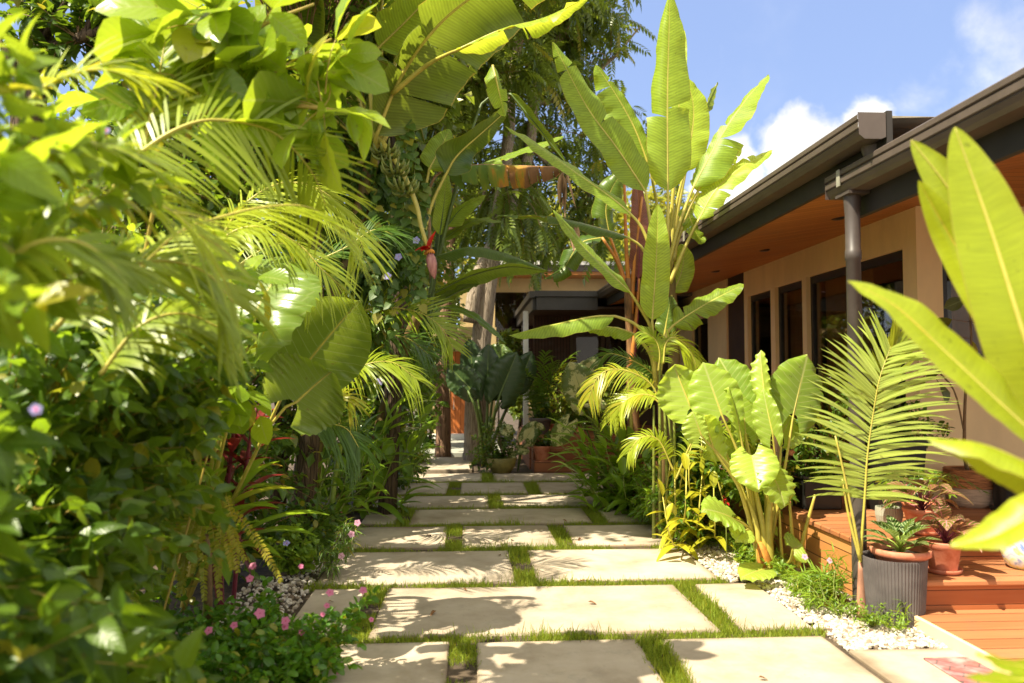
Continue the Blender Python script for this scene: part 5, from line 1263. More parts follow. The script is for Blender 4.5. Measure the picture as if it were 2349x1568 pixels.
tl(ADk, (*tf5(1200, 900), 13.0), (*tf5(1240, 790), 13.0), None, .6, (0, -.7, .7), ('taro_d', 'pet_d'), [db], petr=.03)
AV = T('variegated_taro', D(1390, 1150, 9.6)*1.0, 'tall cream marbled taro leaf behind the right ginger clump', 'taro')
AV.o.location.z = 0; AV.loc = Vector(AV.o.location)
vb = Vector((AV.loc.x, AV.loc.y, 0))
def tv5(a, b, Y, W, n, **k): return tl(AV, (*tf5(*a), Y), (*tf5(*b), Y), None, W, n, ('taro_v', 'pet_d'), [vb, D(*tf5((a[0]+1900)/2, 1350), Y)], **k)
tv5((1790, 1180), (1690, 900), 9.5, .50, (-.1, -.95, .25), tone=.9, wl=.9)
tv5((1820, 1190), (1960, 1200), 9.3, .3, (0, -.5, .85))
tv5((1850, 1000), (1760, 910), 9.8, .45, (.2, -.9, .3))
tv5((1680, 1330), (1560, 1490), 9.3, .28, (-.2, -.75, .5))
AS = T('variegated_taro', (.72, 11.85, 0), 'small cream and green marbled taro beside the olive bowl', 'taro')
sb = Vector((.74, 11.85, 0))
for a, b, W, n in (((1290, 1400), (1215, 1340), .26, (-.2, -.6, .8)), ((1390, 1440), (1470, 1310), .28, (.1, -.9, .4)), ((1420, 1440), (1440, 1490), .2, (.2, -.7, .6)), ((1310, 1520), (1270, 1560), .2, (-.2, -.7, .6)), ((1480, 1360), (1500, 1330), .2, (.4, -.7, .5)), ((1340, 1510), (1420, 1510), .28, (0, -.5, .9))):
    tl(AS, (*tf5(*a), 11.7), (*tf5(*b), 11.7), None, W, n, ('taro_v', 'pet_d'), [sb, D(*tf5(1360, 1510), 11.75)], petr=.012, tone=.8)
def E(u, v, Y, rx, ry, rz):
    p = D(u, v, Y); return (p.x, p.y, p.z, rx, ry, rz)
def t2p(cx, cy): return (1131.6+.2867*cx, 428+.2867*cy)
def bush(name, loc, label, cat, ells, nt_, nl, ll, tpl, mat, sm='twig', roots=None, group=None, **k):
    th = T(name, loc, label, cat, group); f, s = MB(), MB()
    grow(f, s, roots or [Vector(tuple(loc)) + Vector((0, 0, .05))], ells, nt_, nl, ll, tpl, **k)
    th.part('foliage', f, M[mat]); th.part('stem', s, M[sm]); return th

# ------------------------------------------------------------ trees
TR = T('forked_tree', (.12, 13.3, -.05), 'tall tree with a pale forked trunk and drooping dark feathery leaves', 'tree')
b = MB()
tk = spline([D(1093, 1075, 13.3), D(1090, 950, 13.3), D(1102, 800, 13.3), D(1118, 660, 13.3), D(1135, 560, 13.4), D(1165, 330, 13.7), D(1172, 221, 13.8), D(1189, 100, 14), D(1215, -60, 14)], 40)
b.tube(tk, np.interp(np.linspace(0, 1, 40), [0, .06, .3, .45, 1], [.24, .19, .165, .13, .07]), 14)
tk2 = spline([D(1078, 740, 13.15), D(1095, 640, 13.2), D(1130, 560, 13.5), D(1195, 420, 13.9), D(1220, 305, 14.1), D(1225, 190, 14.2), D(1278, 95, 14.3), D(1326, 16, 14.3), D(1380, -80, 14.3)], 36)
b.tube(tk2, np.linspace(.12, .07, 36), 12)
TR.part('trunk', b, M['barkp'])
b = MB()
for p in ([(1172, 260, 13.8), (1140, 180, 13.8), (1050, 200, 13.9), (1000, 260, 14)], [(1222, 240, 14.2), (1300, 220, 14.2), (1400, 140, 14.3), (1470, 60, 14.3)], [(1222, 250, 14.2), (1270, 150, 14.3), (1340, 215, 14.2), (1430, 235, 14.2)], [(1212, 330, 14), (1260, 380, 14.2), (1330, 420, 14.2), (1380, 500, 14.2)], [(1060, 280, 14), (1050, 230, 14), (1040, 150, 14)], [(1160, 380, 13.7), (1120, 420, 13.8), (1100, 480, 13.8)]):
    b.tube(spline(PT(p), 14), np.linspace(.05, .015, 14), 7)
TR.part('branch', b, M['barkp'])
f, s = MB(), MB()
ce = [E(1180, 20, 14.5, 1.5, 1.2, .7), E(1340, 40, 14.4, 1.1, .9, .6), E(1440, 60, 14.3, .5, .7, .35), E(1090, 170, 14.2, .7, .8, .8), E(1290, 180, 14.5, .8, .8, .7), E(1420, 235, 14.2, .55, .5, .22), E(1330, 330, 14.6, .75, .8, .75), E(1200, 350, 14.9, .7, .7, .8), E(1090, 330, 14.5, .5, .6, .6),
      E(1370, 430, 14.3, .6, .7, .6), E(1260, 480, 14.6, .8, .7, .6), E(1130, 470, 14.3, .6, .6, .7), E(1400, 530, 14.2, .35, .5, .4), E(1210, 570, 14.2, .7, .6, .35), E(1570, 320, 14.6, .3, .4, .12), E(1555, 395, 14.6, .3, .4, .2), E(1480, 300, 14.6, .35, .4, .3), E(1250, -150, 14.5, 2.4, 1.6, .8), E(1060, 190, 12.9, .9, .8, .8), E(1000, 60, 12.8, .9, .8, .8), E(960, 260, 12.9, .6, .7, .7), E(1150, 120, 12.4, 1.2, .9, .6), E(1195, 400, 13.0, .45, .4, .45), E(1215, 500, 13.0, .55, .4, .4), E(1130, 500, 12.9, .4, .4, .45), E(1330, -120, 12, 1.5, 1.2, .5), E(1150, -160, 10.8, 1.5, 1.2, .5)]  # some clumps added to shade the porch
rts = [Vector(tuple(q)) for q in list(tk[22::3])+list(tk2[16::3])] + PT([(1400, 140, 14.3), (1430, 235, 14.2), (1380, 500, 14.2), (1040, 230, 14), (1500, 350, 14.5)])
grow(f, s, rts+PT([(1040, 150, 13.2), (1000, 260, 13.3)]), ce, 800, 5, .46, L_PINN, twr=.010, droop=.55, jit=.35, shell=.2, opp=False, start=.25, lift=.0)
TR.part('crown', f, M['tree']); TR.part('twig', s, M['twig'])
BT = T('brown_tree', D(1016, 1052, 13.9), 'slim rough brown tree trunk standing at the path end beside grey planks', 'tree')
BT.o.location.z = -.03; BT.loc = Vector(BT.o.location)
b = MB(); tk = spline([D(1016, 1056, 13.9), D(1017, 960, 13.9), D(1014, 860, 13.9), D(1018, 760, 13.95), D(1032, 600, 14), D(1040, 420, 14)], 30)
b.tube(tk, np.interp(np.linspace(0, 1, 30), [0, .05, .2, .5, 1], [.155, .14, .125, .105, .06]), 14); BT.part('trunk', b, M['bark'])
b = MB(); V, F = ico(); b.add(V*np.array([.05, .05, .09])+np.array(D(1002, 940, 13.8)), F); BT.part('burl', b, M['bark'])
f, s = MB(), MB(); grow(f, s, [Vector(tuple(tk[-1])), Vector(tuple(tk[-8]))], [E(1000, 350, 14.2, .9, 1, .8), E(960, 200, 14.5, .9, 1, .9)], 120, 5, .4, L_PINN, twr=.01, droop=.5, shell=.2, opp=False); BT.part('crown', f, M['tree']); BT.part('twig', s, M['twig'])
LT = T('dark_tree', (-2.9, 5.4, 0), 'dark trunked tree at the upper left corner with sky showing through its thin crown', 'tree')
b = MB(); b.tube(spline([Vector((-3.0, 5.4, 0)), D(60, 400, 5.3), D(75, 130, 5.3), D(100, 30, 5.3), D(110, -60, 5.3)], 20), np.linspace(.14, .09, 20), 10)
for p in ([(80, 130, 5.3), (130, 40, 5.1), (165, -20, 5)], [(85, 110, 5.3), (180, 90, 5.0), (215, 30, 5), (240, -30, 5)], [(180, 90, 5), (260, 60, 4.9), (340, 30, 4.8)], [(70, 200, 5.3), (20, 130, 5.2), (-20, 60, 5.2)]): b.tube(spline(PT(p), 10), np.linspace(.035, .012, 10), 6)
LT.part('trunk', b, M['barkd'])
f, s = MB(), MB(); grow(f, s, PT([(75, 130, 5.3), (180, 90, 5), (260, 60, 4.9), (100, 0, 5.2)]), [E(60, 60, 5.3, .5, .5, .35), E(220, 40, 5, .4, .5, .3), E(340, 110, 5, .4, .4, .3), E(420, 20, 5.2, .5, .5, .3), E(150, 170, 5.2, .35, .4, .25)], 130, 9, .10, L_OVATE, twr=.005, droop=.3, shell=.1); LT.part('crown', f, M['shrub']); LT.part('twig', s, M['twig'])
# far sunny trees
for i, (u, v, Y, r, lab) in enumerate([(1330, 520, 27, (2.6, 2, 2.0), 'pale sunlit tree far behind between the forked trunk and the banana leaves'), (1520, 520, 24, (1.6, 1.6, 1.9), 'pale sunlit tree far behind rising over the house roof'), (1200, 560, 29, (2.2, 2, 1.6), 'hazy sunlit tree far behind the pale forked trunk')]):
    c = D(u, v, Y); th = T('far_tree', (c.x, c.y, 0), lab, 'tree', 'sunlit trees far behind')
    b = MB(); b.tube([(c.x, c.y, 0), (c.x+.1, c.y, c.z*.6), (c.x, c.y, c.z)], [.2, .15, .08], 8); th.part('trunk', b, M['barkp'])
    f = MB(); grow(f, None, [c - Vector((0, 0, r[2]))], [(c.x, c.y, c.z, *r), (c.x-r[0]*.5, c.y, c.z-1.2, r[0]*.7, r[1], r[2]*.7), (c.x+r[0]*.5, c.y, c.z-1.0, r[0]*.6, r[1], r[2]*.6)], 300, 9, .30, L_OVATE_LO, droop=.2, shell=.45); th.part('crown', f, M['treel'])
# leafy backdrop on the left
BK = [
 ('bright leafy bush at the right path edge under the sucker banana', [E(1530, 1150, 6.9, .2, .4, .22), E(1490, 1120, 7.6, .22, .5, .28), E(1575, 1165, 6.4, .16, .3, .2)], 150, .085, tpl_leaf(p_lance, 5, .3, .4, .34), 'ginger'),
 ('dark bush added to deepen the shade against the porch front behind the dark taro', [E(1190, 900, 14.3, .3, .3, .55), E(1175, 800, 15, .3, .4, .5)], 110, .13, L_OVATE_LO, 'tree'),  # foliage added to darken the porch recess
 ('dark leafy bush added to deepen the shade on the porch before the glass doors', [E(1290, 905, 13.6, .45, .3, .45), E(1370, 900, 13.2, .45, .3, .5)], 130, .11, L_OVATE_LO, 'tree'),  # bush added so the recess by the doors reads darker
 ('green leafy bush hiding the timber terrace behind the yellow stemmed palm', [E(1560, 1040, 7.6, .22, .7, .42), E(1610, 1000, 7.0, .2, .5, .5), E(1590, 1100, 6.7, .18, .4, .35)], 200, .10, L_OVATE, 'shrub'),
 ('green leafy bush between the taro leaves and the black trough', [E(1690, 1060, 6.35, .25, .3, .35), E(1760, 1100, 6.2, .25, .25, .28)], 120, .08, L_OVATE, 'hedge'),
 ('bushy tree added to shade the path between the vine and the broad leaves', [E(600, 340, 6.7, .6, .6, .45), E(720, 310, 6.7, .5, .6, .5), E(640, 200, 6.9, .6, .6, .45), E(780, 420, 7.3, .4, .5, .5), (-1.5, 5.6, 4.95, .6, .5, .3), (-.95, 6.4, 5.05, .5, .5, .3), (-1.3, 7.3, 5.2, .6, .6, .35)], 560, .11, L_OVATE_LO, 'shrub'),  # added tree, crown partly out of view, casts shade on the slabs
 ('high leafy tree added to shade the far slabs behind the largest banana leaves', [E(830, 190, 8.6, .8, .8, .7), E(930, 160, 8.8, .6, .7, .6), E(760, 60, 8.8, .7, .7, .6), E(1000, 40, 9.6, .8, .8, .6), E(860, 330, 9, .5, .6, .5), E(830, 150, 7.4, .5, .5, .45), E(940, 130, 7.5, .5, .5, .45), E(1000, 220, 7.9, .35, .5, .4), E(900, 40, 7.0, .6, .5, .4)], 620, .14, L_OVATE_LO, 'tree'),  # crown put in to shade the far rows
 ('shaded bush between the brown trunk and the far cream wall', [E(985, 930, 15.2, .35, .5, .9), E(975, 860, 15.6, .4, .5, .7)], 130, .15, L_OVATE_LO, 'shrub'),
 ('tall leafy tree filling the gap behind the arching palm fronds at left', [E(430, 420, 8.5, 1.2, .8, 1.0), E(560, 500, 9, 1.1, .8, 1.0), E(250, 600, 8, 1.2, .8, 1.0), E(400, 650, 8, 1.2, .8, .8)], 380, .16, L_OVATE_LO, 'shrub'),
 ('dark tree closing the view behind the slim brown trunk', [E(1010, 620, 19.5, 1.3, .8, 1.8), E(960, 760, 19, 1.4, .8, 1.6), E(1040, 420, 21, 1.6, 1, 2.0)], 320, .26, L_OVATE_LO, 'tree'),
 # label, ellipsoids, twigs, leaf length, template, material
 ('tall dark green tree rising behind the vine covered banana', [E(880, 120, 10.5, 1.3, 1, 1.3), E(800, 380, 10, 1.2, 1, 1.2), E(960, 330, 11, .8, .8, 1.2), E(990, 520, 12, .7, .8, .9)], 420, .17, L_OVATE_LO, 'tree'),
 ('dense green tree behind the broad leaves at upper left', [E(560, 180, 8.6, 1.2, .9, 1.0), E(660, 420, 8.6, 1.1, .8, 1.0), E(720, 60, 9, 1.0, .8, .8)], 420, .15, L_OVATE_LO, 'shrub'),
 ('leafy green tree behind the palm fronds at the far left', [E(250, 230, 6.6, .9, .8, .5), E(380, 400, 6.8, 1.0, .8, .9), E(180, 480, 6, .8, .7, .8), E(470, 250, 7.2, .8, .7, .6)], 260, .12, L_OVATE_LO, 'hedge'),
 ('shaded bush under the palm fronds left of the path', [E(560, 700, 7.2, 1.1, .7, .9), E(700, 800, 7.4, .8, .6, .7), E(600, 950, 6.6, .8, .6, .6)], 300, .12, L_OVATE_LO, 'shrub'),
 ('dark bush filling the bed below the mid path palms', [E(830, 900, 9.6, .8, .7, .8), E(930, 850, 10.4, .6, .6, .9), E(880, 1040, 9, .5, .6, .35), E(760, 1000, 8.2, .6, .5, .5)], 300, .11, L_OVATE_LO, 'shrub'),
 ('dark bush beside the slim brown trunk', [E(930, 930, 12.6, .6, .7, .9), E(960, 800, 13.4, .6, .7, 1.1), E(900, 700, 12.5, .9, .7, 1.3)], 260, .14, L_OVATE_LO, 'shrub'),
 ('dark bush far behind the brown trunk at the path end', [E(985, 700, 17, .9, .8, 1.6), E(930, 500, 16, 1.3, .9, 1.8)], 220, .2, L_OVATE_LO, 'tree'),
 ('shaded bush behind the dark red leaves left of the path', [E(420, 1000, 5.6, .7, .6, .7), E(500, 1180, 5.6, .5, .5, .5), E(620, 1150, 6.4, .5, .5, .4)], 200, .09, L_OVATE, 'shrub'),
 ('low dark bush at the left edge far behind the hedge', [E(100, 700, 5.0, .9, .7, .9), E(250, 900, 4.6, .8, .6, .8)], 220, .11, L_OVATE_LO, 'shrub'),
]
for i, (lab, el, n, ll, tp_, mt) in enumerate(BK):
    cx = np.mean([e[0] for e in el]); cy = np.mean([e[1] for e in el])
    tall = lab.split()[0] != 'low' and 'tree ' in lab.split('behind')[0]
    th = T('leafy_tree' if tall else 'leafy_bush', (cx, cy, -.04), lab, 'tree' if tall else 'bush')
    f, s = MB(), MB(); zt = max(e[2] for e in el)
    b = MB(); b.tube(spline([(cx, cy, -.05), (cx+.1, cy, zt*.4), (cx-.05, cy+.05, zt*.8)], 10), np.linspace(.10, .03, 10) if tall else np.linspace(.04, .015, 10), 8); th.part('trunk', b, M['barkd'])
    grow(f, s, [Vector((cx, cy, zt*k)) for k in (.1, .4, .75)], el, n, 9, ll, tp_, twr=.006, droop=.35, shell=.35, jit=.6)
    th.part('crown' if tall else 'foliage', f, M[mt]); th.part('twig' if tall else 'stem', s, M['twig'])

# ------------------------------------------------------------ vine over the left banana
VN = T('climbing_vine', (-.95, 6.95, 0), 'curtain of dark heart leaved climbing vine hanging over the left banana plant', 'vine')
f, s = MB(), MB()
grow(f, s, PT([(850, 400, 6.9), (850, 600, 6.9), (840, 800, 6.9)]), [E(830, 420, 6.95, .36, .4, .5), E(850, 560, 6.95, .42, .4, .5), E(920, 520, 6.8, .25, .3, .6), E(800, 600, 7.1, .3, .3, .5), E(900, 650, 7.0, .35, .35, .4), E(800, 760, 7.3, .4, .3, .4)], 330, 9, .085, L_HEART, twr=.003, droop=.9, jit=.35, shell=.5, opp=False, lift=-.5)
for u0, v0, v1, Y in ((938, 270, 620, 6.6), (955, 330, 700, 6.6), (975, 420, 640, 6.7), (920, 250, 560, 6.6), (900, 420, 760, 6.6), (865, 450, 720, 6.5)):
    C = spline(PT([(u0, v0, Y), (u0+rng.normal()*8, (v0+v1)/2, Y), (u0+rng.normal()*10, v1, Y)]), 22); s.tube(C, .003, 4)
    dd = unit(np.c_[rng.normal(size=22), -.6+rng.normal(size=22)*.3, -.9+0*rng.normal(size=22)]); X, Y_, Z = frames(dd, (0, -.8, .6)); f.inst(L_HEART, C, X, Y_, Z, rng.uniform(.06, .11, 22), rng.uniform(.4, 1, 22))
VN.part('foliage', f, M['vine']); VN.part('stem', s, M['stem'])
for u, v, Y in ((889, 634, 6.5), (955, 552, 6.5), (872, 875, 6.4), (914, 590, 6.6)): flower5(VN, D(u, v, Y), (-.1, -1, .2), .036, (M['violet'], M['throat']))

# ------------------------------------------------------------ palms on the left
def fr(th, pts, Y, ll, n, mat='palm', up=(0, 0, 1), pet=None, pm='pet_y', **k):
    return frond(th, PT(pts, Y), ll, n, (M[mat], M[pm]), up=up, pet=PT(pet, Y) if pet else None, **k)
pb = Vector((-1.75, 2.7, -.03)); P1 = T('areca_palm', pb, 'blurred yellow green palm nearest the viewer with fronds arching over the hedge', 'palm')
b = MB()
for dx in (-.1, .05, .14): b.tube(spline([pb+Vector((dx, .02*dx, 0)), pb+Vector((dx*1.5, .05, .6)), pb+Vector((dx*2.5, .1, 1.1))], 10), np.linspace(.03, .018, 10), 8)
P1.part('cane', b, M['pet_d'])
fr(P1, [(250, 450, 2.7), (312, 360, 2.7), (417, 292, 2.75), (509, 276, 2.8), (628, 305, 2.9), (713, 392, 3.0), (750, 480, 3.05)], None, .34, 48, mat='palm', up=(-.15, -1, .12), pet=[pb+Vector((0, 0, 1.1))] and None, lift=-15, droop=.22, wid=.012, start=.06, ang=62)
fr(P1, [(300, 640, 2.5), (400, 540, 2.6), (502, 500, 2.7), (611, 475, 2.8), (713, 478, 2.9), (800, 540, 3.0)], None, .34, 46, up=(-.1, -.5, .8), lift=-5, droop=.35, wid=.012, start=.06)
fr(P1, [(120, 560, 2.2), (200, 470, 2.2), (300, 450, 2.2), (400, 490, 2.25), (470, 560, 2.3)], None, .30, 40, up=(-.1, -.5, .8), lift=8, droop=.3, wid=.012, start=.06)
fr(P1, [(20, 420, 1.9), (110, 350, 1.9), (230, 330, 1.95), (330, 370, 2.0)], None, .26, 36, up=(-.2, -.5, .8), lift=8, droop=.3, wid=.012, start=.06)
fr(P1, [(40, 260, 2.2), (120, 190, 2.2), (220, 160, 2.2), (330, 180, 2.3)], None, .26, 34, up=(-.2, -.5, .8), lift=10, droop=.3, wid=.012, start=.06)
0 and fr(P1, [(250, 760, 2.6), (350, 640, 2.7), (460, 610, 2.8), (560, 650, 2.9)], None, .32, 40, up=(-.1, -.5, .8), lift=5, droop=.4, wid=.012, start=.06)
fr(P1, [(120, 760, 2.2), (240, 640, 2.25), (360, 600, 2.3), (470, 625, 2.35), (540, 700, 2.4)], None, .26, 44, up=(-.1, -.75, .65), lift=0, droop=.35, wid=.013, start=.06)
fr(P1, [(230, 860, 2.4), (320, 750, 2.45), (420, 720, 2.5), (520, 760, 2.55)], None, .24, 40, up=(-.1, -.75, .65), lift=0, droop=.4, wid=.013, start=.06)
fr(P1, [(-20, 640, 1.7), (80, 560, 1.7), (190, 560, 1.75), (280, 630, 1.8)], None, .2, 34, up=(-.1, -.75, .65), lift=0, droop=.35, wid=.013, start=.06)
fr(P1, [(330, 340, 2.9), (360, 200, 2.9), (380, 90, 2.95)], None, .30, 34, up=(.1, -.9, .2), lift=10, droop=.15, wid=.012, start=.06)
pb = Vector((-1.7, 4.3, -.03)); P2 = T('areca_palm', pb, 'drooping palm with long olive yellow fronds hanging above the taro leaves', 'palm')
b = MB()
for dx in (-.08, .08): b.tube(spline([pb+Vector((dx, 0, 0)), pb+Vector((dx*1.5, .05, .8)), D(480, 600, 4.2)], 10), np.linspace(.03, .015, 10), 8)
P2.part('cane', b, M['pet_d'])
fr(P2, [(480, 590, 4.1), (530, 535, 4.1), (600, 522, 4.1), (686, 562, 4.2), (740, 620, 4.2), (800, 672, 4.3)], None, .30, 64, up=(-.1, -.55, .8), lift=-5, droop=.4, wid=.012, start=.06)
fr(P2, [(500, 560, 4.6), (560, 470, 4.6), (650, 420, 4.7), (740, 440, 4.7), (810, 510, 4.8), (835, 580, 4.8)], None, .40, 58, up=(-.1, -.55, .8), lift=-5, droop=.35, wid=.012, start=.06)
fr(P2, [(620, 640, 5.2), (700, 610, 5.2), (790, 570, 5.2), (857, 528, 5.2), (905, 540, 5.2)], None, .36, 44, mat='palm_g', up=(-.1, -.5, .85), lift=10, droop=.3, wid=.012, start=.06)
fr(P2, [(480, 680, 5.2), (560, 600, 5.2), (640, 560, 5.3), (720, 580, 5.4)], None, .36, 46, mat='palm_g', up=(-.1, -.4, .9), lift=-10, droop=.6, wid=.012, start=.06)
pb = Vector((-1.35, 7.2, -.03)); P3 = T('areca_palm', pb, 'palm with arching fronds beside the hanging red banana flower', 'palm')
b = MB()
for dx in (-.1, .0, .1): b.tube(spline([pb+Vector((dx, 0, 0)), pb+Vector((dx*1.5, .05, .6)), pb+Vector((dx*2+.1, -.1, 1.2))], 10), np.linspace(.03, .016, 10), 8)
P3.part('cane', b, M['pet_g'])
fr(P3, [(760, 780, 7), (840, 712, 6.9), (943, 712, 6.8), (1008, 747, 6.8), (1040, 800, 6.8)], None, .34, 44, up=(-.05, -.75, .6), lift=18, droop=.18, wid=.017, pet=[(745, 900, 7.1)])
fr(P3, [(760, 910, 6.8), (793, 872, 6.6), (836, 838, 6.5), (900, 832, 6.5), (958, 872, 6.5)], None, .36, 42, up=(0, -.6, .75), lift=-5, droop=.4, wid=.017, pet=[(745, 980, 7)])
fr(P3, [(735, 960, 6.4), (760, 925, 6.2), (790, 905, 6.2), (812, 925, 6.2)], None, .26, 26, up=(0, -.6, .75), lift=0, droop=.4, wid=.017)
fr(P3, [(690, 1000, 6.2), (737, 975, 6.2), (793, 983, 6.2), (825, 1030, 6.2)], None, .34, 34, mat='palm_g', up=(0, -.6, .75), lift=-5, droop=.5, wid=.017)
fr(P3, [(790, 800, 8), (850, 770, 8), (930, 775, 8), (985, 815, 8)], None, .36, 40, mat='palm_g', up=(0, -.6, .8), lift=5, droop=.4, wid=.017)
fr(P3, [(720, 900, 7.4), (700, 800, 7.4), (720, 700, 7.5)], None, .36, 40, mat='palm_g', up=(.3, -.7, .5), droop=.3, wid=.017)
fr(P3, [(1230, 900, 12.9), (1250, 830, 12.9), (1290, 790, 12.8)], None, .4, 20, mat='palm_g', up=(0, -.6, .8), droop=.3) if False else None
PD = T('dark_palm', D(1235, 1040, 12.95)*1.0, 'thin dark palm in the shade of the porch in front of the slatted wall', 'palm'); PD.o.location.z = .5; PD.loc = Vector(PD.o.location)
for a in range(9):
    az = a*.72; d = np.array([cos(az)*.5, -.1-.2*abs(sin(az)), 0]); q = np.array(PD.loc)
    frond(PD, [q, q+d*.5+np.array([0, 0, .7+.1*(a % 3)]), q+d*1.3+np.array([0, 0, 1.0+.15*(a % 3)])], .34, 16, (M['palm_g'], M['pet_d']), droop=.4, wid=.03, start=.3)

# ------------------------------------------------------------ broad leaved shrub and the hedge in front
BS = T('broad_leaf_shrub', (-1.75, 3.2, 0), 'shrub with large bright round leaves at the top left, shining in the sun', 'shrub')
f, s = MB(), MB()
for p in ([Vector((-1.7, 3.2, 0)), D(330, 600, 3.1), (366, 326, 3.0), (440, 275, 3.0), (530, 234, 3.0), (645, 156, 3.1), (760, 90, 3.2)], [(430, 330, 3.0), (441, 237, 3), (470, 150, 3), (502, 60, 3)], [(530, 234, 3.0), (640, 240, 3), (740, 250, 3.05), (820, 260, 3.1)], [(370, 330, 3), (300, 200, 3), (300, 60, 3)], [(470, 150, 3), (600, 60, 3), (720, 10, 3.1)]):
    C = spline([q if isinstance(q, Vector) else D(*q) for q in p], 20); s.tube(C, np.linspace(.012, .005, 20), 6)
el = [E(620, 190, 3.05, .30, .25, .24), E(470, 110, 3.0, .30, .25, .22), E(740, 110, 3.15, .22, .2, .20), E(800, 230, 3.1, .09, .15, .18), E(700, 290, 3.0, .15, .15, .12), E(560, 20, 3.05, .3, .25, .15), E(330, 180, 2.9, .2, .2, .25), E(560, 330, 2.9, .2, .15, .1)]
grow(f, s, PT([(645, 156, 3.1), (502, 60, 3), (441, 237, 3), (740, 250, 3.05), (600, 60, 3), (530, 234, 3)]), el, 46, 4, .235, L_BIG, twr=.004, droop=.3, jit=.7, shell=.1, opp=False, up=(-.35, -.62, .70))
el2 = [E(560, 600, 3.6, .12, .12, .12), E(560, 830, 3.9, .12, .1, .1), E(500, 900, 3.8, .15, .15, .1), E(570, 960, 3.9, .14, .1, .08)]
grow(f, s, PT([(520, 720, 3.7), (520, 880, 3.8)]), el2, 14, 3, .19, L_BIG, twr=.004, droop=.3, jit=.8, shell=.2, opp=False)
s.tube(spline([Vector((-1.5, 3.8, 0)), D(500, 950, 3.8), D(530, 700, 3.7), D(560, 600, 3.6)], 12), .005, 6)
BS.part('foliage', f, M['bigleaf']); BS.part('stem', s, M['ytwig'])
for p in ([(822, 250, 3.1), (826, 300, 3.1), (834, 372, 3.05)], [(800, 260, 3.05), (805, 300, 3.05), (815, 330, 3.05)]):
    m = MB(); C = PT(p); strap(m, C[0], unit(np.array(C[-1]-C[0])), (C[-1]-C[0]).length, .075, .0, .9, 12, p_ovate, .9, (.3, .9, .1)); BS.part('wilted_leaf', m, M['bigleaf'])

def hedge(loc, label, el, n, ll, roots, fl, mat='hedge', **k):
    th = T('leafy_hedge', loc, label, 'hedge'); f, s = MB(), MB()
    for tp_, q, kk in ((L_OVATE, .5, 1.0), (L_ROUND, .2, .8), (tpl_leaf(p_lance, 5, .3, .4, .36), .3, 1.25)):
        grow(f, s, roots, el, int(n*q), 10, ll*kk, tp_, twr=.0036, droop=.45, jit=.6, shell=.45, up=(-.3, -.5, .8), **k)
    th.part('foliage', f, M[mat]); th.part('stem', s, M['ytwig'])
    for q in fl: flower5(th, D(*q), (.3, -.8, .4), .011, (M['violet'], M['throat']))
    return th
hedge((-1.2, 1.6, 0), 'large blurred green hedge filling the lower left foreground nearest the viewer', [(-1.02, 1.5, .40, .42, .5, .5), (-1.10, 1.55, .85, .42, .5, .42), (-1.30, 1.6, 1.2, .40, .5, .32), (-.92, 1.85, .55, .34, .45, .5), (-1.25, .55, .9, .32, .45, .9), (-1.35, .9, 1.3, .3, .4, .7)], 540, .09, [Vector((-1.3, 1.5, .1)), Vector((-1.25, 1.6, .6)), Vector((-1.4, 1.6, .9))], [(82, 940, 1.4)])  # last ellipsoids lie out of view, added to shade the lower hedge
hedge((-1.6, 2.6, 0), 'leafy hedge clump behind the nearest hedge, sunlit on top', [(-1.42, 2.5, .7, .45, .5, .55), (-1.55, 2.5, 1.15, .42, .5, .35), (-1.15, 2.5, .45, .35, .4, .4), (-1.35, 2.85, .95, .4, .4, .38)], 280, .085, [Vector((-1.6, 2.6, .1)), Vector((-1.55, 2.5, .7))], [])
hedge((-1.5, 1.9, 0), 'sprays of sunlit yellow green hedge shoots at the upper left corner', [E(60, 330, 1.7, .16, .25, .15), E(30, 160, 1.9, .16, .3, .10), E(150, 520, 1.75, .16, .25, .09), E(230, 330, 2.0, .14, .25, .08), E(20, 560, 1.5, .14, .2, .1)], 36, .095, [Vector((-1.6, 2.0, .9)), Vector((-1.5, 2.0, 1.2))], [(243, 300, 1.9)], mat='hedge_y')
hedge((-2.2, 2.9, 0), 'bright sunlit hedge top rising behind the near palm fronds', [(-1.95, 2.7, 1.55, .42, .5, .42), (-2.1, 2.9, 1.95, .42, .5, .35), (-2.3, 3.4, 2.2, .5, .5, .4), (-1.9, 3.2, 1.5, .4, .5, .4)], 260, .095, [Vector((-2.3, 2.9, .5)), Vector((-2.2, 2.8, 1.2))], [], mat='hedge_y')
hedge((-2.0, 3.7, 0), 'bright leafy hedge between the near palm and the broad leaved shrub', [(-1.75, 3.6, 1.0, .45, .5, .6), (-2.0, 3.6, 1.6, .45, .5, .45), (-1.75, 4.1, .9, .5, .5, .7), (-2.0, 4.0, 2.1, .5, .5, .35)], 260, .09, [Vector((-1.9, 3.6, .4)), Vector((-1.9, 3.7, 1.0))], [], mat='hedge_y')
hedge((-1.7, 3.1, 0), 'yellow green hedge growth left of the red cordyline', [E(430, 780, 3.2, .28, .3, .3), E(330, 950, 3.0, .28, .3, .3), E(440, 1010, 3.4, .2, .3, .28), E(300, 700, 2.9, .28, .3, .26), E(400, 1180, 3.2, .2, .25, .2), E(200, 800, 2.6, .25, .3, .3)], 170, .085, [Vector((-1.8, 3.1, .2)), Vector((-1.8, 3.1, .9))], [])
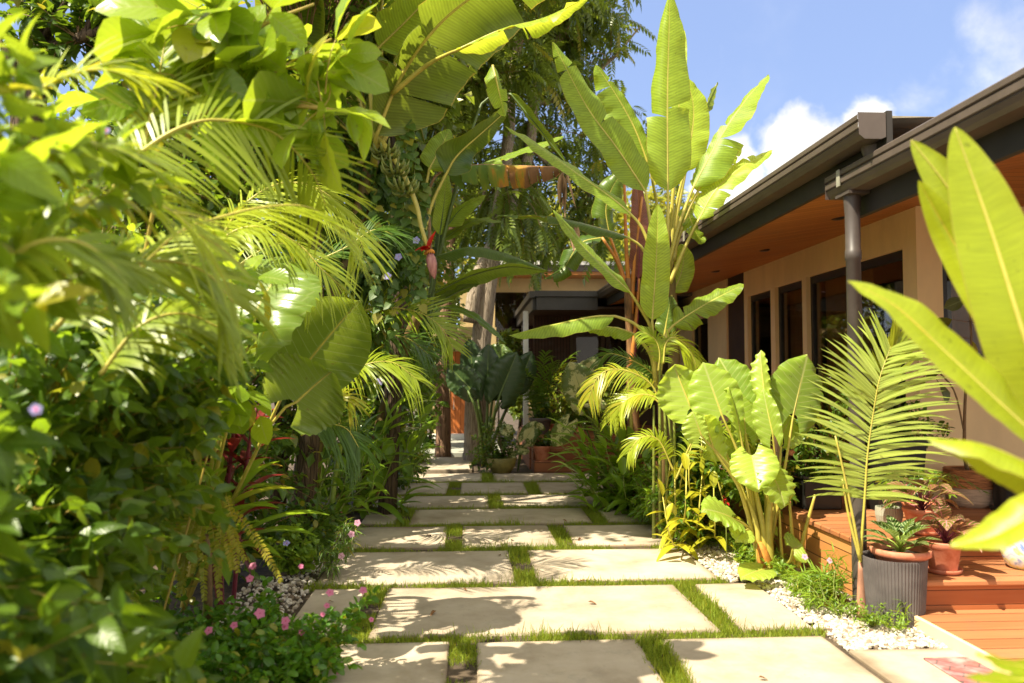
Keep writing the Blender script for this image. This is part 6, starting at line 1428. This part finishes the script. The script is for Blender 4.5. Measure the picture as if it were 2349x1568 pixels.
# ------------------------------------------------------------ ginger, cordyline, fern and flowers on the left
def ginger(name, loc, label, canes, n, ll, wid, mat='ginger', sm='stem', side=(1, .2, 0), **k):
    th = T(name, loc, label, 'ginger plant'); f, s = MB(), MB()
    for c in canes: cane(f, s, c, n, ll, wid, (np.array(side)+rng.normal(size=3)*.35), **k)
    th.part('foliage', f, M[mat]); th.part('cane', s, M[sm]); return th
lb = Vector((-1.45, 8.6, 0))
ginger('ginger_plant', lb, 'dark glossy ginger clump leaning over the left side of the path before the brown trunk', [[lb+Vector((rng.normal()*.2, rng.normal()*.2, 0)), D(u-60, v+130, Y), D(u, v, Y)] for u, v, Y in ((925, 905, 8.2), (890, 960, 8.0), (950, 985, 8.3), (860, 910, 8.6), (980, 930, 8.6), (910, 1030, 8.1), (840, 990, 8.2), (960, 1040, 8.5))], 9, .55, .13, side=(.6, -.2, .8), droop=.35)
lb4 = Vector((-1.3, 7.4, 0))
ginger('ginger_plant', lb4, 'low dark ginger clump at the foot of the vine covered banana', [[lb4+Vector((rng.normal()*.25, rng.normal()*.3, 0)), D(u-20, v+90, Y), D(u, v, Y)] for u, v, Y in ((760, 1010, 7), (800, 1050, 7), (840, 1010, 7.2), (720, 1060, 6.8), (860, 1060, 7.3), (700, 1000, 7), (780, 960, 7.4), (830, 950, 7.6), (880, 1000, 7.8))], 10, .42, .085, side=(.6, -.3, .6), droop=.4)
lb2 = Vector((-1.3, 9.8, 0))
ginger('ginger_plant', lb2, 'lighter long leaved ginger clump below the banana flower', [[lb2+Vector((rng.normal()*.2, rng.normal()*.2, 0)), D(u-40, v+110, Y), D(u, v, Y)] for u, v, Y in ((900, 800, 9), (940, 770, 9.2), (860, 820, 9), (970, 830, 9.4), (830, 770, 9.4))], 8, .62, .11, side=(.6, -.2, .7), droop=.3)
lb3 = D(470, 1330, 4.7); lb3.z = 0
ginger('ginger_plant', lb3, 'bright striped ginger with long pointed leaves beside the pink flowers at left', [[lb3, D(520, 1200, 4.6), D(570, 1100, 4.55)], [lb3, D(480, 1200, 4.6), D(500, 1060, 4.6)]], 7, .40, .09, side=(.5, -.3, .6), droop=.4)
LG = T('ginger_plant', lb3+Vector((.12, -.1, 0)), 'arching ginger shoots with broad sunlit leaves pointing at the path at left', 'ginger plant')
f, s = MB(), MB()
for (u0, v0), (u1, v1), w_ in (((535, 1150), (656, 1034), .07), ((520, 1170), (690, 1112), .09), ((510, 1190), (645, 1160), .09), ((560, 1225), (764, 1172), .085), ((555, 1240), (728, 1226), .09), ((520, 1260), (640, 1275), .10), ((500, 1170), (470, 1040), .08), ((490, 1200), (400, 1120), .09), ((500, 1250), (520, 1330), .09), ((540, 1230), (600, 1190), .08)):
    a_ = np.array(D(u0, v0, 4.55)); b_ = np.array(D(u1, v1, 4.35)); d_ = b_-a_; L_ = np.linalg.norm(d_); d_ = unit(d_+np.array([0, 0, .30*L_])); strap(f, a_, d_, L_*1.08, w_*1.15, .30, rng.uniform(.4, 1), 12, p_lance, .45)
for q in ((535, 1150), (555, 1240), (500, 1180)): s.tube(spline([lb3+Vector((.1, 0, 0)), D((q[0]+470)/2, (q[1]+1330)/2, 4.6), D(*q, 4.55)], 10), np.linspace(.016, .008, 10), 6)
LG.part('foliage', f, M['ginger']); LG.part('cane', s, M['pet_r'])
cb = D(505, 1330, 4.9); cb.z = 0
CD = T('cordyline', cb, 'dark red leaved cordyline standing among the green leaves at left', 'cordyline'); f, s = MB(), MB()
for p, n in (([cb, D(520, 1150, 4.8), D(540, 950, 4.7)], 16), ([cb+Vector((.05, .1, 0)), D(560, 1100, 4.8), D(590, 930, 4.7)], 14), ([cb, D(490, 1200, 4.7), D(480, 1060, 4.7)], 10)):
    C = spline(p, 20); s.tube(C, np.linspace(.016, .010, 20), 6)
    for i in range(n):
        q = C[int(8+11*i/(n-1))]; az = i*2.4; strap(f, q, unit(np.array([cos(az)*.9, sin(az)*.9, .75])), rng.uniform(.3, .46), .07, .4, rng.random(), 9, p_lance, .4)
for i in range(9): az = i*.8; strap(f, np.array(cb)+np.array([0, 0, .35]), unit(np.array([cos(az)*.6, sin(az)*.6, .5])), .4, .07, .9, .1, 9, p_lance, .4)
CD.part('foliage', f, M['cordy']); CD.part('stem', s, M['pet_r'])
FN = T('ladder_fern', D(470, 1230, 4.2), 'yellow green ladder fern hanging below the hedge at left', 'fern'); q0 = FN.loc
for k in range(16):
    q = np.array(D(400+rng.random()*130, 1150+rng.random()*60, 4.2)); d = np.array([rng.normal()*.12+.03, -.1, 0])
    frond(FN, [q, q+d*.4+np.array([0, 0, .03]), q+d*1.2+np.array([0, 0, -.12]), q+d*1.8+np.array([0, 0, -rng.uniform(.25, .36)])], .03, 34, (M['fern'], M['ytwig']), up=(0, -1, .3), droop=.1, wid=.013, ang=80, start=.05, rib=.002, nseg=3)
m = MB(); m.tube(spline([Vector((q0.x, q0.y+.1, 0)), q0 + Vector((0, .05, -.1)), q0], 6), .02, 6); FN.part('stem', m, M['twig'])
PW_ = T('periwinkle', G(560, 1520), 'periwinkle patch with pink flowers spreading onto the path at lower left', 'flowering plant'); f, s = MB(), MB()
grow(f, s, [G(470, 1510), G(600, 1500), G(720, 1480), G(560, 1430), G(700, 1560), G(420, 1560)], [E(520, 1480, 3.9, .36, .3, .17), E(680, 1490, 3.75, .30, .25, .16), E(620, 1560, 3.5, .36, .2, .16), E(790, 1440, 3.8, .14, .15, .13), E(450, 1560, 3.5, .25, .2, .15), E(590, 1390, 4.2, .2, .2, .12), E(840, 1370, 3.8, .06, .1, .1), E(770, 1540, 3.5, .12, .12, .10)], 250, 9, .045, L_ROUND, twr=.0022, droop=.1, jit=.45, shell=.3, lift=.35)
PW_.part('foliage', f, M['peri']); PW_.part('stem', s, M['stem'])
for u, v, r in ((596, 1408, .024), (655, 1425, .02), (537, 1435, .017), (479, 1447, .019), (654, 1438, .017), (691, 1452, .015), (573, 1328, .018), (580, 1299, .018), (757, 1360, .018), (833, 1355, .018), (780, 1540, .018), (852, 1422, .012), (740, 1410, .012), (690, 1300, .012), (750, 1390, .014)):
    flower5(PW_, D(u, v, 3.75), (.15+rng.normal()*.2, -.75, .6), r*1.15, (M['pink'], M['throat']))
rb_ = G(770, 1290)
RU = T('ruellia', rb_, 'narrow leaved plant with pale pink flowers at the left edge of the path', 'flowering plant'); f, s = MB(), MB()
grow(f, s, [rb_, G(740, 1300), G(790, 1260)], [E(790, 1235, 5.7, .09, .12, .16), E(760, 1270, 5.6, .14, .12, .12), E(810, 1200, 5.7, .06, .08, .12)], 34, 9, .085, L_LINEAR, twr=.003, droop=.2, shell=.3); RU.part('foliage', f, M['shrub']); RU.part('stem', s, M['twig'])
for u, v in ((820, 1200), (806, 1226), (783, 1276)): flower5(RU, D(u, v, 5.6), (.1, -.9, .3), .026, (M['lpink'], M['throat']))
VB = T('blue_flowered_shrub', G(660, 1320), 'small round leaved shrub with one blue flower above the pebbles at left', 'flowering plant'); f, s = MB(), MB(); q = G(660, 1320)
grow(f, s, [q], [(q.x, q.y, .2, .2, .18, .18), (q.x+.15, q.y, .1, .15, .15, .1)], 34, 9, .055, L_ROUND, twr=.003); VB.part('foliage', f, M['weed']); VB.part('stem', s, M['stem']); flower5(VB, D(657, 1247, 5.5), (0, -.6, .8), .028, (M['violet'], M['throat']))
WG = T('weeping_grass', G(740, 1170), 'tuft of long arching grass blades over the terracotta pot left of the path', 'grass tuft'); f = MB(); q = np.array(G(760, 1190)) + np.array([0, 0, .18])
for k in range(120): az = rng.random()*6.28; strap(f, q+rng.normal(size=3)*np.array([.08, .08, .02]), unit(np.array([cos(az)*.6, sin(az)*.6, 1.0])), rng.uniform(.45, .85), .012, rng.uniform(.5, 1.0), rng.random(), 8, p_lance, .2)
WG.part('blade', f, M['palm_g']); WG.o.location.z = .0
pc = G(775, 1172); pc.z = -.03; b = MB(); b.bbox(pc.x-.085, pc.x+.085, pc.y-.06, pc.y+.10, -.03, .18, .01); b.bbox(pc.x-.095, pc.x+.095, pc.y-.07, pc.y+.11, .182, .21, .006)
o = T('square_terracotta_pot', pc, 'terracotta pot in the shade under the arching grass at the left path edge', 'pot'); o.part('pot', b, M['terracotta'])
for u, v, r, lab in ((886, 1128, .07, 'small black pot with dry twigs at the left path edge'), (862, 1142, .08, 'low dark pot half hidden behind the small black pot')):
    pc = G(u, v); th = T('black_pot', pc, lab, 'pot'); rim_pot(th, (pc.x, pc.y, -.03), r, .19, M['black'] if r < .075 else M['terracotta'], False)
    f = MB()
    for k in range(9): az = rng.random()*6; strap(f, np.array([pc.x, pc.y, .14]), unit(np.array([cos(az)*.4, sin(az)*.4, 1])), rng.uniform(.15, .3), .01, .1, rng.random(), 6)
    th.part('foliage', f, M['twig'] if r < .075 else M['shrub'])
for (u, v, Y, el, n, ll, mt, tp_, lab) in [
  (900, 1100, 9.9, [(0, 0, .12, .3, .3, .2), (-.25, -.6, .15, .25, .35, .2), (.1, .8, .15, .25, .4, .2)], 90, .06, 'shrub', L_OVATE, 'low dark leafy plant creeping at the left path edge near the far slabs'),
  (700, 1240, 6.3, [(0, 0, .2, .3, .3, .25), (.1, .5, .15, .2, .3, .2)], 80, .06, 'shrub', L_ROUND, 'low round leaved plant behind the pebbles left of the path'),
  (300, 1540, 4.1, [(0, 0, .2, .4, .4, .2), (.2, -.5, .15, .3, .3, .15)], 100, .06, 'peri', L_ROUND, 'low leafy plant under the hedge at the bottom left'),
  (960, 1040, 12.9, [(0, 0, .15, .2, .4, .2)], 30, .2, 'weed', L_LINEAR, 'tuft of upright sunlit strap leaves left of the brown trunk')]:
    c = D(u, v, Y); bush('low_plant', (c.x, c.y, -.02), lab, 'plant', [(c.x+a, c.y+b_, z, x, y, w_) for a, b_, z, x, y, w_ in el], n, 8, ll, tp_, mt, 'stem', twr=.0025, droop=.2)

# ------------------------------------------------------------ right side plants
pb = G(1976, 1424, -.02); YP = pb.y
PR = T('young_palm', pb, 'young palm with one big pale feather frond in front of the downpipe', 'palm')
frond(PR, PT([(1983, 1150, YP-.02), (1990, 1043, YP-.02), (2003, 950, YP), (2018, 868, YP), (2044, 795, YP+.05)]), .48, 50, (M['palm_p'], M['pet_y']), up=(-.12, -1, .18), pet=PT([(1976, 1360, YP), (1974, 1283, YP)]), droop=.20, wid=.021, ang=68, lift=8, start=.02, rib=.007, ends=.45)
frond(PR, PT([(2020, 950, YP+.35), (2035, 860, YP+.35), (2060, 775, YP+.35)]), .3, 22, (M['palm'], M['pet_y']), up=(.3, -1, .1), droop=.1, wid=.034, ang=30, start=.02)
m = MB(); m.tube(spline([pb, D(1976, 1380, YP), D(1975, 1290, YP)], 8), np.linspace(.032, .016, 8), 10); PR.part('trunk', m, M['palmbase'])
for p in ([(1974, 1285), (1955, 1180), (1930, 1060), (1916, 1000)], [(1973, 1285), (1948, 1190), (1932, 1100)]):
    m = MB(); m.tube(spline(PT(p, YP-.03), 12), np.linspace(.010, .005, 12), 6); PR.part('bare_stalk', m, M['pet_y'])
ab = Vector((1.92, 6.75, -.03)); AR = T('areca_palm', ab, 'clumping palm with yellow stems and feathery fronds at the foot of the banana plants', 'palm')
b = MB()
for u0, u1, v1, Y in ((1515, 1513, 800, 6.6), (1535, 1522, 860, 6.55), (1560, 1530, 930, 6.6), (1550, 1545, 900, 6.5), (1500, 1500, 930, 6.7)): b.tube(spline([G(u0, 1235), D((u0+u1)/2, 1050, Y), D(u1, v1, Y)], 12), np.linspace(.018, .009, 12), 8)
AR.part('cane', b, M['stem'])
A_ = lambda l, Y, ll, n, **k: fr(AR, [tf5(*p) for p in l], Y, ll, n, **k)
A_([(2300, 1180), (2230, 1060), (2100, 985), (1960, 968), (1870, 1030), (1812, 1175)], 6.3, .20, 50, up=(0, -.6, .75), lift=-8, droop=.45, wid=.012)
A_([(2330, 1190), (2240, 1145), (2140, 1140), (2050, 1190), (2020, 1260)], 6.2, .17, 40, up=(0, -.6, .75), droop=.4, wid=.012)
A_([(2320, 1160), (2250, 1000), (2100, 900), (1950, 860), (1880, 930)], 6.9, .2, 40, mat='palm_g', up=(0, -.6, .75), droop=.45, wid=.012)
fr(AR, [t2p(*p) for p in [(1320, 1480), (1330, 1330), (1290, 1220), (1190, 1160)]], 6.4, .17, 38, up=(.2, -.8, .4), droop=.5, wid=.012)
fr(AR, [t2p(*p) for p in [(1360, 1420), (1380, 1260), (1450, 1210), (1560, 1290), (1630, 1450)]], 6.4, .2, 42, up=(0, -.7, .7), lift=-5, droop=.45, wid=.012)
fr(AR, [(1520, 930), (1480, 905), (1430, 915), (1400, 965)], 6.3, .16, 34, up=(0, -.6, .75), droop=.45, wid=.012)
fr(AR, [(1545, 1080), (1510, 1010), (1470, 1005), (1440, 1040)], 6.1, .17, 36, up=(0, -.6, .75), droop=.4, wid=.012)
fr(AR, [(1550, 1100), (1600, 1000), (1680, 990), (1740, 1040)], 6.1, .18, 36, up=(0, -.6, .75), droop=.4, wid=.012)
fr(AR, [(1700, 1060), (1780, 950), (1850, 940), (1900, 980)], 6.5, .2, 36, up=(0, -.6, .75), droop=.4, wid=.012)
gb_ = Vector((1.95, 9.0, 0))
ginger('ginger_plant', gb_, 'dense dark green ginger clump bulging over the right edge of the far path', [[gb_+Vector((rng.normal()*.25, rng.normal()*.3, 0)), D((u+1450)/2, v+60, Y), D(u, v, Y)] for u, v, Y in ((1330, 1000, 8.8), (1300, 1060, 8.7), (1340, 1100, 8.5), (1400, 1000, 8.6), (1440, 1060, 8.3), (1380, 1080, 8.4), (1470, 1000, 8.4), (1420, 1130, 8.2), (1460, 940, 8.9), (1400, 950, 9), (1350, 1040, 8.8), (1490, 1100, 8.1), (1320, 1030, 8.6), (1360, 1120, 8.3), (1390, 1030, 8.2), (1450, 1020, 8.0), (1480, 1060, 7.8), (1310, 1080, 8.4), (1300, 985, 8.6), (1345, 955, 8.8), (1330, 1125, 8.2), (1290, 1025, 8.5), (1410, 975, 8.5), (1430, 1090, 7.8), (1500, 1030, 8.0), (1370, 980, 9.2))], 12, .40, .10, side=(.8, -.4, .3), droop=.35, start=.15)
yb = G(1590, 1215)
ginger('ginger_plant', yb, 'yellowish ginger canes with striped leaves between the palm and the taro', [[yb+Vector((rng.normal()*.12, rng.normal()*.12, 0)), D(u, v+110, Y), D(u+rng.normal()*15, v, Y)] for u, v, Y in ((1560, 1010, 6.4), (1585, 1040, 6.3), (1600, 1090, 6.2), (1550, 1100, 6.3), (1620, 1060, 6.4), (1640, 1120, 6.1), (1530, 1060, 6.5), (1570, 1080, 6.0), (1610, 1010, 6.5), (1545, 1140, 6.0), (1655, 1080, 6.3))], 9, .28, .065, mat='gingery', sm='pet_y', droop=.4)
c = G(1660, 1200)
bush('shrub', c, 'green bushy weeds between the yellow canes and the taro stems', 'bush', [(c.x, c.y, .25, .3, .4, .3), (c.x+.35, c.y-.4, .2, .2, .4, .25), (c.x+.2, c.y+.5, .3, .3, .4, .35)], 110, 8, .08, L_LANCE, 'weed', 'stem', droop=.25)
for u, v, r, h, lab in ((1610, 1215, .2, .28, 'clump of thin yellow green weeds at the right path edge by the palm'), (1690, 1265, .18, .22, 'clump of thin yellow green weeds at the right path edge before the taro'), (1560, 1185, .22, .3, 'clump of thin weeds at the right path edge before the dark ginger'), (1745, 1310, .14, .16, 'low clump of weeds beside the swollen taro base')):
    c = G(u, v); bush('weed_clump', (c.x+.05, c.y, -.02), lab, 'weeds', [(c.x+.08, c.y, h*.5, r, r*1.6, h*.55)], 60, 8, .075, L_LINEAR, 'weed', 'stem', group='weed clumps along the right path edge', twr=.0018, droop=.2, lift=.5, shell=.2)
c = G(1900, 1400)
RW_ = T('ruellia', c, 'narrow leaved ruellia with a pale violet flower before the timber terrace', 'flowering plant'); f, s = MB(), MB()
grow(f, s, [G(1860, 1390), G(1905, 1410), G(1930, 1420), G(1890, 1360)], [E(1880, 1330, 4.85, .18, .15, .13), E(1925, 1300, 4.8, .09, .1, .18), E(1900, 1390, 4.65, .17, .1, .10), E(1830, 1340, 5.1, .12, .1, .1)], 46, 9, .095, L_LINEAR, twr=.003, droop=.2, shell=.2, lift=.3); RW_.part('foliage', f, M['weed']); RW_.part('stem', s, M['stem'])
for u, v in ((1904, 1287), (1846, 1278)): flower5(RW_, D(u, v, 4.8), (0, -.8, .5), .022, (M['lpink'], M['throat']))
c = G(2085, 1440); bush('seedling', c, 'lone seedling with narrow leaves before the grey ribbed planter', 'plant', [(c.x, c.y, .1, .06, .05, .06)], 3, 7, .085, L_LINEAR, 'weed', 'stem', droop=.15)
f, s = MB(), MB()
for (u, v, n, rx) in ((2000, 1440, 40, .13), (2050, 1452, 12, .08), (1960, 1420, 14, .07)):
    c = G(u, v); grow(f, s, [c], [(c.x, c.y, .02, rx, .10, .05)], n, 7, .018, L_ROUND, twr=.0012, droop=0, lift=.6)
o = T('creeping_weed', G(2000, 1440), 'mat of tiny round leaved creeper at the foot of the young palm', 'ground cover'); o.part('foliage', f, M['weed']); o.part('stem', s, M['stem'])
f, s = MB(), MB()
for k in range(34):
    t = k/33; u = 1560+t*330+rng.normal()*14; v = 1215+t*165+rng.normal()*9; c = G(u, v)
    if c.x < 1.8: continue
    grow(f, s, [c], [(c.x, c.y, .06, .09, .09, .07)], 7, 7, .05, L_LINEAR if k % 2 else L_OVATE, twr=.0014, droop=.1, lift=.4)
o = f.build('ground_cover', M['weed']); tag(o, 'thin green weeds sprouting through the white pebbles right of the path', 'weeds', kind='stuff')
o2 = s.build('weed_stem', M['stem']); o2.parent = o
RF = T('red_flower', D(1665, 1147, 5.9), 'small red flower spike on a thin stem between the yellow canes and the taro', 'flower')
m = MB(); q = np.array(D(1665, 1147, 5.9))
for k in range(14): strap(m, q+rng.normal(size=3)*.012, unit(rng.normal(size=3)), .03, .018, .1, .5, 5, p_ovate)
RF.part('petals', m, M['redpet']); m = MB(); m.tube([q, q-np.array([0, 0, .25]), np.array([q[0], q[1], 0])], .004, 5); RF.part('stem', m, M['stem'])

# ------------------------------------------------------------ things by the porch
c = G(1150, 1082); OB = T('olive_bowl', c, 'low olive yellow bowl holding a small leafy shrub at the path end', 'potted plant')
b = MB(); b.lathe([(0, 0), (.13, 0), (.2, .12), (.23, .24), (.21, .24), (.18, .14), (0, .14)], (c.x, c.y-.1, -.02), 36); OB.part('bowl', b, M['bowl'])
f, s = MB(), MB(); grow(f, s, [c+Vector((0, -.1, .2))], [(c.x-.1, c.y-.1, .5, .35, .3, .35), (c.x-.3, c.y-.2, .25, .25, .2, .2)], 70, 9, .06, L_OVATE, twr=.004); OB.part('foliage', f, M['shrub']); OB.part('stem', s, M['twig'])
for i, (u, v, z, r, h, m_, lab) in enumerate([(1243, 1040, .165, .13, .22, 'terracotta', 'terracotta pot on the lowest porch step'), (1240, 985, .5, .18, .26, 'potgrey', 'grey round pot on the porch floor by the slatted wall'), (1275, 985, .5, .11, .16, 'terracotta', 'small terracotta pot of pale leaves on the porch floor'), (1310, 985, .5, .12, .18, 'terracotta', 'brown pot of spiky leaves on the porch floor near the doors')]):
    Y = 11.82 if i == 0 else 12.6+.1*i; x = D(u, v, Y).x; th = T('potted_plant', (x, Y, z), lab, 'potted plant', 'pots on the porch')
    rim_pot(th, (x, Y, z), r, h, M[m_], False)
    f, s = MB(), MB(); grow(f, s, [Vector((x, Y, z+h*.8))], [(x, Y, z+h+.14, .2, .15, .17)], 22, 7, .08 if i != 3 else .2, L_OVATE if i != 3 else L_LINEAR, twr=.003); th.part('foliage', f, M['weed' if i == 2 else 'shrub']); th.part('stem', s, M['twig'])
